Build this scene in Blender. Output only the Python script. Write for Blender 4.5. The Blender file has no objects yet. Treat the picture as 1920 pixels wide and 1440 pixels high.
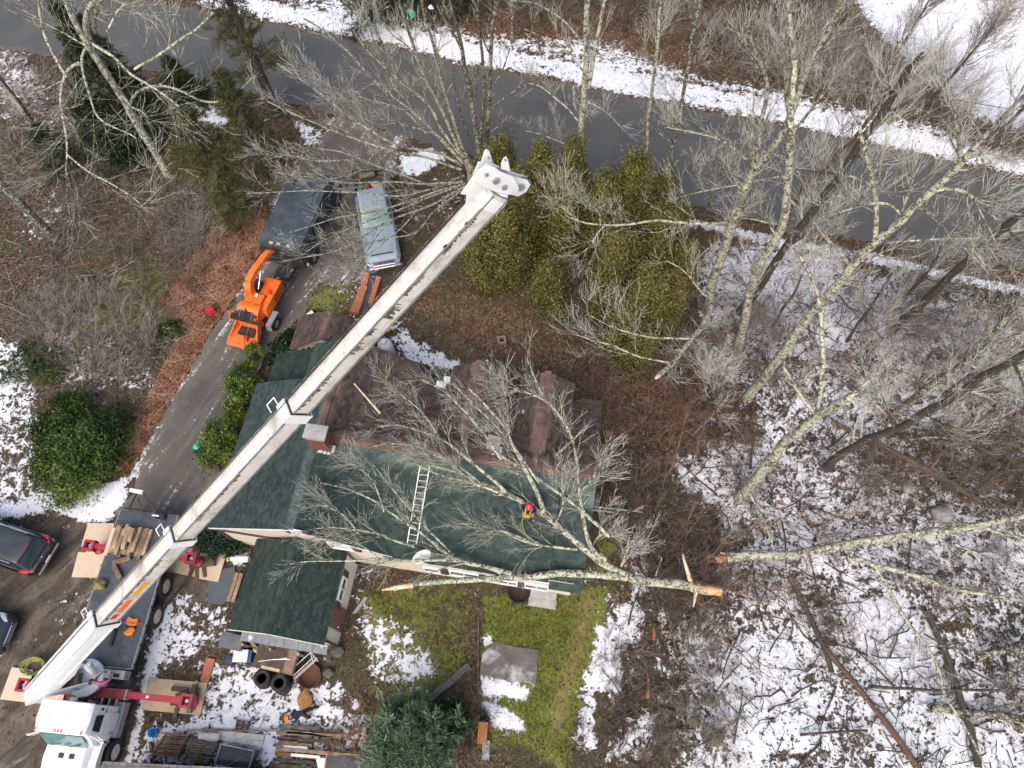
import bpy, bmesh, math, random
import numpy as np
from mathutils import Vector, Matrix
random.seed(7); rng = np.random.default_rng(7)
S = bpy.context.scene
COL = S.collection
PI = math.pi
# ------------------------------------------------------------------ camera, sky, sun, exposure
FPX, H = 1340.0, 32.5
TH, PH = math.radians(26), math.radians(1.5)
cf = np.array([0, math.sin(TH), -math.cos(TH)]); cu0 = np.array([0, math.cos(TH), math.sin(TH)]); cr0 = np.array([1., 0, 0])
cr = math.cos(PH)*cr0 - math.sin(PH)*cu0; cu = math.cos(PH)*cu0 + math.sin(PH)*cr0
CAM = np.array([0, 0, H])
cd = bpy.data.cameras.new('camera'); co = bpy.data.objects.new('camera', cd); COL.objects.link(co)
cd.sensor_width = 36; cd.lens = FPX/1920*36; cd.clip_end = 3000; cd.clip_start = 0.1
M = Matrix(((cr[0], cu[0], -cf[0], 0), (cr[1], cu[1], -cf[1], 0), (cr[2], cu[2], -cf[2], H), (0, 0, 0, 1)))
co.matrix_world = M; S.camera = co
w = bpy.data.worlds.new("World"); S.world = w; w.use_nodes = True
nt = w.node_tree; bg = nt.nodes['Background']
sky = nt.nodes.new('ShaderNodeTexSky'); sky.sky_type = 'NISHITA'; sky.sun_disc = False
SUN_EL, SUN_AZ = math.radians(50), math.radians(200)
sky.sun_elevation = SUN_EL; sky.sun_rotation = SUN_AZ; sky.air_density = 1.0; sky.dust_density = 5.0; sky.ozone_density = 0.6
nt.links.new(sky.outputs[0], bg.inputs[0]); bg.inputs[1].default_value = 0.15
sd = bpy.data.lights.new('sun', 'SUN'); sd.energy = 1.0; sd.angle = math.radians(70); sd.color = (1, 0.97, 0.93)
so = bpy.data.objects.new('sun', sd); COL.objects.link(so)
so.rotation_euler = (PI/2 - SUN_EL, 0, PI - SUN_AZ)
so.location = (0, -30, 60)
S.view_settings.view_transform = 'Standard'; S.view_settings.look = 'None'
S.view_settings.exposure = 0.6; S.view_settings.gamma = 1; S.view_settings.use_curve_mapping = False
S.cycles.max_bounces = 5; S.cycles.transparent_max_bounces = 4; S.cycles.use_denoising = True
# ------------------------------------------------------------------ surveying: photo position + height -> place in the world
def at(px, py, z=0.0):
    d = (px-960)/FPX*cr - (py-720)/FPX*cu + cf
    return CAM + d*((H-z)/-d[2])
def V(px, py, z=0.0): return Vector(at(px, py, z))
def zauto(bx, by, px, py):
    """height over the ground point (bx, by) whose vertical passes nearest the sight line"""
    d = (px-960)/FPX*cr - (py-720)/FPX*cu + cf
    dh = d[:2]; t = np.dot(np.array([bx, by]), dh)/np.dot(dh, dh)
    return max(0.0, (CAM + d*t)[2])
# ------------------------------------------------------------------ materials
def new_mat(name):
    m = bpy.data.materials.new(name); m.use_nodes = True
    return m, m.node_tree, m.node_tree.nodes['Principled BSDF']
def N(nt, t, **kw):
    n = nt.nodes.new(t)
    for k, v in kw.items():
        if k in n.inputs.keys(): n.inputs[k].default_value = v
        else: setattr(n, k, v)
    return n
def L(nt, a, b): nt.links.new(a, b)
def ramp(nt, src, stops):
    r = nt.nodes.new('ShaderNodeValToRGB'); e = r.color_ramp.elements
    while len(e) < len(stops): e.new(0.5)
    for i, (p, c) in enumerate(stops):
        e[i].position = p; e[i].color = (*c, 1) if len(c) == 3 else c
    L(nt, src, r.inputs[0]); return r
def coords(nt, kind='Object'):
    return nt.nodes.new('ShaderNodeTexCoord').outputs[kind]
def mixc(nt, fac, a, b, mode='MIX'):
    m = nt.nodes.new('ShaderNodeMix'); m.data_type = 'RGBA'; m.blend_type = mode
    for sock, v in ((m.inputs[0], fac), (m.inputs[6], a), (m.inputs[7], b)):
        if hasattr(v, 'links'): L(nt, v, sock)
        elif isinstance(v, (int, float)): sock.default_value = v
        else: sock.default_value = (*v, 1)
    return m.outputs[2]
def mth(nt, op, a, b=None, c=None):
    m = nt.nodes.new('ShaderNodeMath'); m.operation = op
    for i, v in enumerate((a, b, c)):
        if v is None: continue
        if hasattr(v, 'links'): L(nt, v, m.inputs[i])
        else: m.inputs[i].default_value = v
    return m.outputs[0]
def noise(nt, vec, scale, detail=4, rough=0.55, dist=0.0):
    n = N(nt, 'ShaderNodeTexNoise', Scale=scale, Detail=detail, Roughness=rough, Distortion=dist)
    L(nt, vec, n.inputs['Vector']); return n.outputs[0]
_mats = {}
def mat(name, col, rough=0.6, var=0.25, scale=6.0, metal=0.0, bump=0.0, col2=None, amt=0.5, rnd=0.0, dirt=None, dirt_amt=0.4, dirt_scale=2.5, coat=0.0):
    """everyday procedural paint: base colour, value variation by noise, second colour in blotches, random tone per object"""
    if name in _mats: return _mats[name]
    m, nt, b = new_mat(name); v = coords(nt)
    n = noise(nt, v, scale, 5)
    lo = tuple(c*(1-var) for c in col); hi = tuple(min(1, c*(1+var)) for c in col)
    out = ramp(nt, n, [(0.3, lo), (0.7, hi)]).outputs[0]
    if col2:
        n2 = noise(nt, v, scale*0.6, 6, 0.65)
        f = ramp(nt, n2, [(0.62-amt*0.35, (0, 0, 0)), (0.72-amt*0.3, (1, 1, 1))]).outputs[0]
        out = mixc(nt, f, out, col2)
    if dirt:
        n3 = noise(nt, v, dirt_scale, 8, 0.7, 0.4)
        f = ramp(nt, n3, [(0.5, (0, 0, 0)), (0.75, (dirt_amt,)*3)]).outputs[0]
        out = mixc(nt, f, out, dirt)
    if rnd:
        oi = nt.nodes.new('ShaderNodeObjectInfo')
        k = mth(nt, 'MULTIPLY_ADD', oi.outputs['Random'], 2*rnd, 1-rnd)
        hs = nt.nodes.new('ShaderNodeHueSaturation'); L(nt, k, hs.inputs['Value']); L(nt, out, hs.inputs['Color']); out = hs.outputs[0]
    L(nt, out, b.inputs['Base Color'])
    b.inputs['Roughness'].default_value = rough; b.inputs['Metallic'].default_value = metal
    if coat: b.inputs['Coat Weight'].default_value = coat; b.inputs['Coat Roughness'].default_value = 0.08
    if bump:
        bp = N(nt, 'ShaderNodeBump', Strength=bump, Distance=0.02); L(nt, noise(nt, v, scale*3, 6, 0.7), bp.inputs['Height']); L(nt, bp.outputs[0], b.inputs['Normal'])
    _mats[name] = m; return m
def leafmat(name, cols, rough=0.55):
    m, nt, b = new_mat(name)
    g = nt.nodes.new('ShaderNodeNewGeometry')
    n = noise(nt, coords(nt), 1.1, 3)
    k = mth(nt, 'ADD', mth(nt, 'MULTIPLY', g.outputs['Random Per Island'], 0.65), mth(nt, 'MULTIPLY_ADD', n, 1.5, -0.55))
    r = ramp(nt, k, [(i/(len(cols)-1), c) for i, c in enumerate(cols)])
    L(nt, r.outputs[0], b.inputs['Base Color']); b.inputs['Roughness'].default_value = rough
    b.inputs['Specular IOR Level'].default_value = 0.25
    return m
def barkmat(name, dark, lich, amount, scale=3.0, red=None):
    m, nt, b = new_mat(name); v = coords(nt)
    n1 = noise(nt, v, scale*1.6, 8, 0.72, 0.4); n2 = noise(nt, v, scale*5, 4, 0.6)
    k = mth(nt, 'ADD', mth(nt, 'MULTIPLY', n1, 0.62), mth(nt, 'MULTIPLY', n2, 0.38))
    f = ramp(nt, k, [(0.56-amount*0.14, (0, 0, 0)), (0.62-amount*0.14, (1, 1, 1))]).outputs[0]
    dk = ramp(nt, n2, [(0.3, tuple(c*0.6 for c in dark)), (0.7, tuple(c*1.5 for c in dark))]).outputs[0]
    lc = ramp(nt, noise(nt, v, scale*2.3, 4), [(0.35, tuple(c*0.7 for c in lich)), (0.65, tuple(min(1, c*1.15) for c in lich))]).outputs[0]
    o = mixc(nt, f, dk, lc)
    if red:
        f2 = ramp(nt, noise(nt, v, 0.7, 3), [(0.5, (0, 0, 0)), (0.6, (0.8,)*3)]).outputs[0]
        o = mixc(nt, f2, o, red)
    L(nt, o, b.inputs['Base Color']); b.inputs['Roughness'].default_value = 0.85
    bp = N(nt, 'ShaderNodeBump', Strength=0.6, Distance=0.02); L(nt, k, bp.inputs['Height']); L(nt, bp.outputs[0], b.inputs['Normal'])
    return m
M_lich = barkmat('lichen_bark', (0.085, 0.068, 0.052), (0.47, 0.49, 0.36), 0.72)
M_lich2 = barkmat('sparse_lichen_bark', (0.06, 0.045, 0.035), (0.42, 0.43, 0.31), 0.45)
M_dark = barkmat('dark_bark', (0.050, 0.042, 0.034), (0.26, 0.25, 0.19), 0.0)
M_redbark = barkmat('reddish_bark', (0.09, 0.045, 0.03), (0.40, 0.40, 0.3), 0.1, red=(0.11, 0.06, 0.04))
M_log = barkmat('old_log_bark', (0.13, 0.085, 0.055), (0.3, 0.24, 0.17), 0.2)
M_twig = mat('grey_twig', (0.48, 0.48, 0.43), 0.8, 0.35, 3.0)
M_twigb = mat('brown_twig', (0.15, 0.115, 0.088), 0.8, 0.4, 1.5)
M_twigr = mat('reddish_twig', (0.19, 0.115, 0.085), 0.8, 0.35, 1.5)
M_raw = mat('raw_split_wood', (0.62, 0.42, 0.25), 0.7, 0.3, 8, col2=(0.75, 0.62, 0.45))
M_rawo = mat('orange_split_wood', (0.62, 0.27, 0.09), 0.7, 0.3, 8, col2=(0.75, 0.5, 0.28))
# ------------------------------------------------------------------ objects and meshes
def tag(o, label=None, cat=None, group=None, kind=None):
    if label: o['label'] = label
    if cat: o['category'] = cat
    if group: o['group'] = group
    if kind: o['kind'] = kind
    return o
def empty(name, loc=(0, 0, 0), rz=0.0, label=None, cat=None, group=None):
    o = bpy.data.objects.new(name, None); COL.objects.link(o); o.location = loc; o.rotation_euler = (0, 0, rz)
    o.empty_display_size = 0.2
    return tag(o, label, cat, group)
def link(name, me, parent=None, loc=None):
    o = bpy.data.objects.new(name, me); COL.objects.link(o)
    if parent is not None: o.parent = parent
    if loc is not None: o.location = loc
    return o
class MB:
    """collects simple solids in one mesh"""
    def __init__(s): s.v = []; s.f = []; s.sm = []
    def add(s, vs, fs, smooth=False):
        k = len(s.v); s.v += [tuple(v) for v in vs]; s.f += [tuple(i+k for i in f) for f in fs]; s.sm += [smooth]*len(fs); return s
    def box(s, c, d, R=None, taper=1.0, taper_y=None):
        """box centred at c with sizes d; the top can be tapered"""
        ty = taper if taper_y is None else taper_y
        x, y, z = d[0]/2, d[1]/2, d[2]/2
        vs = [Vector((sx*x*(taper if sz > 0 else 1), sy*y*(ty if sz > 0 else 1), sz*z)) for sz in (-1, 1) for sx, sy in ((-1, -1), (1, -1), (1, 1), (-1, 1))]
        if R is not None: vs = [R @ v for v in vs]
        c = Vector(c); vs = [v+c for v in vs]
        return s.add(vs, [(3, 2, 1, 0), (4, 5, 6, 7), (0, 1, 5, 4), (1, 2, 6, 5), (2, 3, 7, 6), (3, 0, 4, 7)])
    def bar(s, a, b, w, h=None, up=(0, 0, 1)):
        """rectangular bar from a to b"""
        a, b = Vector(a), Vector(b); h = h or w; d = (b-a).normalized(); up = Vector(up)
        if abs(d.dot(up)) > 0.98: up = Vector((0, 1, 0))
        x = d.cross(up).normalized()*w/2; y = x.cross(d).normalized()*h/2
        vs = [a-x-y, a+x-y, a+x+y, a-x+y, b-x-y, b+x-y, b+x+y, b-x+y]
        return s.add(vs, [(0, 1, 2, 3), (7, 6, 5, 4), (0, 4, 5, 1), (1, 5, 6, 2), (2, 6, 7, 3), (3, 7, 4, 0)])
    def tube(s, a, b, r, r2=None, n=8, cap=True):
        a, b = Vector(a), Vector(b); r2 = r if r2 is None else r2; d = (b-a).normalized()
        q = d.to_track_quat('Z', 'Y'); k = []
        for p, rr in ((a, r), (b, r2)):
            k += [p + q @ Vector((math.cos(2*PI*i/n)*rr, math.sin(2*PI*i/n)*rr, 0)) for i in range(n)]
        fs = [(i, (i+1) % n, n+(i+1) % n, n+i) for i in range(n)]
        s.add(k, fs, True)
        if cap: s.add(k[:n], [tuple(range(n-1, -1, -1))]); s.add(k[n:], [tuple(range(n))])
        return s
    def path(s, pts, r, n=6):
        for a, b in zip(pts[:-1], pts[1:]): s.tube(a, b, r, r, n)
        return s
    def prism(s, poly, z0, z1, R=None, off=(0, 0, 0), top=None):
        """poly in xy lifted from z0 to z1; top: optional other outline"""
        n = len(poly); top = top or poly
        vs = [Vector((p[0], p[1], z0)) for p in poly] + [Vector((p[0], p[1], z1)) for p in top]
        ar = sum(poly[i][0]*poly[(i+1) % n][1]-poly[(i+1) % n][0]*poly[i][1] for i in range(n))
        if R is not None: vs = [R @ v for v in vs]
        off = Vector(off); vs = [v+off for v in vs]
        fs = [tuple(range(n-1, -1, -1)), tuple(range(n, 2*n))] + [(i, (i+1) % n, n+(i+1) % n, n+i) for i in range(n)]
        if ar < 0: fs = [f[::-1] for f in fs]
        return s.add(vs, fs)
    def lathe(s, prof, c=(0, 0, 0), R=None, n=16):
        """prof: list of (r, z)"""
        c = Vector(c); vs = []
        for r, z in prof:
            for i in range(n):
                p = Vector((r*math.cos(2*PI*i/n), r*math.sin(2*PI*i/n), z)); vs.append((R @ p if R is not None else p)+c)
        fs = [(j*n+i, j*n+(i+1) % n, (j+1)*n+(i+1) % n, (j+1)*n+i) for j in range(len(prof)-1) for i in range(n)]
        s.add(vs, fs, True); k = len(prof)-1
        if prof[0][0] > 1e-4: s.add(vs[:n], [tuple(range(n-1, -1, -1))])
        if prof[k][0] > 1e-4: s.add(vs[k*n:], [tuple(range(n))])
        return s
    def quad(s, *p): return s.add(p, [tuple(range(len(p)))])
    def slab(s, pts, t, nrm=None):
        """plate through the points pts (counter-clockwise from its outside), thickness t behind it"""
        P = [Vector(p) for p in pts]; n = len(P)
        nn = (P[1]-P[0]).cross(P[2]-P[0]).normalized() if nrm is None else Vector(nrm)
        Q = [p-nn*t for p in P]
        return s.add(P+Q, [tuple(range(n)), tuple(range(2*n-1, n-1, -1))]+[(i, n+i, n+(i+1) % n, (i+1) % n) for i in range(n)])
    def obj(s, name, m, parent=None, loc=None, rz=None, bevel=0, seg=2, jit=0):
        me = bpy.data.meshes.new(name); me.from_pydata([tuple(v) for v in s.v], [], s.f)
        me.polygons.foreach_set('use_smooth', s.sm); me.materials.append(m); me.update()
        o = link(name, me, parent, loc)
        if rz is not None: o.rotation_euler = (0, 0, rz)
        if bevel:
            bm = bmesh.new(); bm.from_mesh(me); bmesh.ops.remove_doubles(bm, verts=bm.verts, dist=1e-4)
            bmesh.ops.recalc_face_normals(bm, faces=bm.faces)
            ed = [e for e in bm.edges if len(e.link_faces) == 2 and e.calc_face_angle(0) > 0.5]
            try: bmesh.ops.bevel(bm, geom=ed, offset=bevel, segments=seg, affect='EDGES', profile=0.7)
            except Exception: pass
            for f in bm.faces: f.smooth = True
            bm.to_mesh(me); bm.free()
            me.set_sharp_from_angle(angle=math.radians(40))
        return o
def np_mesh(name, verts, faces, m, parent=None, smooth=False, attrs=None):
    """verts (n,3), faces (k, 3|4) -> object"""
    me = bpy.data.meshes.new(name); nv, nf = len(verts), len(faces); k = faces.shape[1]
    me.vertices.add(nv); me.vertices.foreach_set('co', np.ascontiguousarray(verts, np.float32).ravel())
    me.loops.add(nf*k); me.loops.foreach_set('vertex_index', np.ascontiguousarray(faces, np.int32).ravel())
    me.polygons.add(nf); me.polygons.foreach_set('loop_start', np.arange(nf, dtype=np.int32)*k)
    me.polygons.foreach_set('use_smooth', np.full(nf, smooth))
    me.update(calc_edges=True)
    if attrs:
        for an, av in attrs.items():
            a = me.attributes.new(an, 'FLOAT', 'POINT'); a.data.foreach_set('value', np.ascontiguousarray(av, np.float32))
    if m is not None: me.materials.append(m)
    return link(name, me, parent)
def copy_tree(o, parent=None):
    c = o.copy(); COL.objects.link(c)
    if parent is not None: c.parent = parent
    for ch in list(o.children): copy_tree(ch, c)
    return c
# ------------------------------------------------------------------ tubes in bulk (branches, twigs)
def tubes(P, R, sides):
    """P (n,k,3) centre lines, R (n,k) radii -> verts, quad faces"""
    n, k, _ = P.shape
    T = np.empty_like(P); T[:, 1:-1] = P[:, 2:]-P[:, :-2]; T[:, 0] = P[:, 1]-P[:, 0]; T[:, -1] = P[:, -1]-P[:, -2]
    T /= np.linalg.norm(T, axis=2, keepdims=True)+1e-9
    ref = np.where(np.abs(T[..., 2:3]) > 0.9, np.array([1., 0, 0]), np.array([0, 0, 1.]))
    A = np.cross(T, ref); A /= np.linalg.norm(A, axis=2, keepdims=True)+1e-9; B = np.cross(T, A)
    a = np.arange(sides)*2*PI/sides
    Vv = P[:, :, None]+R[:, :, None, None]*(A[:, :, None]*np.cos(a)[None, None, :, None]+B[:, :, None]*np.sin(a)[None, None, :, None])
    idx = np.arange(n*k*sides).reshape(n, k, sides)
    a0 = idx[:, :-1]; a1 = idx[:, 1:]
    F = np.stack([a0, np.roll(a0, -1, 2), np.roll(a1, -1, 2), a1], -1).reshape(-1, 4)
    return Vv.reshape(-1, 3), F
def join_np(parts):
    vs, fs, k = [], [], 0
    for v, f in parts: vs.append(v); fs.append(f+k); k += len(v)
    return np.concatenate(vs), np.concatenate(fs)
def unit(a): return a/(np.linalg.norm(a, axis=-1, keepdims=True)+1e-9)
def resample(pts, n, jitter=0.0):
    P = np.array(pts, float); d = np.r_[0, np.cumsum(np.linalg.norm(np.diff(P, axis=0), axis=1))]
    t = np.linspace(0, d[-1], n); Q = np.stack([np.interp(t, d, P[:, i]) for i in range(3)], 1)
    for _ in range(2 if n > 6 else 0): Q[1:-1] = (Q[:-2]+2*Q[1:-1]+Q[2:])/4
    if jitter:
        w_ = rng.normal(0, jitter, Q.shape); w_[0] = 0; w_[-1] *= 0.5
        for _ in range(2): w_[1:-1] = (w_[:-2]+2*w_[1:-1]+w_[2:])/4
        Q += w_
    return Q
def grow(P, R, count, lo, hi, length, npts, ang=(0.5, 1.0), curl=0.25, up=0.15, rfac=0.5, rmin=0.004, lvar=0.5, side=None, taper=True):
    """children of the centre lines P (n,k,3): returns child lines and radii"""
    n, k, _ = P.shape; m = n*count
    pi = np.repeat(np.arange(n), count); t = rng.uniform(lo, hi, m)*(k-1); i0 = np.minimum(t.astype(int), k-2); fr = (t-i0)[:, None]
    base = P[pi, i0]*(1-fr)+P[pi, i0+1]*fr; tan = unit(P[pi, i0+1]-P[pi, i0]); rb = R[pi, i0]*(1-fr[:, 0])+R[pi, i0+1]*fr[:, 0]
    rnd = unit(np.cross(tan, rng.normal(0, 1, (m, 3))))
    if side is not None: rnd = unit(rnd*np.array(side))
    a = rng.uniform(ang[0], ang[1], m)[:, None]
    d = unit(tan*np.cos(a)+rnd*np.sin(a)+np.array([0, 0, up]))
    ln = length*rng.uniform(1-lvar, 1+lvar*0.6, m)
    if taper: ln = ln*(1.15-0.6*t/(k-1))
    Q = np.empty((m, npts, 3)); Q[:, 0] = base; step = (ln/(npts-1))[:, None]
    for j in range(1, npts):
        d = unit(d+rng.normal(0, curl, (m, 3))+np.array([0, 0, up*0.3])); Q[:, j] = Q[:, j-1]+d*step
    r0 = np.maximum(np.minimum(rb*0.85, rb*rfac+0.0), rmin)
    RR = np.maximum(r0[:, None]*np.linspace(1, 0.25, npts)[None], rmin*0.8)
    return Q, RR
# ------------------------------------------------------------------ ground
def world_poly(px):
    return np.array([at(x, y)[:2] for x, y in px])
def sdist(X, Y, poly):
    """signed distance to polygon, positive inside"""
    n = len(poly); best = np.full(X.shape, 1e9); ins = np.zeros(X.shape, bool)
    for i in range(n):
        ax, ay = poly[i]; bx, by = poly[(i+1) % n]; dx, dy = bx-ax, by-ay
        t = np.clip(((X-ax)*dx+(Y-ay)*dy)/(dx*dx+dy*dy+1e-12), 0, 1)
        best = np.minimum(best, (X-ax-t*dx)**2+(Y-ay-t*dy)**2)
        c = ((ay > Y) != (by > Y)); xi = ax+(Y-ay)*dx/(dy if abs(dy) > 1e-12 else 1e-12)
        ins ^= c & (X < xi)
    return np.sqrt(best)*np.where(ins, 1, -1)
def mask(X, Y, poly, feather): return np.clip(0.5+sdist(X, Y, poly)/feather, 0, 1)
def strip_poly(px, w0):
    """a band of width w0 metres along photo points"""
    P = world_poly(px); T = np.gradient(P, axis=0); T = T/np.linalg.norm(T, axis=1, keepdims=True); Nn = np.stack([-T[:, 1], T[:, 0]], 1)
    return np.concatenate([P+Nn*w0/2, (P-Nn*w0/2)[::-1]])
ROADPX = [(-500, 20), (0, 95), (130, 108), (330, 141), (600, 210), (820, 280), (1000, 322), (1300, 390), (1500, 431), (1800, 490), (1920, 503), (2300, 575), (2300, 425), (1920, 336), (1500, 243), (1280, 200), (1100, 166), (900, 128), (700, 82), (540, 52), (330, 10), (-500, -130)]
DRIVEPX = [(205, 1000), (252, 880), (275, 830), (325, 745), (385, 640), (410, 600), (452, 540), (480, 505), (500, 430), (520, 340), (590, 280), (620, 215), (760, 250), (742, 300), (722, 350), (700, 420), (690, 520), (600, 540), (560, 590), (520, 640), (480, 700), (440, 800), (410, 870), (395, 920), (350, 985), (300, 1010)]
road_w, drive_w = world_poly(ROADPX), world_poly(DRIVEPX)
def axis(a, b, h, far, g=1.35):
    c = list(np.arange(a, b+h/2, h)); s = h
    while c[-1] < far: s *= g; c.append(c[-1]+s)
    s = h
    while c[0] > -far: s *= g; c.insert(0, c[0]-s)
    return np.array(c)
gx, gy = axis(-37, 37, 0.17, 420), axis(-4, 50, 0.17, 420)
GX, GY = np.meshgrid(gx, gy)
def nz(X, Y, s, seed=0):
    """smooth value noise made of rotated sines, about -1..1"""
    r = np.random.default_rng(seed); o = np.zeros(X.shape)
    for i in range(7):
        a = r.uniform(0, 2*PI); f = s*r.uniform(0.6, 1.9); o += np.sin((X*math.cos(a)+Y*math.sin(a))*f+r.uniform(0, 6.28)+1.3*np.sin((X*math.sin(a)-Y*math.cos(a))*f*0.7+i))
    return o/3.2
A = {k: np.zeros(GX.shape) for k in ('snow', 'grass', 'mud', 'red', 'dark', 'tan')}
def zone(k, px, val, feather=1.0, mode='max', world=False):
    p = px if world else world_poly(px)
    m = mask(GX, GY, p, feather)
    if mode == 'max': A[k] = np.maximum(A[k], m*val)
    elif mode == 'set': A[k] = A[k]*(1-m)+val*m
    else: A[k] += m*val
A['snow'] += 0.22
far = (np.abs(GX) > 40) | (GY > 52)
A['snow'][far] = 0.5
# snow: bank north of the road, frozen clearing, woods to the right, garden, yard edges
zone('snow', strip_poly([(380, -12), (540, 25), (700, 55), (900, 100), (1100, 138), (1280, 172), (1500, 215), (1920, 308), (2300, 390)], 2.3), 0.97, 1.1, world=True)
zone('snow', [(480, -30), (750, 0), (900, 60), (1100, 60), (1300, 130), (1600, 190), (1920, 260), (1920, 330), (1280, 180), (900, 118), (560, 45)], 0.72, 1.5)
zone('snow', [(640, -60), (1580, -60), (1600, 60), (1560, 120), (1300, 90), (900, 40), (660, 10)], 0.1, 2.0, 'set')
zone('snow', [(1600, 0), (1560, -80), (1760, -200), (2300, -200), (2300, 330), (1920, 250), (1790, 205), (1700, 120)], 1.15, 1.5)
zone('snow', [(1300, 460), (1640, 490), (2300, 640), (2400, 1700), (1230, 1700), (1245, 1200), (1260, 850), (1270, 640)], 0.76, 3.5)
zone('snow', [(1320, 440), (1560, 470), (1720, 560), (1700, 640), (1500, 700), (1390, 640), (1290, 520)], 0.88, 1.5)
zone('snow', strip_poly([(1240, 405), (1400, 440), (1560, 470), (1700, 497), (1920, 548), (2300, 630)], 0.85), 0.98, 0.6, world=True)
zone('snow', [(1340, 850), (1760, 740), (1800, 820), (1500, 880), (1420, 960), (1350, 930)], 0.8, 2)
zone('snow', [(1250, 850), (1420, 830), (1400, 930), (1300, 980), (1250, 940)], 0.75, 1)
zone('snow', [(1100, 640), (1250, 600), (1330, 700), (1420, 770), (1400, 830), (1250, 850), (1130, 820)], 0.17, 1.5, 'set')
zone('snow', [(1150, 860), (1250, 880), (1340, 980), (1330, 1110), (1250, 1160), (1190, 1040), (1130, 960)], 0.24, 1.2, 'set')
zone('snow', [(1650, 850), (1920, 790), (1960, 950), (1900, 960), (1700, 930)], 0.48, 2.5, 'set')
zone('snow', [(1500, 1080), (1560, 1080), (1620, 1290), (1570, 1300)], 0.45, 1.5, 'set')
zone('snow', [(1330, 1180), (1480, 1150), (1560, 1330), (1640, 1440), (1330, 1440)], 0.92, 1.5)
zone('snow', [(1560, 1120), (1700, 1100), (1780, 1200), (1760, 1290), (1640, 1280), (1590, 1200)], 1.05, 1.2)
zone('snow', [(1680, 1330), (1920, 1300), (1920, 1440), (1760, 1440)], 0.8, 1.5)
for p, v in (([(1118, 1175), (1150, 1165), (1165, 1230), (1165, 1310), (1120, 1300), (1080, 1300), (1100, 1250)], .98), ([(1160, 1130), (1210, 1130), (1200, 1200), (1150, 1215), (1140, 1190)], .95), ([(1085, 1300), (1120, 1290), (1125, 1420), (1060, 1400)], .9), ([(1180, 1000), (1218, 1000), (1215, 1050), (1185, 1045)], .98), ([(1178, 1055), (1220, 1060), (1215, 1125), (1185, 1110)], .9), ([(1200, 1320), (1240, 1330), (1230, 1410), (1130, 1440), (1140, 1390)], .85), ([(900, 1265), (975, 1275), (1000, 1290), (985, 1320), (900, 1310)], 1.2), ([(900, 1310), (930, 1315), (985, 1350), (985, 1380), (930, 1375), (898, 1330)], 1.2), ([(903, 1190), (925, 1185), (925, 1210), (905, 1215)], 1.1), ([(1005, 1265), (1012, 1262), (1008, 1300), (990, 1305)], 1.0)):
    zone('snow', p, v, 0.7)
zone('snow', [(690, 1100), (720, 1130), (800, 1200), (830, 1260), (790, 1300), (690, 1290), (660, 1240), (655, 1160)], 0.7, 1.3)
zone('snow', [(645, 1300), (700, 1320), (700, 1440), (640, 1440)], 0.66, 0.8)
zone('snow', [(660, 1060), (700, 1070), (690, 1180), (650, 1190)], 0.55, 0.6)
zone('snow', [(330, 1100), (440, 1130), (430, 1210), (330, 1260), (270, 1260), (280, 1180)], 0.68, 1.0)
zone('snow', [(300, 1130), (330, 1130), (320, 1200), (290, 1300), (262, 1300), (275, 1190)], 0.8, 0.5)
zone('snow', strip_poly([(320, 1130), (290, 1180), (275, 1280), (255, 1370), (240, 1440)], 0.38), 1.1, 0.4, world=True)
zone('snow', [(370, 1230), (480, 1240), (620, 1300), (700, 1360), (700, 1440), (240, 1440), (265, 1370), (380, 1330)], 0.78, 1.0)
zone('snow', [(475, 1255), (560, 1290), (640, 1270), (660, 1310), (560, 1330), (470, 1295)], 0.85, 0.6)
zone('snow', [(480, 1380), (520, 1370), (515, 1440), (480, 1440)], 0.95, 0.4)
zone('snow', [(405, 1020), (440, 1020), (470, 1035), (460, 1070), (420, 1055)], 0.98, 0.4)
zone('snow', [(-100, 600), (40, 640), (60, 700), (80, 800), (70, 900), (150, 930), (240, 900), (250, 930), (190, 985), (100, 950), (0, 990), (-100, 1000)], 0.73, 0.9)
zone('snow', [(60, 925), (240, 895), (235, 950), (190, 985), (110, 965), (70, 950)], 1.1, 0.5)
zone('snow', [(-20, 950), (70, 930), (110, 955), (40, 975), (-20, 980)], 1.0, 0.6)
zone('snow', strip_poly([(240, 890), (300, 790), (350, 700), (400, 610)], 1.2), 0.55, 0.9, world=True)
zone('snow', [(60, 560), (300, 580), (300, 740), (100, 740)], 0.52, 1.5)
zone('snow', [(-50, 60), (60, 100), (130, 230), (100, 260), (-50, 220)], 0.6, 1.2)
zone('snow', [(320, 170), (380, 185), (450, 230), (420, 240), (330, 215)], 0.95, 0.8)
zone('snow', [(310, 235), (380, 240), (390, 262), (320, 252)], 0.6, 0.8)
zone('snow', [(540, 215), (620, 240), (610, 285), (560, 270)], 0.7, 0.8)
zone('snow', [(745, 290), (830, 270), (835, 300), (790, 330), (745, 330)], 1.0, 0.7)
zone('snow', strip_poly([(575, 540), (545, 590), (525, 640)], 0.8), 0.7, 0.5, world=True)
zone('snow', [(740, 600), (790, 640), (880, 680), (860, 700), (780, 690), (740, 660)], 0.85, 0.8)
zone('snow', [(1040, 385), (1120, 420), (1060, 440)], 0.5, 1)
zone('snow', [(60, 560), (480, 320), (530, 420), (400, 600), (260, 640)], 0.18, 2.0, 'set')
zone('snow', [(745, 520), (900, 480), (1100, 560), (1100, 690), (930, 690), (800, 620)], 0.1, 1.5, 'set')
zone('snow', [(1000, 380), (1240, 400), (1280, 640), (1100, 690), (920, 520), (880, 420)], 0.05, 1.5, 'set')
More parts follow.
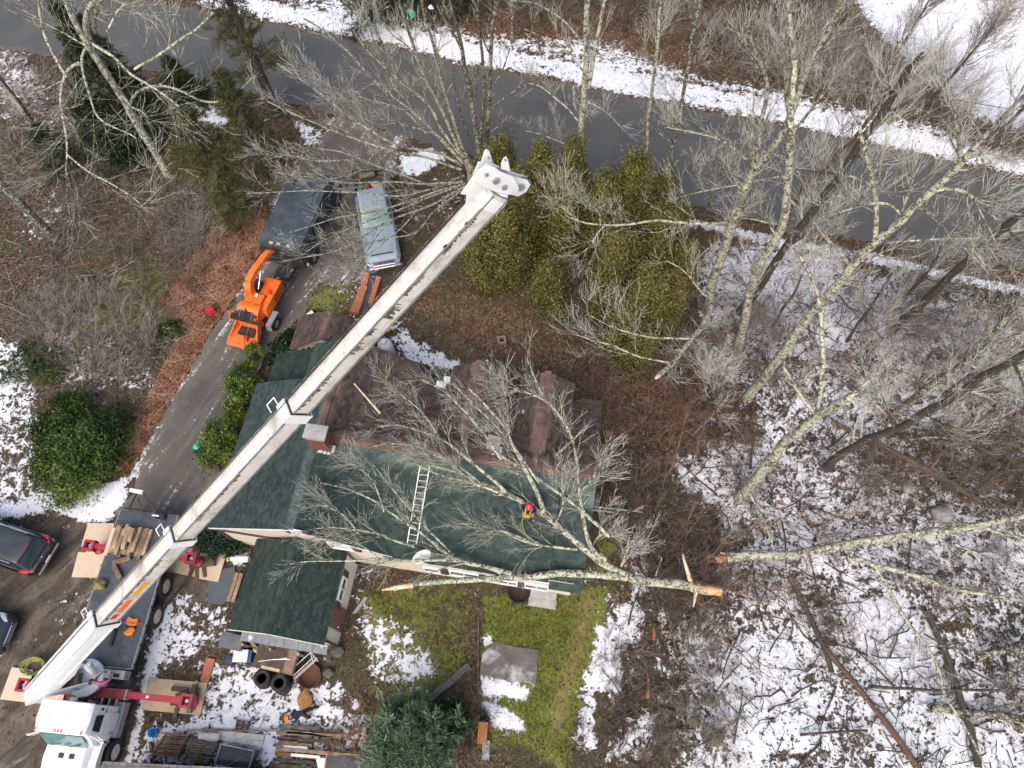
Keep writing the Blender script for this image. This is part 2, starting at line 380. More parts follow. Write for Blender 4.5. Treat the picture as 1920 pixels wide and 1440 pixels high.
# grass and moss
zone('grass', [(900, 1115), (1010, 1120), (1100, 1100), (1145, 1100), (1120, 1180), (1090, 1300), (1060, 1440), (970, 1400), (900, 1400), (905, 1200)], 1.0, 1.0)
zone('grass', [(660, 1100), (880, 1090), (900, 1150), (880, 1260), (800, 1330), (680, 1320)], 0.52, 1.4)
zone('grass', [(800, 560), (1000, 560), (1050, 620), (960, 680), (800, 620)], 0.36, 2)
zone('grass', [(1140, 1080), (1180, 1000), (1120, 960), (1100, 1090)], 0.6, 0.8)
zone('grass', [(60, 560), (300, 470), (380, 540), (340, 650), (120, 660)], 0.4, 2)
zone('grass', [(130, 230), (520, 260), (560, 330), (480, 420), (300, 330)], 0.5, 2)
zone('grass', [(560, 560), (640, 520), (690, 560), (620, 620)], 0.6, 1)
zone('grass', [(300, 1200), (440, 1140), (700, 1240), (700, 1330), (400, 1330)], 0.22, 1)
# mud of the yard and of the worn garden track, reddish leaves by the drive
zone('mud', [(-300, 1010), (40, 985), (110, 960), (190, 985), (230, 940), (400, 960), (440, 1060), (430, 1120), (330, 1130), (290, 1180), (250, 1440), (-300, 1600)], 1.0, 0.8)
zone('red', [(300, 560), (400, 430), (500, 360), (500, 450), (430, 580), (360, 690), (300, 800), (240, 890), (215, 880), (280, 740), (340, 620)], 1.0, 1.6)
zone('red', [(740, 500), (1080, 560), (1120, 700), (1200, 760), (1180, 850), (1120, 900), (1130, 700), (860, 690), (760, 600)], 0.45, 2)
zone('red', [(700, 0), (1560, 0), (1500, 150), (1100, 120), (800, 60)], 0.5, 2)
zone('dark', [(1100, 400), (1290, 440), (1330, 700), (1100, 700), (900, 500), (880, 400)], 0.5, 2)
trk = strip_poly([(1110, 1110), (1085, 1200), (1060, 1290), (1040, 1370)], 0.7)
zone('tan', trk, 1.0, 1.1, world=True)
A['snow'] = A['snow']+0.16*nz(GX, GY, 0.7, 3)*np.clip(1.25-A['snow'], 0, 1)+0.09*nz(GX, GY, 2.3, 13)*np.clip(1.3-A['snow'], 0, 1)
for k in ('grass', 'mud'): A[k] += 0.12*nz(GX, GY, 0.9, 3)*(A[k] > 0.03)
sdr = np.maximum(sdist(GX, GY, road_w), sdist(GX, GY, drive_w))
inroad = np.clip(0.5+sdr/0.5, 0, 1)
# thickness of the snow and unevenness of the floor are in the mesh
GZ = 0.020*nz(GX, GY, 1.3, 1)+0.018*nz(GX, GY, 3.1, 2)+0.07*np.clip(A['snow']-0.75, 0, 0.4)/0.4 - 0.04
GZ += np.where(np.clip(A['mud'], 0, 1) > 0.5, -0.01, 0.0)
GZ = GZ*(1-inroad)-0.07*inroad
# a small hollow round the frozen clearing keeps the ground one sheet
ny, nx = GX.shape; idx = np.arange(nx*ny).reshape(ny, nx)
GF = np.stack([idx[:-1, :-1], idx[:-1, 1:], idx[1:, 1:], idx[1:, :-1]], -1).reshape(-1, 4)
mg, nt, b = new_mat('woodland_floor')
v = coords(nt)
def attr(nt, n):
    a = nt.nodes.new('ShaderNodeAttribute'); a.attribute_name = n; return a.outputs['Fac']
fine = noise(nt, v, 9.0, 8, 0.72); mid = noise(nt, v, 2.6, 6, 0.65, 0.6); big = noise(nt, v, 0.45, 4, 0.6)
vor = nt.nodes.new('ShaderNodeTexVoronoi'); vor.inputs['Scale'].default_value = 5.5; L(nt, v, vor.inputs['Vector'])
vorl = nt.nodes.new('ShaderNodeTexVoronoi'); vorl.inputs['Scale'].default_value = 9; L(nt, v, vorl.inputs['Vector'])
leaf = ramp(nt, vorl.outputs['Color'], [(0.1, (0.028, 0.022, 0.016)), (0.35, (0.075, 0.052, 0.035)), (0.6, (0.125, 0.084, 0.056)), (0.85, (0.20, 0.145, 0.10))]).outputs[0]
leaf = mixc(nt, ramp(nt, fine, [(0.35, (1, 1, 1)), (0.6, (0, 0, 0))]).outputs[0], leaf, (0.035, 0.022, 0.015))
leaf = mixc(nt, ramp(nt, big, [(0.40, (0, 0, 0)), (0.60, (0.7,)*3)]).outputs[0], leaf, (0.062, 0.060, 0.032))
redl = ramp(nt, vorl.outputs['Color'], [(0.1, (0.07, 0.032, 0.02)), (0.5, (0.20, 0.095, 0.055)), (0.9, (0.33, 0.19, 0.12))]).outputs[0]
redl = mixc(nt, ramp(nt, fine, [(0.35, (0.8,)*3), (0.55, (0, 0, 0))]).outputs[0], redl, (0.06, 0.03, 0.02))
c = mixc(nt, ramp(nt, mth(nt, 'ADD', attr(nt, 'red'), mth(nt, 'MULTIPLY_ADD', mid, 0.9, -0.45)), [(0.3, (0, 0, 0)), (0.8, (1, 1, 1))]).outputs[0], leaf, redl)
gr = ramp(nt, fine, [(0.3, (0.05, 0.078, 0.013)), (0.5, (0.14, 0.18, 0.030)), (0.7, (0.27, 0.28, 0.065))]).outputs[0]
gr = mixc(nt, ramp(nt, mid, [(0.5, (0, 0, 0)), (0.65, (0.6,)*3)]).outputs[0], gr, (0.19, 0.14, 0.055))
c = mixc(nt, ramp(nt, mth(nt, 'ADD', attr(nt, 'grass'), mth(nt, 'MULTIPLY_ADD', mid, 1.3, -0.65)), [(0.38, (0, 0, 0)), (0.62, (1, 1, 1))]).outputs[0], c, gr)
c = mixc(nt, ramp(nt, mth(nt, 'ADD', attr(nt, 'tan'), mth(nt, 'MULTIPLY_ADD', mid, 0.8, -0.4)), [(0.35, (0, 0, 0)), (0.8, (0.8,)*3)]).outputs[0], c, mixc(nt, fine, (0.17, 0.12, 0.05), (0.30, 0.21, 0.10)))
mudc = ramp(nt, noise(nt, v, 1.1, 8, 0.65, 0.4), [(0.3, (0.055, 0.043, 0.032)), (0.5, (0.13, 0.105, 0.078)), (0.7, (0.2, 0.17, 0.13))]).outputs[0]
mudc = mixc(nt, ramp(nt, fine, [(0.5, (0, 0, 0)), (0.75, (0.5,)*3)]).outputs[0], mudc, (0.26, 0.22, 0.17))
mp = nt.nodes.new('ShaderNodeMapping'); mp.vector_type = 'TEXTURE'; mp.inputs['Rotation'].default_value = (0, 0, 0.9); mp.inputs['Scale'].default_value = (2.2, 0.6, 1); L(nt, v, mp.inputs['Vector'])
mudc = mixc(nt, ramp(nt, noise(nt, mp.outputs[0], 0.8, 6, 0.6, 0.5), [(0.42, (0.75,)*3), (0.55, (0, 0, 0))]).outputs[0], mudc, (0.045, 0.036, 0.028))
mudc = mixc(nt, ramp(nt, noise(nt, mp.outputs[0], 1.1, 7, 0.65, 0.4), [(0.62, (0, 0, 0)), (0.70, (0.6,)*3)]).outputs[0], mudc, (0.36, 0.36, 0.34))
c = mixc(nt, ramp(nt, mth(nt, 'ADD', attr(nt, 'mud'), mth(nt, 'MULTIPLY_ADD', mid, 0.5, -0.25)), [(0.4, (0, 0, 0)), (0.62, (1, 1, 1))]).outputs[0], c, mudc)
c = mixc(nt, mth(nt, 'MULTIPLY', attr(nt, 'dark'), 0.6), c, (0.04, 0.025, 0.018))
# snow: depth field minus clumps of leaves, stems and tufts that stand through it
hole = mth(nt, 'ADD', mth(nt, 'MULTIPLY_ADD', fine, 1.1, -0.33), mth(nt, 'MULTIPLY_ADD', mid, 2.1, -0.70))
hole = mth(nt, 'ADD', hole, mth(nt, 'MULTIPLY', ramp(nt, vor.outputs['Distance'], [(0.1, (1, 1, 1)), (0.45, (0, 0, 0))]).outputs[0], 0.25))
sn = mth(nt, 'SUBTRACT', mth(nt, 'MULTIPLY', attr(nt, 'snow'), 1.0), hole)
sf = ramp(nt, sn, [(0.0, (0, 0, 0)), (0.05, (0.45,)*3), (0.14, (1, 1, 1))])
sf.color_ramp.elements[0].position = 0.0
sfo = mth(nt, 'MULTIPLY', sf.outputs[0], 1.0)
snc = ramp(nt, noise(nt, v, 3.5, 6, 0.6), [(0.3, (0.62, 0.65, 0.71)), (0.65, (0.83, 0.85, 0.88))]).outputs[0]
c = mixc(nt, sfo, c, snc)
L(nt, c, b.inputs['Base Color'])
rg = ramp(nt, sfo, [(0, (0.85,)*3), (1, (0.55,)*3)]); L(nt, rg.outputs[0], b.inputs['Roughness'])
b.inputs['Specular IOR Level'].default_value = 0.2
hh = mth(nt, 'ADD', mth(nt, 'MULTIPLY', fine, 0.6), mth(nt, 'MULTIPLY', sfo, 0.5))
bp = N(nt, 'ShaderNodeBump', Strength=0.9, Distance=0.06); L(nt, hh, bp.inputs['Height']); L(nt, bp.outputs[0], b.inputs['Normal'])
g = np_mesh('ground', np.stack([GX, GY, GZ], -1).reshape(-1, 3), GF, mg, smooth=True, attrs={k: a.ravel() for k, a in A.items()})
tag(g, kind='structure')
GXg, GYg, GZg = gx, gy, GZ
def gz(x, y):
    i = np.clip(np.searchsorted(GXg, x)-1, 0, nx-2); j = np.clip(np.searchsorted(GYg, y)-1, 0, ny-2)
    return GZg[j, i]
def sheet(name, poly, z, cell, m, rag=0.12, hills=0.0):
    x0, y0 = poly.min(0)-0.5; x1, y1 = poly.max(0)+0.5
    x0, x1, y0, y1 = max(x0, -60), min(x1, 60), max(y0, -20), min(y1, 75)
    X, Y = np.meshgrid(np.arange(x0, x1, cell), np.arange(y0, y1, cell))
    sd_ = sdist(X, Y, poly)+rag*nz(X, Y, 3.0, 5)+rag*0.7*nz(X, Y, 9.0, 6)
    keep = sd_[:-1, :-1] > 0
    ii = np.arange(X.size).reshape(X.shape); F = np.stack([ii[:-1, :-1], ii[:-1, 1:], ii[1:, 1:], ii[1:, :-1]], -1)[keep]
    u, inv = np.unique(F, return_inverse=True); P = np.stack([X, Y, np.full(X.shape, z)+hills*nz(X, Y, 1.7, 8)], -1).reshape(-1, 3)[u]
    o = np_mesh(name, P, inv.reshape(-1, 4), m, smooth=True, attrs={'edge': sd_.ravel()[u]})
    return tag(o, kind='structure')
def asphalt(name, c0, c1, brown, edge_brown, snowy):
    m, nt, b = new_mat(name); v = coords(nt); e = attr(nt, 'edge')
    base = ramp(nt, noise(nt, v, 0.35, 6, 0.6, 0.5), [(0.3, c0), (0.7, c1)]).outputs[0]
    base = mixc(nt, ramp(nt, noise(nt, v, 40, 3, 0.7), [(0.45, (0, 0, 0)), (0.8, (0.3,)*3)]).outputs[0], base, (0.25, 0.24, 0.23))
    st = nt.nodes.new('ShaderNodeMapping'); st.vector_type = 'TEXTURE'; st.inputs['Rotation'].default_value = (0, 0, math.radians(edge_brown[1])); st.inputs['Scale'].default_value = (4.5, 0.5, 1); L(nt, v, st.inputs['Vector'])
    n2 = noise(nt, st.outputs[0], 1.0, 6, 0.6, 0.3)
    base = mixc(nt, ramp(nt, n2, [(0.48, (0, 0, 0)), (0.66, (edge_brown[2],)*3)]).outputs[0], base, brown)
    k = mth(nt, 'ADD', e, mth(nt, 'MULTIPLY_ADD', noise(nt, v, 1.6, 7, 0.7), 1.6, -0.8))
    base = mixc(nt, ramp(nt, k, [(0.0, (0.85,)*3), (edge_brown[0], (0, 0, 0))]).outputs[0], base, brown)
    if snowy:
        s = mth(nt, 'ADD', mth(nt, 'MULTIPLY', n2, 0.6), mth(nt, 'MULTIPLY', noise(nt, v, 5, 7, 0.75), 0.5))
        s = mth(nt, 'SUBTRACT', s, mth(nt, 'MULTIPLY', e, 0.035))
        base = mixc(nt, ramp(nt, s, [(snowy, (0, 0, 0)), (snowy+0.05, (0.85,)*3)]).outputs[0], base, (0.7, 0.72, 0.75))
    L(nt, base, b.inputs['Base Color'])
    r_ = ramp(nt, noise(nt, v, 0.6, 4), [(0.35, (0.45,)*3), (0.6, (0.75,)*3)]); L(nt, r_.outputs[0], b.inputs['Roughness'])
    bp = N(nt, 'ShaderNodeBump', Strength=0.4, Distance=0.02); L(nt, noise(nt, v, 30, 5, 0.7), bp.inputs['Height']); L(nt, bp.outputs[0], b.inputs['Normal'])
    return m
sheet('road', road_w, 0.0, 0.14, asphalt('wet_road_asphalt', (0.056, 0.058, 0.056), (0.088, 0.089, 0.084), (0.12, 0.09, 0.075), (0.5, -18, 0.15), None), 0.16)
sheet('driveway', drive_w, -0.012, 0.10, asphalt('worn_drive_gravel', (0.045, 0.042, 0.040), (0.105, 0.094, 0.082), (0.15, 0.132, 0.105), (0.8, 64, 0.75), 0.59), 0.22, 0.008)
# ------------------------------------------------------------------ buildings
B0, B1 = at(478, 1027), at(1062, 1120)
HDG = math.atan2(B1[1]-B0[1], B1[0]-B0[0])
hx = np.array([math.cos(HDG), math.sin(HDG), 0]); hy = np.array([-math.sin(HDG), math.cos(HDG), 0])
def h2w(x, y, z=0): return Vector(B0+hx*x+hy*y+np.array([0, 0, z]))
def loc(px, py, z=0):
    p = at(px, py, z)-B0; return p@hx, p@hy
def onwall(px, py, y=None, x=None):
    """where a sight line meets the wall plane y=const or x=const of the house frame: (x, y, z)"""
    d = (px-960)/FPX*cr - (py-720)/FPX*cu + cf; o = CAM-B0
    t = (y-o@hy)/(d@hy) if y is not None else (x-o@hx)/(d@hx)
    p = o+d*t; return p@hx, p@hy, p[2]
def shinglemat(name, cols, lite):
    m, nt, b = new_mat(name); g = nt.nodes.new('ShaderNodeNewGeometry'); oi = nt.nodes.new('ShaderNodeObjectInfo'); v = coords(nt)
    k = mth(nt, 'FRACT', mth(nt, 'ADD', g.outputs['Random Per Island'], oi.outputs['Random']))
    k = mth(nt, 'ADD', mth(nt, 'MULTIPLY', k, 0.8), mth(nt, 'MULTIPLY_ADD', noise(nt, v, 0.7, 5, 0.6), 0.8, -0.3))
    o = ramp(nt, k, [(0.1, cols[0]), (0.5, cols[1]), (0.95, cols[2])]).outputs[0]
    o = mixc(nt, mth(nt, 'MULTIPLY', attr(nt, 'worn'), ramp(nt, noise(nt, v, 1.5, 5, 0.65), [(0.35, (0.1,)*3), (0.6, (0.9,)*3)]).outputs[0]), o, lite)
    o = mixc(nt, ramp(nt, noise(nt, v, 25, 4, 0.8), [(0.4, (0, 0, 0)), (0.8, (0.35,)*3)]).outputs[0], o, tuple(c*0.5 for c in cols[0]))
    L(nt, o, b.inputs['Base Color']); b.inputs['Roughness'].default_value = 0.85
    bp = N(nt, 'ShaderNodeBump', Strength=0.4, Distance=0.01); L(nt, noise(nt, v, 60, 4, 0.8), bp.inputs['Height']); L(nt, bp.outputs[0], b.inputs['Normal'])
    return m
M_gsh = shinglemat('green_shingle', [(0.017, 0.031, 0.028), (0.031, 0.054, 0.049), (0.047, 0.074, 0.067)], (0.13, 0.18, 0.155))
M_dgsh = shinglemat('dark_green_shingle', [(0.008, 0.019, 0.015), (0.016, 0.035, 0.028), (0.028, 0.052, 0.043)], (0.075, 0.13, 0.105))
M_bsh = shinglemat('brown_shingle', [(0.036, 0.025, 0.022), (0.070, 0.047, 0.041), (0.11, 0.077, 0.067)], (0.25, 0.15, 0.122))
M_graysh = shinglemat('grey_shingle', [(0.09, 0.088, 0.08), (0.14, 0.135, 0.12), (0.2, 0.19, 0.17)], (0.3, 0.3, 0.28))
def roofplane(parent, O, e_, s_, poly, m, worn=None, single=0, tab=(0.27, 0.135), label=None, thick=0.13):
    """roof deck over the outline poly (metres along the eave, metres up the slope) with its shingle tabs as real wedges"""
    O, e_, s_ = Vector(O), Vector(e_).normalized(), Vector(s_).normalized(); n = e_.cross(s_)
    P = [O+e_*u+s_*v_ for u, v_ in poly]; ar = sum(poly[i][0]*poly[(i+1) % len(poly)][1]-poly[(i+1) % len(poly)][0]*poly[i][1] for i in range(len(poly)))
    if ar < 0: P = P[::-1]
    roof = MB().slab([p-n*0.002 for p in P], thick).obj('roof', m, parent)
    if label: roof['label'] = label
    pa = np.array(poly, float); u0, v0 = pa.min(0); u1, v1 = pa.max(0)
    us, vs = [], []
    row = 0; vv = v0
    while vv < v1-0.02:
        off = (row % 2)*0.5*tab[0]+random.uniform(-.05, .05)
        uu = u0-tab[0]+off
        while uu < u1: us.append((uu, vv)); uu += tab[0]
        vv += tab[1]; row += 1
    T = np.array(us); cu_ = T[:, 0]+tab[0]/2; cv_ = T[:, 1]+tab[1]/2
    keep = sdist(cu_, cv_, pa) > -0.02; T = T[keep]
    if len(T) == 0: return roof
    j = rng.uniform(0, 0.018, len(T)); wv = worn(T[:, 0]+tab[0]/2, T[:, 1]+tab[1]/2) if worn else np.zeros(len(T))
    O_, E_, S_, N_ = map(np.array, (O, e_, s_, n))
    def wedge(Tu, Tv, jj):
        a = np.clip(Tu+0.008, u0, u1); b_ = np.clip(Tu+tab[0]-0.008, u0, u1); lo = np.clip(Tv-jj, v0, v1); hi = np.clip(Tv+tab[1]*1.25, v0, v1)
        top = 0.022+jj*0.9
        def pt(u, v_, h): return O_+E_*u[:, None]+S_*v_[:, None]+N_*h[:, None]
        z = np.zeros(len(Tu))
        return np.stack([pt(a, lo, z), pt(b_, lo, z), pt(b_, lo, top), pt(a, lo, top), pt(b_, hi, z+0.001), pt(a, hi, z+0.001)], 1)
    Vv = wedge(T[:, 0], T[:, 1], j)
    fb = np.array([(0, 1, 2, 3), (3, 2, 4, 5), (1, 4, 2, 2), (0, 3, 5, 5)])
    fq = np.array([(0, 1, 2, 3), (3, 2, 4, 5)])
    nn = len(T)
    sel = np.zeros(nn, bool)
    if single:
        d = np.abs(cu_[keep]-(u0+u1)/2)+np.abs(cv_[keep]-v0)*1.0; sel[np.argsort(d)[:single]] = True
    rest = ~sel; k = rest.sum()
    Fq = (fq[None]+np.arange(k)[:, None, None]*6).reshape(-1, 4)
    o = np_mesh('shingle_courses', Vv[rest].reshape(-1, 3), Fq, m, roof, attrs={'worn': np.repeat(wv[rest], 6)}); o['kind'] = 'stuff'
    if single:
        a = np.array([[0.008-tab[0]/2, 0, 0], [tab[0]/2-0.008, 0, 0]]); 
        base = [Vector((sx*(tab[0]/2-0.008), 0, 0)) for sx in (-1, 1)]+[Vector((sx*(tab[0]/2-0.008), 0, 0.02)) for sx in (1, -1)]+[Vector((sx*(tab[0]/2-0.008), tab[1]*1.25, 0.001)) for sx in (1, -1)]
        mesh = bpy.data.meshes.new('shingle'); mesh.from_pydata(base, [], [(0, 1, 2, 3), (3, 2, 4, 5), (1, 4, 2), (0, 3, 5)]); mesh.materials.append(m)
        R = Matrix((e_, s_, n)).transposed().to_4x4()
        for (u_, v_), jj in zip(T[sel], j[sel]):
            q = link('shingle', mesh, roof); p = O+e_*(u_+tab[0]/2)+s_*(v_-jj); q.matrix_local = Matrix.Translation(p) @ R
    return roof
M_wall = mat('beige_siding', (0.60, 0.53, 0.44), 0.7, 0.06, 2, dirt=(0.4, 0.36, 0.3), dirt_amt=0.3)
M_cream = mat('cream_siding', (0.68, 0.64, 0.53), 0.7, 0.06, 2, dirt=(0.4, 0.36, 0.3), dirt_amt=0.3)
M_trim = mat('brown_trim', (0.075, 0.045, 0.038), 0.6, 0.2)
M_white = mat('white_paint', (0.78, 0.78, 0.77), 0.5, 0.04, 3)
M_glass = mat('window_glass', (0.05, 0.07, 0.09), 0.05, 0.3, 1.0)
M_shut = mat('brown_shutter', (0.085, 0.045, 0.035), 0.6, 0.2)
M_brick = mat('red_brick', (0.20, 0.075, 0.05), 0.85, 0.35, 9, rnd=0.2)
M_mort = mat('mortar', (0.30, 0.26, 0.22), 0.9, 0.2)
M_conc = mat('weathered_concrete', (0.36, 0.35, 0.33), 0.85, 0.2, 4, dirt=(0.12, 0.11, 0.1), dirt_amt=0.7)
M_flash = mat('white_flashing', (0.66, 0.69, 0.72), 0.4, 0.1, 5)
M_black = mat('black_rubber', (0.015, 0.015, 0.016), 0.7, 0.3, 8, dirt=(0.08, 0.07, 0.06), dirt_amt=0.5)
house = empty('house', h2w(0, 0), HDG, 'rambling house with green and brown shingle roofs under the fallen tree', 'house')
def wallbox(parent, x0, x1, y0, y1, z1, m, laps='SE', name='wall'):
    mb = MB(); mb.box(((x0+x1)/2, (y0+y1)/2, z1/2-0.1), (x1-x0, y1-y0, z1+0.2))
    z = 0.15
    while z < z1-0.1:
        if 'S' in laps: mb.add([(x0, y0-0.022, z), (x1, y0-0.022, z), (x1, y0-0.003, z+0.19), (x0, y0-0.003, z+0.19), (x0, y0, z), (x1, y0, z)], [(0, 1, 2, 3), (4, 5, 1, 0)])
        if 'E' in laps: mb.add([(x1+0.022, y0, z), (x1+0.022, y1, z), (x1+0.003, y1, z+0.19), (x1+0.003, y0, z+0.19), (x1, y0, z), (x1, y1, z)], [(0, 1, 2, 3), (4, 5, 1, 0)])
        if 'W' in laps: mb.add([(x0-0.022, y1, z), (x0-0.022, y0, z), (x0-0.003, y0, z+0.19), (x0-0.003, y1, z+0.19), (x0, y1, z), (x0, y0, z)], [(0, 1, 2, 3), (4, 5, 1, 0)])
        z += 0.19
    return mb.obj(name, m, parent)
wallbox(house, 6.3, 14.45, 0.1, 8.05, 2.75, M_wall)
wallbox(house, -0.75, 6.29, 0.105, 6.7, 2.95, M_wall, 'SW')
MB().prism([(-0.75, 2.90), (6.6, 2.90), (3.1, 4.86)], 0.0, 0.25, Matrix.Rotation(PI/2, 3, 'X'), (0, 0.36, 0)).obj('gable_wall', M_wall, house)
MB().prism([(3.2, 2.6), (6.0, 2.6), (6.0, 3.0), (3.2, 4.7)], 0.0, 0.25, Matrix.Rotation(PI/2, 3, 'X'), (0, 8.5, 0)).obj('gable_wall', M_wall, house)
wallbox(house, -0.4, 3.0, 6.71, 9.0, 2.3, M_wall, 'W'); wallbox(house, 0.0, 2.9, 9.01, 10.5, 2.4, M_wall, 'W'); wallbox(house, 3.01, 5.9, 6.71, 8.4, 2.6, M_wall, 'E')
MB().prism([(0.01, 2.6), (8.04, 2.6), (4.1, 4.55)], 0.0, 0.25, Matrix(((0, 0, 1), (1, 0, 0), (0, 1, 0))), (14.2, 0, 0)).obj('gable_wall', M_wall, house)
def slopev(dz, dh): a = math.hypot(dz, dh); return dh/a, dz/a, a
# main block
ch, sh_, ln = slopev(4.75-2.80, 4.12)
def worn_top(l, wd=0.75): return lambda u, v_: np.clip((v_-(l-wd))/0.3, 0, 1)
roofplane(house, (3.3, -0.02, 2.80), (1, 0, 0), (0, ch, sh_), [(3.4, 0), (10.12, 0), (10.12, ln), (0.0, ln), (0.4, ln-0.6)], M_gsh, worn_top(ln, 0.9), 300, label='long green shingle slope facing the garden')
cb, sb, lb = slopev(4.70-2.55, 4.32)
roofplane(house, (13.46, -0.22, 2.55), (1, 0, 0), (0, cb, sb), [(0, 0), (1.36, 0), (1.36, lb), (0, lb)], M_gsh, worn_top(lb, 1.5))
cn, sn_, lnn = slopev(4.75-2.75, 4.3)
roofplane(house, (14.8, 8.4, 2.75), (-1, 0, 0), (0, -cn, sn_), [(0, 0), (9.5, 0), (11.6, lnn), (0, lnn)], M_bsh, worn_top(lnn, 0.65))
# west wing
cw, sw, lw = slopev(5.0-2.82, 4.2)
roofplane(house, (-1.1, 6.9, 2.82), (0, -1, 0), (cw, 0, sw), [(0, 0), (6.86, 0), (6.86, lw), (0, lw)], M_gsh, lambda u, v_: np.clip((v_-(lw-0.35))/0.2, 0, 1)*0.9)
ce, se, le = slopev(5.0-2.85, 3.85)
roofplane(house, (6.95, 0.03, 2.85), (0, 1, 0), (-ce, 0, se), [(0, 0), (0.6, 0), (4.35, le-0.05), (4.35, le), (0, le)], M_gsh, lambda u, v_: np.clip((v_-(le-0.3))/0.2, 0, 1)*0.8)
roofplane(house, (6.95, 0.03, 2.85), (0, 1, 0), (-ce, 0, se), [(4.36, le-0.5), (5.6, 2.1), (7.2, 0.8), (8.8, 0.8), (8.8, le), (4.36, le)], M_bsh, worn_top(le, 0.55))
cc, sc_, lc_ = slopev(5.0-4.2, 1.55)
roofplane(house, (1.55, 8.65, 4.2), (0, -1, 0), (cc, 0, sc_), [(0, 0), (1.74, 0), (1.74, lc_), (0, lc_)], M_gsh)
wallbox(house, 1.75, 3.1, 6.91, 8.5, 4.2, M_wall, 'W')
# low roofs at the north-west corner
a_, b_, l_ = slopev(0.75, 3.9)
roofplane(house, (-0.82, 9.25, 2.5), (0, -1, 0), (a_, 0, b_), [(0.65, 0), (2.34, 0), (2.34, 2.6), (0.0, 2.6), (0.35, 0.9)], M_dgsh)
a_, b_, l_ = slopev(0.85, 1.65)
roofplane(house, (-0.25, 10.85, 2.65), (0, -1, 0), (a_, 0, b_), [(0, 0), (1.9, 0), (1.5, l_), (0.0, l_)], M_bsh, worn_top(l_, 0.25), label='small brown gable roof at the corner by the drive')
roofplane(house, (3.05, 9.3, 2.65), (0, 1, 0), (-a_, 0, b_), [(0, 0), (1.55, 0), (1.55, l_), (0, l_)], M_bsh, worn_top(l_, 0.25))
# two gabled dormer wings on the north side
for xr, zr, xa, xb, y0, y1, yh in ((9.1, 4.38, 7.88, 10.3, 4.9, 8.78, 8.5), (12.2, 4.55, 11.03, 13.43, 4.15, 8.62, 8.35)):
    ze = zr-0.80; a_, b_, l_ = slopev(zr-ze, xr-xa)
    wn = lambda u, v_: np.clip((v_-(l_-0.42))/0.12, 0, 1)
    roofplane(house, (xa, y1, ze), (0, -1, 0), (a_, 0, b_), [(0, 0), (y1-y0, 0), (y1-y0, l_), (0, l_)], M_bsh, wn)
    a2, b2, l2 = slopev(zr-ze, xb-xr)
    roofplane(house, (xb, y0, ze), (0, 1, 0), (-a2, 0, b2), [(0, 0), (y1-y0, 0), (y1-y0, l2), (0, l2)], M_bsh, wn)
    MB().prism([(xa+0.2, 0), (xb-0.2, 0), (xb-0.2, ze+0.1), (xr, zr-0.14), (xa+0.2, ze+0.1)], 0, yh-y0-0.2, Matrix.Rotation(PI/2, 3, 'X'), (0, yh, 0)).obj('dormer_wall', M_trim, house)
# trim boards
tb = MB()
tb.bar((-1.1, 0.02, 2.72), (3.1, 0.02, 4.90), 0.03, 0.1); tb.bar((3.1, 0.015, 4.90), (6.95, 0.015, 2.75), 0.03, 0.1)
tb.obj('bargeboard', M_white, house)
tb = MB(); tb.bar((7.0, -0.035, 2.73), (13.44, -0.035, 2.73), 0.025, 0.1); tb.obj('fascia', M_white, house)
MB().bar((-1.12, -0.1, 2.74), (-1.12, 6.9, 2.74), 0.03, 0.16).obj('fascia', M_trim, house)
MB().bar((-0.76, 0.08, 0.0), (-0.76, 0.08, 2.8), 0.14, 0.14).obj('corner_board', M_trim, house)
MB().bar((-0.7, 0.05, 2.62), (3.9, 0.05, 2.66), 0.1, 0.07).obj('belt_course', M_trim, house)
def window(parent, c, wd, ht, face, panes=2, shut=(1, 1), gm=None):
    """c = centre on the wall; face 'S' or 'E'"""
    e = empty('window', c, 0 if face == 'S' else PI/2); e.parent = parent
    fr = MB(); t = 0.07
    for sx in (-1, 1): fr.box((sx*(wd/2-t/2), -0.04, 0), (t, 0.08, ht))
    for sz in (-1, 1): fr.box((0, -0.04, sz*(ht/2-t/2)), (wd-2*t, 0.08, t))
    for i in range(1, panes): fr.box((-wd/2+wd*i/panes, -0.045, 0), (0.05, 0.07, ht-2*t))
    fr.obj('frame', M_white, e); pw = (wd-2*t)/panes
    for i in range(panes): MB().box((-wd/2+t+pw*(i+0.5), -0.02, 0), (pw-0.01, 0.03, ht-2*t)).obj('pane', gm or M_glass, e)
    for k, sx in zip(shut, (-1, 1)):
        if k:
            s_ = MB(); s_.box((sx*(wd/2+0.16), -0.03, 0), (0.26, 0.04, ht))
            for q in range(7): s_.box((sx*(wd/2+0.16), -0.055, -ht/2+ht*(q+0.5)/7), (0.2, 0.02, ht/12))
            s_.obj('shutter', M_shut, e)
    return e
for (px, py), wd, ht, pn, sh in (((811, 1067), 0.75, 0.85, 1, (0, 1)), ((871, 1075), 1.3, 0.95, 2, (1, 1)), ((922, 1084), 0.5, 0.8, 1, (1, 0)), ((953, 1092), 0.85, 0.85, 2, (0, 1)), ((1006, 1100), 1.05, 0.95, 2, (1, 0))):
    x, y, z = onwall(px, py, y=0.1); window(house, (x, 0.08, min(max(z, 1.0), 1.75)), wd, ht, 'S', pn, sh)
for (px, py), wd, ht in (((558, 995), 0.5, 0.6), ((640, 1022), 1.0, 1.0)):
    x, y, z = onwall(px, py, y=0.1); window(house, (x, 0.08, z), wd, ht, 'S', 1, (1, 1), M_flash if wd > 0.8 else None)
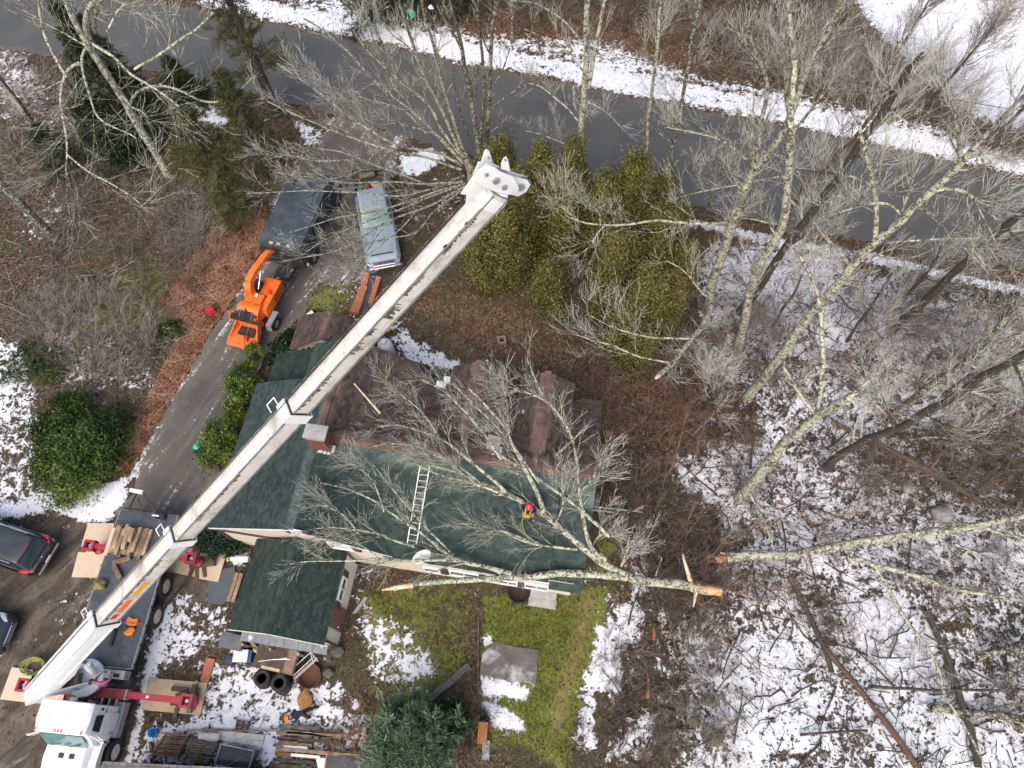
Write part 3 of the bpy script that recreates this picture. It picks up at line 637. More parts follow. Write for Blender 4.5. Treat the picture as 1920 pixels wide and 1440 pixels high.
# chimneys with their bricks
def chimney(c, sx, sy, z0, z1, cap, open_top=False):
    e = empty('chimney', (c[0], c[1], z0)); e.parent = house; h = z1-z0
    MB().box((0, 0, h/2), (sx-0.03, sy-0.03, h)).obj('core', M_mort, e)
    bk = MB(); z = 0.0; r = 0; bh, bl = 0.067, 0.2
    while z < h-0.03:
        for s_, (ln_, fx) in enumerate(((sx, 0), (sx, 0), (sy, 1), (sy, 1))):
            n_ = max(1, round(ln_/0.21)); st = ln_/n_
            for i in range(n_ + (r % 2)):
                u = -ln_/2+(i+0.5-(r % 2)*0.5)*st; a = max(-ln_/2, u-st/2+0.006); b2 = min(ln_/2, u+st/2-0.006)
                if b2-a < 0.03: continue
                o_ = random.uniform(0, 0.006); q = (sy if not fx else sx)/2-0.02
                sg = 1 if s_ % 2 else -1
                if not fx: bk.box(((a+b2)/2, sg*(q+o_), z+bh/2), (b2-a, 0.04, bh-0.012))
                else: bk.box((sg*(q+o_), (a+b2)/2, z+bh/2), (0.04, b2-a, bh-0.012))
        z += bh; r += 1
    o = bk.obj('brickwork', M_brick, e); o['kind'] = 'stuff'
    if open_top:
        cp = MB(); w_ = cap
        for s2 in (-1, 1): cp.box((s2*(sx/2-0.03), 0, h+0.04), (0.14, sy+0.1, 0.1)); cp.box((0, s2*(sy/2-0.03), h+0.04), (sx-0.2, 0.14, 0.1))
        cp.obj('crown', M_conc, e)
        MB().box((0, 0, h-0.02), (sx-0.2, sy-0.2, 0.02)).obj('flue', M_black, e)
        MB().bar((-sx/2+0.1, -sy/2+0.1, h+0.1), (sx/2-0.1, sy/2-0.1, h+0.1), 0.03).obj('flue_bar', M_conc, e)
    else:
        for sx_ in (-1, 1): MB().box((sx_*(sx/2-0.1), 0, h+0.06), (0.1, sy-0.1, 0.12)).obj('cap_support', M_brick, e)
        MB().box((0, 0, h+0.16), (cap[0], cap[1], 0.08)).obj('cap', M_conc, e, bevel=0.015)
        MB().box((0, 0, h+0.02), (sx-0.25, sy-0.2, 0.03)).obj('flue', M_black, e)
    fl = MB()
    for q in range(5): fl.box((-sx/2+sx*(q+0.5)/5, -sy/2-0.06, 0.25-abs(q-2)*0.06), (sx/6, 0.1, 0.03))
    for s2 in (-1, 1): fl.box((s2*(sx/2+0.06), -sy/4, 0.12), (0.12, sy/2, 0.04))
    fl.obj('flashing', M_flash, e)
    return e
chimney((3.45, 3.75), 0.78, 0.62, 4.7, 6.0, (0.92, 0.62))
chimney((10.45, 4.75), 0.46, 0.50, 4.35, 5.15, None, True)
for px, py, z in ((1110, 905, 4.3), (933, 843, 4.6)):
    x, y = loc(px, py, z); MB().box((0, 0, 0), (0.33, 0.28, 0.05)).obj('flashing', M_flash, house, (x, y, z))
x, y = loc(838, 712, 3.2); vn = MB(); vn.box((0, 0, 0.1), (0.3, 0.3, 0.2)); vn.box((-0.25, -0.2, 0.0), (0.45, 0.3, 0.04)); vn.obj('roof_vent', M_flash, house, (x, y, 3.05))
x, y = loc(914, 803, 3.9); MB().lathe([(0.0, 0.12), (0.3, 0.1), (0.36, 0), (0.36, -0.05)], n=12).obj('attic_fan', mat('olive_metal', (0.13, 0.13, 0.1), 0.5), house, (x, y, 3.95))
# ridge caps
def ridge(parent, a, b, m, wd=0.17, wn=0.9):
    a, b = Vector(a), Vector(b); n_ = int((b-a).length/0.2); d = (b-a)/n_; s_ = d.cross(Vector((0, 0, 1))).normalized(); vs, fs = [], []
    for i in range(n_):
        p, q = a+d*i, a+d*(i+1.25); k = len(vs); up = Vector((0, 0, 0.035+random.uniform(0, 0.01))); dn = Vector((0, 0, 0.045))
        vs += [p-s_*wd-dn+up*.5, p+up, p+s_*wd-dn+up*.5, q-s_*wd-dn, q+up*0.4, q+s_*wd-dn]
        fs += [(k, k+1, k+4, k+3), (k+1, k+2, k+5, k+4)]
    return np_mesh('ridge_cap', np.array([tuple(v) for v in vs]), np.array(fs), m, parent, attrs={'worn': np.full(len(vs), wn)})
ridge(house, (3.7, 4.1, 4.78), (14.8, 4.1, 4.78), M_bsh, 0.2); ridge(house, (3.1, 0.03, 5.02), (3.1, 3.2, 5.02), M_gsh); ridge(house, (3.12, 4.2, 5.02), (3.12, 8.65, 5.02), M_bsh)
ridge(house, (9.1, 4.9, 4.40), (9.1, 8.78, 4.40), M_bsh, 0.16); ridge(house, (12.2, 4.15, 4.57), (12.2, 8.62, 4.57), M_bsh, 0.16)
# garage-like annex
ann = empty('garden_shed', h2w(2.9, -1.8), HDG, 'beige shed with dark green gable roof attached below the house', 'shed')
wallbox(ann, -1.75, 1.95, -1.72, 1.75, 2.38, M_cream, 'SEW')
for y_ in (-1.72,): MB().prism([(-1.75, 2.37), (1.95, 2.37), (0.05, 3.35)], 0, 0.2, Matrix.Rotation(PI/2, 3, 'X'), (0, y_+0.2, 0)).obj('gable_wall', M_cream, ann)
a_, b_, l_ = slopev(1.12, 2.0)
roofplane(ann, (-1.95, 1.78, 2.40), (0, -1, 0), (a_, 0, b_), [(0, 0), (3.72, 0), (3.72, l_), (0, l_)], M_dgsh, worn_top(l_, 0.15))
a_, b_, l_ = slopev(1.12, 1.97)
roofplane(ann, (2.02, -1.94, 2.40), (0, 1, 0), (-a_, 0, b_), [(0, 0), (3.72, 0), (3.72, l_), (0, l_)], M_dgsh, worn_top(l_, 0.2))
ridge(ann, (0.05, -1.94, 3.53), (0.05, 1.78, 3.53), M_dgsh, 0.13, 0.3)
MB().bar((-1.97, -1.96, 2.33), (0.05, -1.96, 3.45), 0.025, 0.13).bar((0.05, -1.96, 3.45), (2.15, -1.96, 2.33), 0.025, 0.13).obj('bargeboard', M_cream, ann)
x, y, z = onwall(643, 1108, x=4.85); window(ann, (1.97, y+1.8, 1.75), 1.0, 0.75, 'E', 2, (1, 1))
x, y, z = onwall(627, 1155, x=4.85); dr = MB().box((1.99, y+1.8, 1.15), (0.06, 0.95, 2.1)).obj('door', mat('red_brown_door', (0.17, 0.075, 0.055), 0.6, 0.2), ann)
MB().tube((2.03, y+1.45, 1.1), (2.09, y+1.45, 1.1), 0.03).obj('handle', M_flash, dr)
MB().bar((1.98, -1.75, 0), (1.98, -1.75, 2.3), 0.1, 0.1).obj('corner_board', M_trim, ann)
# lean-to strip of grey sheeting along the foot of the annex gable
lt = empty('lean_to', h2w(3.0, -3.95), HDG, 'low grey sheet roof on posts against the shed gable end', 'lean-to')
ls = MB()
for i in range(12): ls.box((-1.75+i*0.31, 0.12, 1.3+0.012*(i % 2)), (0.30, 0.40, 0.03), Matrix.Rotation(math.radians(14), 3, 'X'))
ls.obj('roof_sheet', mat('grey_sheet', (0.13, 0.145, 0.165), 0.5, 0.25, 4, col2=(0.6, 0.62, 0.65), amt=0.05), lt)
for x_ in (-1.8, -0.6, 0.6, 1.75): MB().box((x_, -0.22, 0.58), (0.08, 0.08, 1.16)).obj('post', M_conc, lt)
# corner of a neighbouring low roof at the bottom edge
q0, q1 = at(192, 1428, 2.4), at(478, 1442, 2.4); ang = math.atan2(q1[1]-q0[1], q1[0]-q0[0])
ob = empty('outbuilding', tuple(q0*np.array([1, 1, 0])), ang, 'grey weathered shingle roof cut by the lower edge beside the pallets', 'shed')
wl = np.linalg.norm(q1-q0)
wallbox(ob, 0.25, wl-0.2, -4.6, -0.25, 2.15, M_trim, 'S', 'wall')
roofplane(ob, (wl, 0, 2.35), (-1, 0, 0), (0, -0.96, 0.28), [(0, 0), (wl, 0), (wl, 2.4), (0, 2.4)], M_graysh, lambda u, v_: (u*0+0.4))
roofplane(ob, (0, -4.85, 2.35), (1, 0, 0), (0, 0.96, 0.28), [(0, 0), (wl, 0), (wl, 2.7), (0, 2.7)], M_graysh, lambda u, v_: (u*0+0.4))
# ------------------------------------------------------------------ paints
M_wt = mat('white_truck_paint', (0.80, 0.81, 0.82), 0.25, 0.03, 2, dirt=(0.55, 0.52, 0.47), dirt_amt=0.25, coat=0.4)
M_boom = mat('dirty_white_boom_paint', (0.62, 0.605, 0.56), 0.45, 0.10, 2, dirt=(0.20, 0.175, 0.14), dirt_amt=1.0, dirt_scale=1.3)
M_boomw = mat('clean_white_boom_paint', (0.74, 0.77, 0.80), 0.35, 0.04, 2, dirt=(0.5, 0.47, 0.42), dirt_amt=0.3)
M_grease = mat('dark_grease', (0.055, 0.04, 0.032), 0.6, 0.4, 6, col2=(0.25, 0.2, 0.15), amt=0.5)
M_deck = mat('slate_deck_plate', (0.055, 0.065, 0.078), 0.5, 0.35, 2, dirt=(0.16, 0.15, 0.14), dirt_amt=0.7, bump=0.2)
M_steel = mat('grey_steel', (0.30, 0.32, 0.34), 0.45, 0.25, 4, metal=0.4, dirt=(0.12, 0.1, 0.08), dirt_amt=0.5)
M_chrome = mat('chrome', (0.75, 0.76, 0.78), 0.15, 0.05, 2, metal=1.0)
M_chass = mat('black_chassis', (0.02, 0.02, 0.021), 0.6, 0.4, 5, dirt=(0.09, 0.075, 0.06), dirt_amt=0.6)
M_red = mat('red_outrigger_paint', (0.33, 0.022, 0.04), 0.45, 0.15, 3, dirt=(0.15, 0.05, 0.04), dirt_amt=0.5)
M_rim = mat('tan_wheel_rim', (0.50, 0.45, 0.36), 0.5, 0.2, 4, dirt=(0.15, 0.08, 0.05), dirt_amt=0.8)
M_amber = mat('amber_lens', (0.55, 0.15, 0.04), 0.25, 0.1)
M_redl = mat('red_lens', (0.60, 0.02, 0.03), 0.15, 0.15, 5, coat=0.5)
M_tglass = mat('tinted_glass', (0.02, 0.03, 0.035), 0.05, 0.3, 1)
M_bglass = mat('greenish_windscreen', (0.10, 0.20, 0.20), 0.08, 0.3, 2)
M_ply = mat('plywood', (0.62, 0.49, 0.35), 0.75, 0.08, 3, dirt=(0.35, 0.25, 0.16), dirt_amt=0.45, rnd=0.05)
M_plyd = mat('worn_plywood', (0.50, 0.38, 0.25), 0.8, 0.12, 3, dirt=(0.2, 0.14, 0.09), dirt_amt=0.6)
M_tim = mat('weathered_timber', (0.24, 0.165, 0.105), 0.85, 0.3, 6, rnd=0.35, col2=(0.4, 0.3, 0.19), amt=0.3, bump=0.4)
M_timd = mat('dark_wet_timber', (0.09, 0.062, 0.045), 0.8, 0.3, 6, rnd=0.35, col2=(0.16, 0.13, 0.10), amt=0.3, bump=0.4)
def wheel(parent, c, r, wd, side, rimm=None, name='wheel'):
    """axle along local y; side = +1 when the outer face looks to +y"""
    e = empty(name, c); e.parent = parent; R = Matrix.Rotation(-PI/2*side, 3, 'X')
    MB().lathe([(r*0.58, -wd/2), (r*0.9, -wd/2), (r, -wd/2+0.05), (r, wd/2-0.05), (r*0.92, wd/2), (r*0.58, wd/2-0.01), (r*0.58, -wd/2)], R=R, n=28).obj('tyre', M_black, e)
    rm = MB(); rm.lathe([(r*0.58, wd/2-0.02), (r*0.52, wd/2-0.03), (r*0.45, wd/2-0.1), (r*0.2, wd/2-0.1), (r*0.17, wd/2-0.02), (0.0, wd/2-0.01)], R=R, n=20)
    for i in range(8):
        a = 2*PI*i/8; p = R @ Vector((r*0.33*math.cos(a), r*0.33*math.sin(a), wd/2-0.09)); q = R @ Vector((r*0.33*math.cos(a), r*0.33*math.sin(a), wd/2-0.06)); rm.tube(p, q, 0.02, n=5)
    rm.obj('rim', rimm or M_rim, e); return e
# ------------------------------------------------------------------ crane truck
TO = Vector((-16.9, 5.3, 0)); TA = math.radians(-96.6)
truck = empty('crane_truck', TO, TA, 'white crane truck with its telescopic boom stretched out over the house', 'crane truck')
tex = Vector((math.cos(TA), math.sin(TA), 0)); tey = Vector((-math.sin(TA), math.cos(TA), 0))
def t2w(x, y, z): return TO+tex*x+tey*y+Vector((0, 0, z))
def w2t(p): d = Vector(p)-TO; return Vector((d.dot(tex), d.dot(tey), d.z))
dk = MB(); dk.box((-0.77, 0, 1.24), (6.46, 2.62, 0.12)); dko = dk.obj('deck', M_deck, truck)
for s in (-1, 1):
    MB().box((-0.77, s*1.335, 1.24), (6.46, 0.045, 0.15)).obj('side_rail', M_steel, dko)
    for i in range(9): MB().box((-3.8+i*0.76, s*1.375, 1.25), (0.09, 0.035, 0.13)).obj('stake_pocket', M_black, dko)
MB().box((2.47, 0, 1.3), (0.05, 2.6, 0.12)).obj('front_lip', M_steel, dko)
chs = MB()
for s in (-0.42, 0.42): chs.box((1.2, s, 0.85), (10.6, 0.1, 0.28))
for i in range(9): chs.box((-3.6+i*0.78, 0, 1.08), (0.09, 2.3, 0.18))
for i in range(4): chs.box((3.2+i*0.25, 0, 0.95), (0.08, 0.8, 0.2))
chs.obj('chassis', M_chass, truck)
for xw in (-1.0, 0.28):
    for s in (-1, 1): wheel(truck, (xw, s*1.24, 0.53), 0.53, 0.30, s)
    for s in (-1, 1): wheel(truck, (xw, s*0.90, 0.53), 0.53, 0.26, s)
    MB().tube((xw, -1.2, 0.53), (xw, 1.2, 0.53), 0.09).obj('axle', M_chass, truck)
for s in (-1, 1): wheel(truck, (5.52, 0.14+s*1.02, 0.52), 0.52, 0.30, s, M_white)
MB().tube((5.52, -0.9, 0.52), (5.52, 1.1, 0.52), 0.07).obj('axle', M_chass, truck)
# folded loading ramp at the tail
rp = MB(); rp.bar((-4.05, -1.0, 1.28), (-4.75, -0.75, 1.5), 0.07).bar((-4.02, 0.3, 1.28), (-4.85, -0.5, 1.55), 0.08).bar((-4.05, -0.35, 1.28), (-4.6, -0.7, 1.45), 0.06).bar((-4.1, -1.2, 1.28), (-4.1, 1.1, 1.28), 0.07)
rpo = rp.obj('tail_ramp', M_chass, truck); MB().box((-4.83, -0.72, 1.6), (0.16, 0.62, 0.12), Matrix.Rotation(-0.12, 3, 'Z')).obj('ramp_foot', M_white, rpo)
MB().box((-3.85, 0.62, 1.42), (0.25, 0.5, 0.2), taper=0.8).obj('winch', M_black, truck); MB().tube((-3.85, 0.3, 1.5), (-3.85, 0.6, 1.5), 0.06).obj('winch_drum', M_chrome, truck)
# control station
MB().box((2.72, 0.62, 1.35), (0.34, 1.3, 0.5)).obj('control_console', M_steel, truck, bevel=0.02)
for i in range(6): MB().tube((2.68, 0.35+i*0.1, 1.6), (2.66, 0.35+i*0.1, 1.74), 0.012).obj('lever', M_black, truck)
MB().box((2.76, 0.95, 1.61), (0.14, 0.25, 0.02)).obj('gauge_panel', M_black, truck)
MB().box((3.15, 0.75, 0.98), (0.75, 1.15, 0.06)).obj('operator_platform', M_chass, truck)
for s in (-1, 1): MB().box((4.35, 0.15+s*1.0, 0.72), (1.3, 0.34, 0.4)).obj('running_board', M_steel, truck)
for i in range(3): MB().box((3.55+i*0.0, 1.05-i*0.3, 1.14), (0.62, 0.07, 0.07)).obj('step_bar', M_steel, truck)
# outriggers
def outrigger(x, s, y_end, padz, wd=0.3):
    e = empty('outrigger', (x, 0, 0)); e.parent = truck; z = 1.05
    MB().box((0, s*0.7, z), (wd+0.08, 1.25, 0.32)).obj('housing', M_red, e)
    MB().box((0, s*(1.3+y_end)/2, z), (wd-0.04, y_end-1.3, 0.24)).obj('beam', M_red, e)
    MB().box((0, s*1.36, z+0.005), (wd+0.1, 0.06, 0.34)).obj('collar', M_steel, e)
    MB().box((-0.0, s*(y_end*0.62), z+0.125), (0.1, 0.1, 0.01)).obj('decal', M_white, e)
    fr = MB(); fr.box((0, s*(y_end+0.04), z), (wd+0.22, 0.1, 0.34)); fr.box((0, s*(y_end+0.42), z), (wd+0.22, 0.1, 0.34)); fr.box((-(wd/2+0.06), s*(y_end+0.23), z), (0.1, 0.3, 0.34)); fr.box(((wd/2+0.06), s*(y_end+0.23), z), (0.1, 0.3, 0.34))
    fr.obj('leg_frame', M_red, e)
    MB().tube((0, s*(y_end+0.23), padz+0.03), (0, s*(y_end+0.23), z+0.05), 0.07).obj('jack_leg', M_chrome, e)
    MB().lathe([(0.23, 0), (0.23, 0.04), (0.1, 0.08), (0.0, 0.09)], (0, s*(y_end+0.23), padz), n=14).obj('foot_plate', M_red, e)
outrigger(3.42, 1, 3.62, 0.42); outrigger(3.45, -1, 2.75, 0.30); outrigger(-2.2, 1, 2.15, 0.34, 0.26); outrigger(-2.35, -1, 2.05, 0.30, 0.24)
# cab and bonnet
cab = empty('cab', (0, 0.15, 0)); cab.parent = truck
def loft(secs, name, m, parent, smooth=2, close=True):
    """secs: list of rings (same number of points) -> skin"""
    n = len(secs[0]); vs = [p for r_ in secs for p in r_]
    fs = [(j*n+i, j*n+(i+1) % n, (j+1)*n+(i+1) % n, (j+1)*n+i) for j in range(len(secs)-1) for i in range(n)]
    if close: fs += [tuple(range(n-1, -1, -1)), tuple(range((len(secs)-1)*n, len(secs)*n))]
    me = bpy.data.meshes.new(name); me.from_pydata([tuple(v) for v in vs], [], fs); me.materials.append(m)
    bm = bmesh.new(); bm.from_mesh(me); bmesh.ops.recalc_face_normals(bm, faces=bm.faces)
    if smooth:
        ed = [e for e in bm.edges if len(e.link_faces) == 2 and e.calc_face_angle(0) > 0.35]
        bmesh.ops.bevel(bm, geom=ed, offset=0.05, segments=smooth, affect='EDGES', profile=0.6)
    for f in bm.faces: f.smooth = True
    bm.to_mesh(me); bm.free(); me.set_sharp_from_angle(angle=math.radians(50))
    return link(name, me, parent)
def ring(x, hb, zb, hm, zm, ht, zt, dx=0):
    return [(x, -hb, zb), (x, -hm, zm), (x+dx, -ht, zt), (x+dx, ht, zt), (x, hm, zm), (x, hb, zb)]
loft([ring(3.86, 1.02, 1.0, 1.04, 2.1, 0.99, 2.86), ring(4.9, 1.02, 1.0, 1.04, 2.1, 0.99, 2.84), ring(5.1, 1.0, 1.0, 1.02, 1.95, 0.96, 2.30), ring(5.32, 0.98, 1.0, 0.98, 1.9, 0.90, 1.92)], 'cab_shell', M_wt, cab)
rf = loft([ring(3.82, 1.02, 2.82, 1.05, 2.9, 0.9, 3.02), ring(4.5, 1.04, 2.82, 1.07, 2.9, 0.92, 3.06), ring(4.95, 0.95, 2.82, 0.97, 2.86, 0.8, 2.97)], 'roof_cap', M_wt, cab, 3)
for y in (-0.88, -0.12, 0.0, 0.12, 0.88): MB().box((4.86, y, 3.02), (0.1, 0.045, 0.05)).obj('marker_lamp', M_amber, cab, bevel=0.01)
for i, y in enumerate((-0.62, -0.5, -0.35, 0.2, 0.32, 0.45)): MB().box((4.4+0.05*(i % 3), y, 3.062), (0.16, 0.018, 0.008)).obj('painted_roof_reflection', M_steel, cab)  # grey dashes painted as branch reflections on the roof
MB().slab([(4.97, -0.85, 2.72), (5.36, -0.80, 1.99), (5.36, 0.80, 1.99), (4.97, 0.85, 2.72)], 0.03, (0.88, 0, 0.47)).obj('windscreen', M_bglass, cab, (0.03, 0, 0.03))
for y in (-0.4, 0.35): MB().bar((5.40, y-0.3, 2.02), (5.30, y+0.25, 2.26), 0.02).obj('wiper', M_black, cab)
for s in (-1, 1):
    MB().box((4.5, s*1.055, 2.32), (0.62, 0.02, 0.5), taper=0.85).obj('side_window', M_tglass, cab)
    MB().box((4.5, s*1.06, 1.45), (0.8, 0.02, 1.0)).obj('door', M_wt, cab, bevel=0.008)
    mr = MB(); mr.bar((4.95, s*1.0, 2.5), (5.1, s*1.42, 2.35), 0.03).bar((4.95, s*1.0, 2.0), (5.1, s*1.42, 2.15), 0.03); mo = mr.obj('mirror_bracket', M_white, cab); MB().box((5.1, s*1.45, 2.2), (0.08, 0.16, 0.42)).obj('mirror', M_chrome, mo, bevel=0.02)
MB().box((4.05, 1.062, 2.0), (0.16, 0.012, 0.1)).obj('door_logo', mat('green_logo', (0.05, 0.4, 0.12), 0.5), cab); MB().box((4.0, 1.062, 2.3), (0.1, 0.012, 0.14)).obj('door_logo', M_black, cab)
loft([ring(5.25, 0.78, 1.0, 0.80, 1.7, 0.66, 1.92), ring(6.4, 0.74, 1.0, 0.76, 1.6, 0.62, 1.80), ring(7.5, 0.62, 1.0, 0.64, 1.5, 0.52, 1.62)], 'bonnet', M_wt, cab)
for y in (-0.22, 0.2): MB().box((5.72, y, 1.885), (0.17, 0.2, 0.02), Matrix.Rotation(0.1, 3, 'Y')).obj('bonnet_vent', M_black, cab, bevel=0.005)
for s in (-1, 1):
    fb = MB(); n_ = 10
    out = [(5.52-0.78+0.0, 0.95)] + [(5.52-0.74*math.cos(PI*i/n_), 0.62+0.62*math.sin(PI*i/n_)+0.08) for i in range(n_+1)] + [(6.4, 0.75), (7.2, 0.75), (7.2, 1.1), (6.5, 1.45), (5.9, 1.62), (5.1, 1.55), (4.74, 1.3)]
    fb.prism([(p[0], p[1]) for p in out], 0, 0.42, Matrix.Rotation(PI/2, 3, 'X'), (0, (1.07 if s > 0 else -0.64), 0)); fb.obj('fender', M_wt, cab, bevel=0.04)
MB().box((7.55, 0, 0.75), (0.2, 2.1, 0.3)).obj('bumper', M_chrome, cab, bevel=0.04)
gr_ = MB()
for i in range(7): gr_.box((7.52, 0, 1.0+i*0.08), (0.05, 1.1, 0.03))
gr_.obj('grille', M_chrome, cab)
# turret
tc = Vector((2.95, -0.26, 0))
BA = np.array([-18.368, 1.925, 3.0]); BT = CAM+((925-960)/FPX*cr-(365-720)/FPX*cu+cf)*15.1
ba = unit(BT-BA); bs = unit(np.cross(ba, [0, 0, 1])); bn = np.cross(bs, ba); BL = np.linalg.norm(BT-BA)
tur = empty('turret', tc); tur.parent = truck
MB().lathe([(0.62, 1.2), (0.62, 1.42), (0.55, 1.44), (0.55, 1.5), (0.72, 1.52), (0.72, 1.6), (0.68, 1.63), (0, 1.63)], n=28).obj('slew_ring', M_boomw, tur)
MB().lathe([(0.5, 0.9), (0.5, 1.2)], n=16).obj('pedestal', M_chass, tur)
hdir = Vector((ba[0], ba[1], 0)).normalized(); hs = Vector((bs[0], bs[1], 0))
Wt = t2w(*tc)
def wobj(mb, name, m, parent=truck, **k):
    """mesh given in world coordinates, hung under the truck"""
    mb.v = [tuple(w2t(v)) for v in mb.v]; return mb.obj(name, m, parent, **k)
for sg in (-1, 1):
    o_ = Wt+hs*sg*0.36
    pts = [o_+hdir*0.55+Vector((0, 0, 1.62)), o_+hdir*0.1+Vector((0, 0, 2.1)), o_-hdir*0.75+Vector((0, 0, 2.95)), o_-hdir*1.05+Vector((0, 0, 3.05)), o_-hdir*1.2+Vector((0, 0, 2.8)), o_-hdir*0.75+Vector((0, 0, 2.2)), o_-hdir*0.5+Vector((0, 0, 1.62))]
    wobj(MB().slab([p-hs*sg*0.0 for p in pts], 0.05, hs), 'turret_cheek', M_boomw)
wobj(MB().box(Wt+hdir*-0.35+Vector((0, 0, 1.9)), (0.5, 0.6, 0.35)), 'winch_motor', M_grease)
# boom
bfr = Matrix((Vector(ba), Vector(bs), Vector(bn))).transposed()
def bp_(a, s, n): return Vector(BA+ba*a+bs*s+bn*n)
def bbox(a0, a1, w_, h_, s=0.0, n=0.0):
    mb = MB(); vs = [bp_(a, s+sx*w_/2, n+sn*h_/2) for a in (a0, a1) for sx, sn in ((-1, -1), (1, -1), (1, 1), (-1, 1))]
    return mb.add(vs, [(3, 2, 1, 0), (4, 5, 6, 7), (0, 1, 5, 4), (1, 2, 6, 5), (2, 3, 7, 6), (3, 0, 4, 7)])
SEC = [(-0.55, 6.26, 0.56, 0.72), (6.0, 12.06, 0.49, 0.63), (11.8, 18.74, 0.44, 0.57), (18.5, BL+0.1, 0.385, 0.50)]
def onb(px, py, s=None, n=None):
    """meet of a sight line with the plane s=const or n=const of the boom: returns (a, s, n)"""
    d = (px-960)/FPX*cr - (py-720)/FPX*cu + cf; o = CAM-BA
    t = (s-o@bs)/(d@bs) if s is not None else (n-o@bn)/(d@bn)
    p = o+d*t; return p@ba, p@bs, p@bn
for i, (a0, a1, w_, h_) in enumerate(SEC):
    if i == 0:
        # base section: deep box that swells towards the pivot
        mb = MB(); vs = []
        for a, hh_, lo in ((-0.75, 0.30, -0.10), (-0.3, h_/2, -0.45), (1.6, h_/2, -0.62), (3.2, h_/2, -h_/2), (a1, h_/2, -h_/2)):
            vs += [bp_(a, -w_/2, lo), bp_(a, w_/2, lo), bp_(a, w_/2, hh_), bp_(a, -w_/2, hh_)]
        fs = [(3, 2, 1, 0), (16, 17, 18, 19)]
        for j in range(4):
            k = j*4; fs += [(k, k+1, k+5, k+4), (k+1, k+2, k+6, k+5), (k+2, k+3, k+7, k+6), (k+3, k, k+4, k+7)]
        so_ = wobj(mb.add(vs, fs), 'boom_section', M_boomw, bevel=0.02)
    else: so_ = wobj(bbox(a0, a1, w_, h_), 'boom_section', M_boom, bevel=0.02)
    # rails on the lower edge and the seam along the top
    for (s_, n_, ww, hh_) in ((w_/2+0.012, -h_/2+0.03, 0.03, 0.06), (w_/2+0.012, h_/2-0.03, 0.03, 0.05), (-w_/2-0.012, h_/2-0.03, 0.03, 0.05)):
        wobj(bbox(max(a0, 1.0), a1-0.02, ww, hh_, s_, n_), 'edge_rail', M_boomw if i == 0 else M_steel, so_ if False else truck)
    if i < 3:
        nw, nh = w_+0.10, h_+0.10; a = a1
        cl = MB()
        for (q, ww, hh_, s_, n_) in ((0, nw, 0.05, 0, nh/2), (0, nw, 0.05, 0, -nh/2), (0, 0.05, nh-0.06, nw/2-0.025, 0), (0, 0.05, nh-0.06, -nw/2+0.025, 0)):
            b_ = bbox(a-0.32, a+0.04, ww, hh_, s_, n_); cl.add(b_.v, b_.f)
        wobj(cl, 'boom_collar', M_boomw); wobj(bbox(a+0.040, a+0.05, nw-0.045, nh-0.045), 'collar_gap_shade', M_chass)  # dark plate stands in for the shaded gap where the next section emerges
        hnd = MB(); p = [bp_(a-0.25, -nw/2, nh/2), bp_(a-0.25, -nw/2-0.24, nh/2+0.05), bp_(a-0.6, -nw/2-0.24, nh/2+0.05), bp_(a-0.6, -nw/2, nh/2)]; hnd.path(p, 0.017); wobj(hnd, 'guide_hoop', M_white)
# rope along the back of the boom, stains, load plates
rp = MB(); rp.path([bp_(-0.3, -0.1, SEC[0][3]/2+0.10), bp_(BL-0.2, -0.1, SEC[0][3]/2+0.02)], 0.012, 5); wobj(rp, 'hoist_rope', M_chass)
rp = MB(); rp.path([bp_(0.5, -0.2, SEC[0][3]/2+0.03), bp_(BL-0.6, -0.19, SEC[0][3]/2-0.02)], 0.009, 5); wobj(rp, 'control_cable', M_grease)
w1 = SEC[1][2]/2+0.004
for (p0, p1, mm) in (((262, 1094), (240, 1120), 'yellow'), ((233, 1127), (213, 1150), 'orange'), ((209, 1154), (197, 1164), 'red')):
    a_0, _, n0 = onb(*p1, s=w1); a_1, _, n1 = onb(*p0, s=w1)
    b_ = MB().slab([bp_(a, w1, n_) for a, n_ in ((a_0, -0.13), (a_1, -0.13), (a_1, 0.08), (a_0, 0.08))], 0.004, bs)
    wobj(b_, 'load_decal', mat(mm+'_decal', {'yellow': (0.72, 0.36, 0.03), 'orange': (0.75, 0.16, 0.02), 'red': (0.6, 0.03, 0.05)}[mm], 0.4, 0.1))
random.seed(3)
for j, (a_0, a_1, n_0) in enumerate(((18.95, 20.4, 1), (21.3, 21.75, 0.6), (22.0, 22.3, 0.45), (22.7, 23.2, 0.8), (23.5, 24.3, 0.9), (24.9, 26.1, 0.7), (13.2, 15.8, 1), (8.2, 10.9, 1), (6.6, 8.0, .5))):
    si = 3 if a_0 > 18.5 else (2 if a_0 > 12 else 1); w_, h_ = SEC[si][2], SEC[si][3]
    vs, fs, a = [], [], a_0
    st = MB()
    while a < a_1:
        wd_ = random.uniform(0.015, 0.06); ln_ = random.uniform(0.04, 0.16 if j not in (1, 2, 3) else 0.34); top = h_/2-0.065
        st.slab([bp_(a, w_/2+0.0035, top-ln_), bp_(a+wd_, w_/2+0.0035, top-ln_*random.uniform(0.6, 1)), bp_(a+wd_*1.1, w_/2+0.0035, top), bp_(a-0.01, w_/2+0.0035, top)], 0.003, bs); a += wd_*random.uniform(0.9, 1.9 if j not in (1, 2, 3) else 1.1)
    o = wobj(st, 'grease_streaks', M_grease); o['kind'] = 'stuff'
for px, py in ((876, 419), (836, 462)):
    a, s, n = onb(px, py, s=SEC[3][2]/2+0.003); mb = MB(); c0 = bp_(a, SEC[3][2]/2+0.004, n); mb.tube(c0, c0+Vector(bs)*0.004, 0.065, n=16); wobj(mb, 'lightening_hole', mat('void_black', (0.004, 0.004, 0.004), 0.9, 0.0))
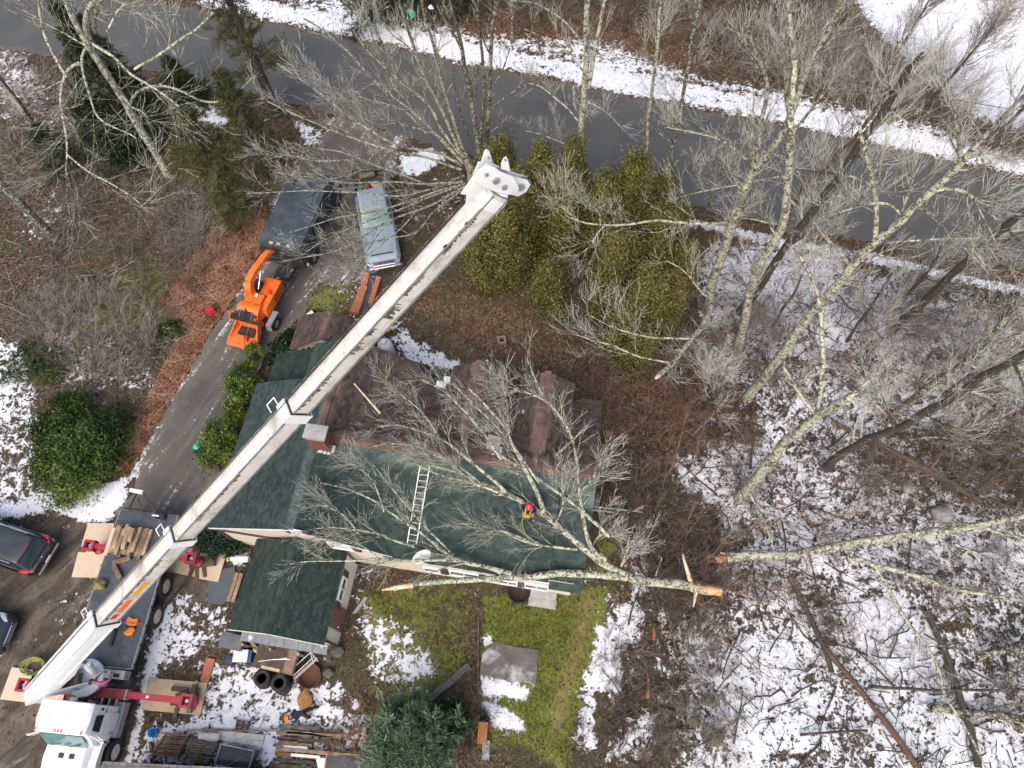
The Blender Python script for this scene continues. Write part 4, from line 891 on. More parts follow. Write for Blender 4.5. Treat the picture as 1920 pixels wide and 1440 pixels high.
# head
def plate(px, s, t, name, m=None, bev=0.01):
    pts = []
    for x, y in px: a, _, n = onb(x, y, s=s); pts.append(bp_(a, s, n))
    return wobj(MB().slab(pts, t, Vector(bs) if s >= 0 or True else -Vector(bs)), name, m or M_wt, bevel=bev)
c9 = lambda L_: [(840+x/9, 260+y/9) for x, y in L_]
HW = SEC[3][2]/2
plate(c9([(500, 560), (660, 440), (800, 490), (880, 560), (1100, 640), (1200, 830), (1190, 900), (1100, 940), (1010, 950), (830, 910), (600, 820), (440, 700)])[::-1], HW+0.06, 0.03, 'head_plate')
plate(c9([(900, 560), (1130, 650), (1340, 700), (1395, 780), (1320, 900), (1180, 980), (1030, 930), (900, 760)])[::-1], HW-0.12, 0.03, 'head_plate')
plate(c9([(430, 600), (520, 400), (700, 400), (1000, 540), (1340, 650), (1350, 700), (1130, 660), (800, 500), (640, 450), (500, 560), (440, 700)])[::-1], -HW-0.03, 0.03, 'head_plate')
plate(c9([(560, 400), (620, 210), (660, 185), (700, 215), (760, 400)])[::-1], -HW-0.02, 0.025, 'head_horn')
plate(c9([(900, 430), (940, 340), (985, 310), (1015, 350), (1055, 560), (900, 520)])[::-1], HW-0.05, 0.025, 'head_horn')
plate(c9([(220, 940), (430, 640), (600, 560), (760, 800), (590, 860), (300, 1130), (320, 950)])[::-1], HW+0.006, 0.03, 'head_gusset')
plate(c9([(820, 910), (1010, 960), (1015, 1005), (900, 970)])[::-1], HW+0.1, 0.03, 'head_bracket')
for px, py, rr, s_ in ((817/9+840, 718/9+260, 0.075, HW+0.10), (650/9+840, 612/9+260, 0.04, HW+0.08), (955/9+840, 830/9+260, 0.055, HW+0.10), (1235/9+840, 830/9+260, 0.085, HW-0.08), (680/9+840, 320/9+260, 0.02, -HW+0.01), (965/9+840, 365/9+260, 0.02, HW-0.02)):
    a, _, n = onb(px, py, s=s_); c0 = bp_(a, s_, n); wobj(MB().tube(c0-Vector(bs)*0.04, c0+Vector(bs)*0.02, rr, n=14), 'sheave_pin', M_steel)
for px, py, rr in ((930, 335, 0.26), (975, 350, 0.24)):
    a, _, n = onb(px, py, s=0.0); c0 = bp_(a, 0, n); B_ = Vector(bs)
    mb = MB(); q = B_.to_track_quat('Z', 'Y').to_matrix(); mb.lathe([(0.08, -0.05), (rr, -0.05), (rr-0.04, 0), (rr, 0.05), (0.08, 0.05)], c0, q, 22); wobj(mb, 'sheave', M_steel)
wobj(bbox(BL-0.3, BL+0.02, SEC[3][2]+0.05, SEC[3][3]+0.05), 'head_collar', M_wt, bevel=0.02)
# hoist cable hanging plumb from the head, with its ball and hook
a, _, n = onb(984, 352, s=0.0); hp = bp_(a, 0, n); hk_z = 8.6
cb_ = MB(); cb_.tube(hp, (hp.x, hp.y, hk_z), 0.012, n=5); wobj(cb_, 'hoist_cable', M_chass)
mb = MB(); mb.lathe([(0.0, 0.16), (0.05, 0.1), (0.06, 0.0), (0.05, -0.12), (0.0, -0.16)], (hp.x, hp.y, hk_z), n=12); wobj(mb, 'hook_ball', M_steel)
# lift cylinder
c_a = Wt+hdir*0.42+Vector((0, 0, 1.75)); c_b = bp_(2.7, 0, -SEC[0][3]/2-0.1); m_ = c_a.lerp(c_b, 0.6)
for sg in (0,):
    wobj(MB().tube(c_a, m_, 0.15, n=16), 'lift_cylinder', M_boomw); wobj(MB().tube(m_, c_b, 0.08, n=12), 'cylinder_rod', M_chrome)
# ------------------------------------------------------------------ pads, cribbing and timber
def zr(px0, px1, z=0.0):
    """heading of the line between two photo points"""
    a, b = at(*px0, z), at(*px1, z); return math.atan2(b[1]-a[1], b[0]-a[0])
def plateobj(corners, z, t, m, label, cat, group=None, name='plywood_sheet'):
    """flat sheet whose corners are surveyed from the photo, lying at height z"""
    P = [at(*c, z+t) for c in corners]; c = sum(P)/len(P); mb = MB()
    mb.slab([Vector(p-c) for p in P], t, (0, 0, 1)); o = mb.obj(name, m, None, tuple(c)); return tag(o, label, cat, group)
GP = 'plywood sheets under the outriggers'
plateobj([(134, 1082), (185, 1083), (204, 1036), (146, 1037)], 0.03, 0.03, M_ply, 'lower pale plywood sheet left of the truck deck', 'plywood', GP)
plateobj([(149, 1034), (203, 1032), (214, 981), (165, 981)], 0.06, 0.03, M_ply, 'upper pale plywood sheet left of the truck deck near the snow', 'plywood', GP)
plateobj([(146, 1038), (204, 1038), (207, 1026), (150, 1026)], 0.1, 0.04, mat('yellow_plank', (0.62, 0.56, 0.33), 0.7, 0.1), 'yellowish board across the two plywood sheets left of deck', 'board')
plateobj([(366, 1084), (409, 1091), (424, 1040), (372, 1036)], 0.06, 0.03, M_ply, 'clean plywood sheet between the truck and the round grey cover', 'plywood', GP)
plateobj([(312, 1071), (372, 1083), (380, 1030), (330, 1024)], 0.02, 0.03, M_plyd, 'knotty plywood sheet under the rear outrigger by the house', 'plywood', GP)
plateobj([(265, 1331), (375, 1341), (389, 1280), (279, 1271)], 0.02, 0.04, M_plyd, 'large plywood sheet under the long red outrigger foot', 'plywood', GP)
plateobj([(0, 1311), (48, 1317), (62, 1256), (22, 1251)], 0.02, 0.03, M_ply, 'pale plywood sheet left of the boom tail', 'plywood', GP)
plateobj([(50, 1317), (115, 1322), (122, 1296), (60, 1290)], 0.02, 0.03, M_ply, 'plywood sheet lying under the tail end of the boom', 'plywood', GP)
def timber(p0, p1, z, w_, h_, m, label, group='cribbing timbers under the outriggers', name='timber'):
    a, b = V(*p0, z+h_/2), V(*p1, z+h_/2); c = (a+b)/2; d = b-a
    o = MB().box((0, 0, 0), (d.length, w_, h_)).obj(name, m, None, tuple(c), math.atan2(d.y, d.x), bevel=0.012, seg=1)
    o['label'] = label; o['category'] = 'timber'; o['group'] = group; return o
timber((366, 1283), (354, 1337), 0.10, 0.2, 0.16, M_timd, 'long dark timber crossing the plywood beyond the long red foot')
timber((372, 1290), (362, 1330), 0.06, 0.16, 0.1, M_timd, 'short dark timber outermost on the large plywood sheet')
timber((322, 1291), (352, 1294), 0.06, 0.18, 0.14, M_timd, 'dark timber behind the square red foot')
timber((320, 1318), (350, 1321), 0.06, 0.18, 0.14, M_timd, 'dark timber in front of the square red foot')
timber((333, 1325), (328, 1345), 0.04, 0.16, 0.1, M_timd, 'stub of timber sticking out below the large plywood sheet')
timber((341, 1298), (341, 1316), 0.20, 0.5, 0.12, M_timd, 'thick wooden block right under the square red foot')
timber((356, 1056), (405, 1051), 0.10, 0.45, 0.16, M_timd, 'wide dark timber pair under the rear red foot')
timber((361, 1063), (355, 1081), 0.06, 0.16, 0.1, M_timd, 'left short timber below the rear red foot')
timber((369, 1065), (369, 1088), 0.06, 0.16, 0.1, M_timd, 'middle short timber below the rear red foot')
timber((382, 1062), (384, 1082), 0.06, 0.16, 0.1, M_timd, 'right short timber below the rear red foot')
timber((362, 1030), (376, 1032), 0.30, 0.3, 0.14, M_timd, 'dark block behind the rear red foot')
timber((148, 1030), (160, 1031), 0.14, 0.22, 0.16, M_timd, 'block under the rear outrigger foot left of the deck')
timber((212, 1056), (245, 1046), 1.31, 0.2, 0.16, M_tim, 'single timber lying slanted on the middle of the deck', 'loose timbers on the truck deck')
timber((214, 1060), (226, 1084), 1.31, 0.2, 0.16, M_tim, 'single timber pointing down to the boom on the deck', 'loose timbers on the truck deck')
# the pile on the deck
random.seed(11)
base = w2t(V(262, 1000, 1.3)); g_ = 'timbers piled at the rear of the truck deck'
for i in range(11):
    u = -0.98+i*0.165+(0.12 if i > 7 else 0)
    ln_ = random.uniform(1.05, 1.4); h_ = 0.14+random.uniform(0, 0.03); lv = 0
    o = MB().box((0, 0, 0), (ln_, 0.155, h_)).obj('timber', M_tim if i % 4 else M_ply if i in (0,) else M_tim, None, None, None, bevel=0.01, seg=1)
    p = t2w(-2.62+random.uniform(-.08, .08), -0.35+u*0.93, 1.305+h_/2); o.location = p; o.rotation_euler = (0, 0, TA+random.uniform(-.03, .03)); tag(o, 'timber in the bottom layer of the pile on the deck', 'timber', g_)
for i, (u, x_, ln_, lv) in enumerate(((-0.75, -2.72, 0.95, 1), (-0.55, -2.55, 1.15, 1), (-0.36, -2.75, 0.8, 1), (-0.2, -2.7, 1.0, 2), (-0.16, -2.2, 0.35, 1), (0.02, -2.6, 1.2, 1), (0.2, -2.7, 1.1, 1), (-0.35, -3.05, 0.5, 2), (-0.02, -2.85, 0.6, 2))):
    o = MB().box((0, 0, 0), (ln_, 0.16, 0.15)).obj('timber', M_tim, None, t2w(x_, -0.42+u*0.93+0.2, 1.305+0.16*lv+0.08), TA+random.uniform(-.05, .05), bevel=0.01, seg=1)
    tag(o, 'timber laid on top of the pile on the deck', 'timber', 'upper timbers of the pile on the truck deck')
# sling, jacket, hoses
def blob(name, c, r, m, label, cat, flat=0.5, seed=0, lump=0.25, tris=3):
    bm = bmesh.new(); bmesh.ops.create_icosphere(bm, subdivisions=tris, radius=1)
    rr = np.random.default_rng(seed); ph = rr.uniform(0, 6, 9)
    for v_ in bm.verts:
        k = 1+lump*(math.sin(v_.co.x*4+ph[0])*math.sin(v_.co.y*5+ph[1])+0.5*math.sin(v_.co.z*9+ph[2]+v_.co.x*6))
        v_.co = Vector((v_.co.x*r[0]*k, v_.co.y*r[1]*k, max(v_.co.z, -0.35)*r[2]*k))
    for f in bm.faces: f.smooth = True
    me = bpy.data.meshes.new(name); bm.to_mesh(me); bm.free(); me.materials.append(m); o = link(name, me, None, c); return tag(o, label, cat)
blob('canvas_bag', V(188, 1096, 1.42), (0.26, 0.22, 0.2), mat('olive_canvas', (0.20, 0.18, 0.06), 0.8, 0.5, 14), 'olive yellow canvas bag on the left edge of the truck deck', 'bag', seed=2)
oj = empty('orange_cone_bag', V(247, 1175, 1.31), TA, 'orange two-lobed safety bag strapped on the right side of the deck', 'safety bag')
og = mat('orange_fabric', (0.85, 0.24, 0.01), 0.6, 0.12, 6)
MB().prism([(-0.38, -0.22), (-0.12, -0.28), (0.02, -0.05), (0.0, 0.12), (-0.15, 0.25), (-0.34, 0.2), (-0.3, 0.02)], 0, 0.10).obj('lobe', og, oj, bevel=0.03)
MB().prism([(0.04, -0.02), (0.3, -0.22), (0.38, -0.05), (0.34, 0.16), (0.1, 0.22), (0.02, 0.1)], 0, 0.11).obj('lobe', og, oj, bevel=0.03)
MB().bar((-0.14, -0.75, 0.11), (-0.14, 0.5, 0.11), 0.035, 0.012).obj('strap', M_redl, oj)
MB().bar((0.02, -0.2, 0.12), (0.02, 0.2, 0.12), 0.05, 0.03).obj('buckle', M_black, oj)
x_ = MB(); x_.box((0, 0, 0.35), (0.12, 0.1, 0.7)); x_.box((0.3, 0, 0.06), (0.7, 0.12, 0.12)); tag(x_.obj('boom_rest', M_chass, None, V(218, 1180, 1.3), TA), 'dark steel boom rest standing on the deck under the boom', 'boom rest')
hs_ = MB(); c = V(65, 1250, 0.1)
for k in range(7):
    r_ = 0.28+0.03*k; ph = k*1.1; hs_.path([c+Vector((r_*math.cos(a+ph)*1.15, r_*math.sin(a+ph)*0.8, 0.03*k+0.03*math.sin(3*a+k))) for a in np.linspace(0, 2*PI*0.95, 18)], 0.02, 5)
hs_.v = [tuple(Vector(v)-c) for v in hs_.v]; tag(hs_.obj('hose_coil', mat('yellow_green_hose', (0.26, 0.27, 0.07), 0.6, 0.3), None, c), 'tangled yellow green hose coil behind the boom tail', 'hose')
# ------------------------------------------------------------------ cars
def sring(x, pts): return [(x, -y, z) for y, z in pts] + [(x, y, z) for y, z in reversed(pts)]
def car_body(secs, name, m, parent):
    """secs: (x, [(halfwidth, z), ...]) -> smooth skin"""
    n = len(secs[0][1])*2; vs = [p for x, pts in secs for p in sring(x, pts)]
    fs = [(j*n+i, j*n+(i+1) % n, (j+1)*n+(i+1) % n, (j+1)*n+i) for j in range(len(secs)-1) for i in range(n)]
    fs += [tuple(range(n-1, -1, -1)), tuple(range((len(secs)-1)*n, len(secs)*n))]
    me = bpy.data.meshes.new(name); me.from_pydata(vs, [], fs); bm = bmesh.new(); bm.from_mesh(me); bmesh.ops.recalc_face_normals(bm, faces=bm.faces)
    ed = [e for e in bm.edges if len(e.link_faces) == 2 and e.calc_face_angle(0) > 0.25]
    bmesh.ops.bevel(bm, geom=ed, offset=0.045, segments=2, affect='EDGES', profile=0.6)
    for f in bm.faces: f.smooth = True
    bm.to_mesh(me); bm.free(); me.materials.append(m); me.set_sharp_from_angle(angle=math.radians(60)); return link(name, me, parent)
M_blackp = mat('black_car_paint', (0.012, 0.013, 0.015), 0.25, 0.3, 3, dirt=(0.05, 0.05, 0.05), dirt_amt=0.4, coat=0.6)
M_blackroof = mat('black_car_roof', (0.035, 0.038, 0.042), 0.35, 0.4, 2.0, coat=0.3)
M_navy = mat('dark_navy_paint', (0.012, 0.018, 0.03), 0.25, 0.3, 3, coat=0.6)
def suv(name, loc_, rz, label, paint, roofm):
    """x forward, origin under the middle, length about 4.6 m"""
    e = empty(name, loc_, rz, label, 'car')
    car_body([(-2.25, [(0.74, 0.45), (0.78, 0.75), (0.70, 0.98)]), (-2.05, [(0.86, 0.32), (0.91, 0.75), (0.80, 1.05)]), (-1.2, [(0.88, 0.28), (0.94, 0.78), (0.85, 1.08)]), (0.7, [(0.88, 0.28), (0.93, 0.76), (0.84, 1.04)]), (1.6, [(0.88, 0.28), (0.92, 0.72), (0.80, 0.96)]), (2.15, [(0.80, 0.32), (0.84, 0.62), (0.68, 0.80)]), (2.32, [(0.62, 0.38), (0.66, 0.58), (0.5, 0.68)])], 'body', paint, e)
    car_body([(-2.12, [(0.78, 1.0), (0.70, 1.1)]), (-1.62, [(0.83, 1.02), (0.62, 1.58)]), (-0.2, [(0.84, 1.02), (0.66, 1.63)]), (0.35, [(0.83, 1.02), (0.62, 1.56)]), (1.15, [(0.80, 0.98), (0.74, 1.02)])], 'glasshouse', M_tglass, e)
    car_body([(-1.72, [(0.63, 1.50), (0.58, 1.60)]), (-0.8, [(0.67, 1.57), (0.62, 1.66)]), (0.0, [(0.67, 1.57), (0.62, 1.65)]), (0.38, [(0.62, 1.5), (0.56, 1.58)])], 'roof', roofm, e)
    MB().box((-1.71, 0, 1.575), (0.025, 0.6, 0.02)).obj('brake_light', M_redl, e)
    for s in (-1, 1):
        MB().bar((-1.5, s*0.68, 1.69), (0.2, s*0.68, 1.68), 0.035).obj('roof_rail', M_steel, e)
        MB().prism([(-2.22, s*0.60), (-1.95, s*0.90), (-1.62, s*0.905), (-1.75, s*0.80), (-2.05, s*0.62)], 0.88, 1.09).obj('tail_light', M_redl, e, bevel=0.02)
        MB().prism([(2.22, s*0.50), (1.95, s*0.84), (1.6, s*0.86), (1.72, s*0.74), (2.05, s*0.5)], 0.66, 0.90).obj('headlight', M_chrome, e, bevel=0.02)
        MB().box((0.75, s*0.98, 1.08), (0.12, 0.2, 0.14)).obj('wing_mirror', paint, e, bevel=0.03)
        for x_ in (-1.35, 1.4): wheel(e, (x_, s*0.83, 0.34), 0.34, 0.22, s, M_steel)
        for x0, x1 in ((-0.35, 0.65), (-1.35, -0.42)): MB().box(((x0+x1)/2, s*0.925, 0.7), (x1-x0, 0.01, 0.5)).obj('door', paint, e)
    MB().box((-2.30, 0, 0.62), (0.06, 1.5, 0.12)).obj('bumper_trim', M_steel, e, bevel=0.02); MB().box((-2.34, 0, 0.74), (0.02, 0.34, 0.13)).obj('number_plate', M_white, e)
    MB().tube((-2.2, 0, 1.0), (-2.24, 0, 1.0), 0.06, n=12).obj('emblem', M_chrome, e); MB().box((-2.22, -0.35, 0.96), (0.03, 0.2, 0.04)).obj('emblem', M_chrome, e)
    MB().bar((-2.0, -0.15, 1.13), (-1.9, 0.45, 1.22), 0.02).obj('wiper', M_black, e)
    g_ = MB()
    for i in range(5): g_.box((2.30+0.0*i, 0, 0.45+i*0.06), (0.05, 1.1-0.08*i, 0.028))
    for i in range(8): g_.box((2.31, -0.45+i*0.13, 0.58), (0.04, 0.02, 0.26))
    g_.obj('grille', M_chrome, e)
    return e
p0, p1 = at(60, 1045, 0.9), at(0, 1024, 0.9); a = math.atan2(p1[1]-p0[1], p1[0]-p0[0]); pr_ = at(97, 1050, 0.4)
suv('parked_car', (pr_[0]+2.3*math.cos(a), pr_[1]+2.3*math.sin(a), -0.03), a, 'black hatchback with red tail lights cut by the left edge', M_blackp, M_blackroof)
pf = at(24, 1192, 0.4); a = math.radians(-8)
suv('parked_car', (pf[0]-2.35*math.cos(a), pf[1]-2.35*math.sin(a), -0.03), a, 'dark navy car nose with chrome grille at the left edge', M_navy, M_navy)
# ------------------------------------------------------------------ pickup
M_pick = mat('grey_blue_paint', (0.27, 0.33, 0.39), 0.35, 0.1, 2, dirt=(0.4, 0.42, 0.45), dirt_amt=0.3, coat=0.4)
pa, pb = at(722, 500, 0.6), at(690, 322, 0.9); a = math.atan2(pa[1]-pb[1], pa[0]-pb[0]); mid_ = (pa+pb)/2
pk = empty('pickup_truck', (mid_[0], mid_[1], 0), a, 'grey blue pickup with cluttered open bed parked under the pale tree', 'pickup')
plen = np.linalg.norm((pa-pb)[:2]); k = plen/6.0
car_body([(x*k, [(w_, zb) for w_, zb in pts]) for x, pts in ((0.15, [(0.92, 0.45), (0.98, 0.95), (0.92, 1.2)]), (0.9, [(0.92, 0.45), (0.98, 0.95), (0.9, 1.2)]), (1.5, [(0.92, 0.45), (0.98, 0.92), (0.84, 1.22)]), (2.65, [(0.92, 0.45), (0.98, 0.88), (0.80, 1.16)]), (2.92, [(0.80, 0.5), (0.88, 0.85), (0.72, 1.05)]))], 'bonnet', M_pick, pk)
car_body([(x*k, pts) for x, pts in ((-1.25, [(0.92, 0.45), (0.98, 0.95), (0.92, 1.25)]), (0.2, [(0.92, 0.45), (0.98, 0.95), (0.92, 1.22)]))], 'cab_sides', M_pick, pk)
car_body([(x*k, pts) for x, pts in ((-1.2, [(0.90, 1.2), (0.84, 1.3)]), (-1.0, [(0.90, 1.2), (0.72, 1.86)]), (0.15, [(0.90, 1.2), (0.72, 1.88)]), (0.95, [(0.86, 1.18), (0.80, 1.24)]))], 'glasshouse', M_bglass, pk)
car_body([(x*k, pts) for x, pts in ((-1.05, [(0.76, 1.78), (0.70, 1.88)]), (-0.4, [(0.78, 1.82), (0.72, 1.93)]), (0.25, [(0.76, 1.78), (0.70, 1.88)]))], 'roof', M_pick, pk)
bd = MB(); bd.box((-2.1*k, 0, 0.72), (1.75*k, 1.7, 0.08)); bd.box((-2.1*k, 0.94, 1.0), (1.8*k, 0.12, 0.6)); bd.box((-2.1*k, -0.94, 1.0), (1.8*k, 0.12, 0.6)); bd.box((-3.0*k, 0, 1.0), (0.1, 1.9, 0.6)); bd.box((-1.22*k, 0, 1.0), (0.06, 1.76, 0.62))
bd.obj('bed', mat('dark_bed_liner', (0.05, 0.06, 0.065), 0.6, 0.3, 4), pk, bevel=0.02)
for s in (-1, 1):
    for x_ in (-2.0*k, 1.95*k): wheel(pk, (x_, s*0.88, 0.4), 0.4, 0.25, s, M_steel)
    MB().box((0.75*k, s*1.12, 1.3), (0.14, 0.24, 0.2)).obj('wing_mirror', M_black, pk, bevel=0.03); MB().box((2.85*k, s*0.72, 0.92), (0.12, 0.28, 0.16)).obj('headlight', M_chrome, pk, bevel=0.02)
gb = MB()
for i in range(4): gb.box((2.97*k, 0, 0.75+i*0.09), (0.05, 1.15, 0.04))
gb.obj('grille', M_chrome, pk); MB().box((3.03*k, 0, 0.55), (0.2, 1.9, 0.2)).obj('bumper', M_chrome, pk, bevel=0.04)
MB().box((2.6*k, 0, 1.175), (0.07, 1.2, 0.015), Matrix.Rotation(0.1, 3, 'Y')).obj('bonnet_gap', M_black, pk)
for i in range(5): MB().box((-0.42*k, -0.5+i*0.25, 1.935), (1.1*k, 0.02, 0.012)).obj('roof_rib', M_pick, pk)
def pkw(x, y, z): return Vector((mid_[0]+math.cos(a)*x-math.sin(a)*y, mid_[1]+math.sin(a)*x+math.cos(a)*y, z))
o = MB().lathe([(0.0, -0.45), (0.16, -0.44), (0.18, -0.3), (0.18, 0.3), (0.16, 0.44), (0, 0.45)], R=Matrix.Rotation(PI/2, 3, 'X'), n=14).obj('duffel_roll', mat('olive_cloth', (0.10, 0.10, 0.055), 0.85, 0.3), None, pkw(-2.75*k, -0.05, 0.95), a); tag(o, 'rolled olive tarp across the tail of the pickup bed', 'tarp')
blob('burlap_heap', pkw(-1.75*k, 0.42, 0.9), (0.42, 0.4, 0.3), mat('tan_burlap', (0.40, 0.30, 0.21), 0.9, 0.35, 8), 'tan crumpled burlap heap in the pickup bed', 'burlap', seed=5, lump=0.3)
def can(c, rz, m, label, s=1.0):
    e = empty('fuel_can', c, rz, label, 'fuel can')
    MB().box((0, 0, 0.15*s), (0.32*s, 0.2*s, 0.3*s), taper=0.85).obj('tank', m, e, bevel=0.03*s)
    MB().path([Vector((-0.1*s, 0, 0.3*s)), Vector((-0.1*s, 0, 0.37*s)), Vector((0.08*s, 0, 0.37*s)), Vector((0.08*s, 0, 0.3*s))], 0.018*s).obj('handle', m, e)
    MB().tube((0.12*s, 0, 0.28*s), (0.18*s, 0, 0.4*s), 0.025*s).obj('spout', M_black, e); return e
M_canr = mat('red_plastic', (0.62, 0.02, 0.05), 0.4, 0.1)
can(pkw(-1.45*k, -0.35, 0.77), a, M_canr, 'red fuel can behind the cab in the pickup bed')
can(pkw(-1.9*k, -0.15, 0.77), a+1, mat('dull_red_plastic', (0.35, 0.04, 0.04), 0.5, 0.2), 'dull red saw case in the middle of the pickup bed')
can(V(398, 586, 0.0), 0.5, M_canr, 'bright red fuel can on the leaves left of the driveway', 1.35)
o = MB().lathe([(0.05, 0), (0.16, 0.02), (0.18, 0.1), (0.16, 0.18), (0.05, 0.2)], n=14).obj('rope_spool', mat('green_rope', (0.1, 0.22, 0.12), 0.8, 0.3), None, pkw(-2.05*k, -0.62, 0.77)); tag(o, 'small green rope spool at the left side of the bed', 'rope')
o = MB().lathe([(0.0, 0), (0.14, 0.01), (0.14, 0.25), (0.1, 0.3), (0, 0.3)], n=12).obj('bucket', mat('dark_red_plastic', (0.22, 0.03, 0.03), 0.5, 0.2), None, pkw(-2.5*k, -0.6, 0.77)); tag(o, 'dark red bucket in the rear left corner of the bed', 'bucket')
# ------------------------------------------------------------------ black chip truck
M_chipb = mat('slate_chip_box', (0.045, 0.058, 0.072), 0.45, 0.35, 1.6, dirt=(0.12, 0.13, 0.14), dirt_amt=0.6)
q0, q1, q2, q3 = at(484, 448, 2.5), at(558, 470, 2.5), at(608, 352, 2.5), at(535, 345, 2.5)
rc, fc_ = (q0+q1)/2, (q2+q3)/2; a = math.atan2(fc_[1]-rc[1], fc_[0]-rc[0]); ln_ = np.linalg.norm((fc_-rc)[:2]); wd_ = 2.25
dtk = empty('chip_truck', (rc[0], rc[1], 0), a, 'black chip truck with slate lidded box left of the pickup', 'truck')
MB().box((ln_/2, 0, 1.6), (ln_, wd_, 1.5)).obj('chip_box', M_chipb, dtk, bevel=0.04)
MB().box((ln_/2, 0, 2.37), (ln_+0.06, wd_+0.06, 0.06)).obj('box_lid', M_chipb, dtk, bevel=0.02)
for i in range(6):
    for s in (-1, 1): MB().box((0.3+i*(ln_-0.6)/5, s*(wd_/2+0.03), 1.6), (0.08, 0.06, 1.45)).obj('box_rib', M_black, dtk)
MB().box((-0.05, 0, 1.5), (0.08, wd_, 1.3)).obj('tailgate', M_chass, dtk, bevel=0.02)
for y_ in (-0.5, 0.05, 0.45): MB().box((0.12, y_, 2.41), (0.16, 0.2, 0.02)).obj('tape_patch', mat('tan_patch', (0.45, 0.33, 0.26), 0.8, 0.2), dtk)
MB().box((ln_/2, 0, 0.7), (ln_+1.8, 0.9, 0.22)).obj('chassis', M_chass, dtk)
for s in (-1, 1):
    wheel(dtk, (0.95, s*0.95, 0.46), 0.46, 0.4, s, M_steel); wheel(dtk, (ln_+0.95, s*0.92, 0.46), 0.46, 0.28, s, M_steel)
    MB().tube((0.2, s*0.9, 0.85), (0.2, s*1.15, 0.85), 0.11, n=12).obj('lamp', M_white, dtk)
c2 = empty('cab', (ln_+0.15, 0, 0)); c2.parent = dtk
loft([ring(0.0, 0.95, 0.6, 1.0, 1.4, 0.86, 2.05), ring(0.95, 0.95, 0.6, 1.0, 1.4, 0.86, 2.05), ring(1.35, 0.95, 0.6, 0.98, 1.25, 0.84, 1.35)], 'cab_shell', M_chipb, c2)
loft([ring(1.3, 0.92, 0.6, 0.95, 1.1, 0.8, 1.28), ring(2.1, 0.88, 0.6, 0.92, 0.95, 0.7, 1.08)], 'bonnet', M_blackp, c2)
MB().slab([(1.0, -0.8, 2.0), (1.36, -0.82, 1.38), (1.36, 0.82, 1.38), (1.0, 0.8, 2.0)], 0.02, (0.86, 0, 0.5)).obj('windscreen', M_tglass, c2, (0.02, 0, 0.02))
for s in (-1, 1): MB().box((0.55, s*0.985, 1.7), (0.6, 0.02, 0.4)).obj('side_window', M_tglass, c2)
# ------------------------------------------------------------------ wood chipper
M_or = mat('orange_paint', (0.80, 0.15, 0.015), 0.4, 0.12, 3, dirt=(0.25, 0.07, 0.02), dirt_amt=0.6)
M_orw = mat('scraped_orange_paint', (0.72, 0.16, 0.02), 0.5, 0.15, 4, dirt=(0.2, 0.13, 0.09), dirt_amt=0.95, dirt_scale=3)
rr_, ff_ = at(452, 645, 0.7), at(515, 515, 1.0); a = math.atan2(ff_[1]-rr_[1], ff_[0]-rr_[0]); 
chp = empty('wood_chipper', (rr_[0], rr_[1], 0), a, 'orange towed wood chipper with feed tray down on the driveway', 'wood chipper')
# x runs from the feed tray (0) forward to the tow bar
MB().prism([(-0.2, -0.45), (-0.05, -0.78), (0.15, -0.84), (1.0, -0.66), (1.0, 0.66), (0.15, 0.84), (-0.1, 0.8), (-0.2, 0.7)], 0.62, 0.67).obj('feed_tray', M_orw, chp, bevel=0.01)
for s in (-1, 1): MB().slab([(0.1, s*0.84, 0.65), (1.0, s*0.66, 0.65), (1.25, s*0.55, 1.25), (0.95, s*0.62, 1.15)], 0.04, (0, s, 0)).obj('tray_wing', M_or, chp)
MB().box((1.25, 0, 1.0), (0.5, 1.15, 0.75), taper=0.9).obj('feed_mouth', M_or, chp, bevel=0.03)
fb = MB(); fb.box((1.0, 0.0, 1.42), (0.16, 1.5, 0.08)); fb.box((1.35, 0.1, 1.48), (0.5, 0.8, 0.16)); fb.box((1.15, 0.75, 1.3), (0.3, 0.25, 0.2)); fb.tube((1.3, -0.5, 1.5), (1.3, 0.7, 1.5), 0.06); fb.tube((1.1, -0.3, 1.5), (1.55, 0.2, 1.62), 0.04); fb.obj('hydraulics', M_chass, chp)
for y_, m__ in ((-0.35, M_chrome), (0.0, M_chass), (0.3, M_chrome)): MB().tube((1.05, y_, 1.55), (1.5, y_+0.1, 1.6), 0.03).obj('hose', m__, chp)
MB().prism([(0.95, 0.75), (1.35, 1.15), (1.55, 1.1), (1.45, 0.8), (1.2, 0.7)], 1.05, 1.12).obj('control_bar', M_or, chp); MB().box((1.2, 1.05, 1.15), (0.5, 0.1, 0.08), Matrix.Rotation(0.7, 3, 'Z')).obj('control_bar_end', M_or, chp)
MB().box((2.1, 0.05, 1.15), (1.2, 1.05, 0.85), taper=0.85).obj('drum_housing', M_or, chp, bevel=0.06)
MB().tube((1.75, -0.55, 1.25), (1.75, 0.6, 1.25), 0.42, n=20).obj('feed_roller_cover', M_or, chp)
MB().box((2.35, -0.62, 1.12), (1.1, 0.34, 0.7), taper=0.9).obj('belt_guard', M_or, chp, bevel=0.1)
MB().box((3.25, -0.25, 1.05), (1.15, 1.0, 0.6), taper=0.92).obj('engine_cover', M_or, chp, bevel=0.04)
MB().box((3.3, -0.77, 1.0), (1.1, 0.03, 0.5)).obj('engine_grille', M_chass, chp)
for i in range(6): MB().box((2.9+i*0.15, -0.792, 1.0), (0.05, 0.02, 0.42)).obj('grille_slat', M_or, chp)
MB().box((3.1, 0.25, 1.45), (0.6, 0.4, 0.3)).obj('engine_block', M_chass, chp); MB().tube((3.4, 0.1, 1.3), (3.4, 0.1, 1.75), 0.06).obj('exhaust', M_steel, chp)
MB().tube((2.95, -0.45, 1.36), (2.95, -0.45, 1.44), 0.12, n=14).obj('fuel_cap', M_canr, chp)
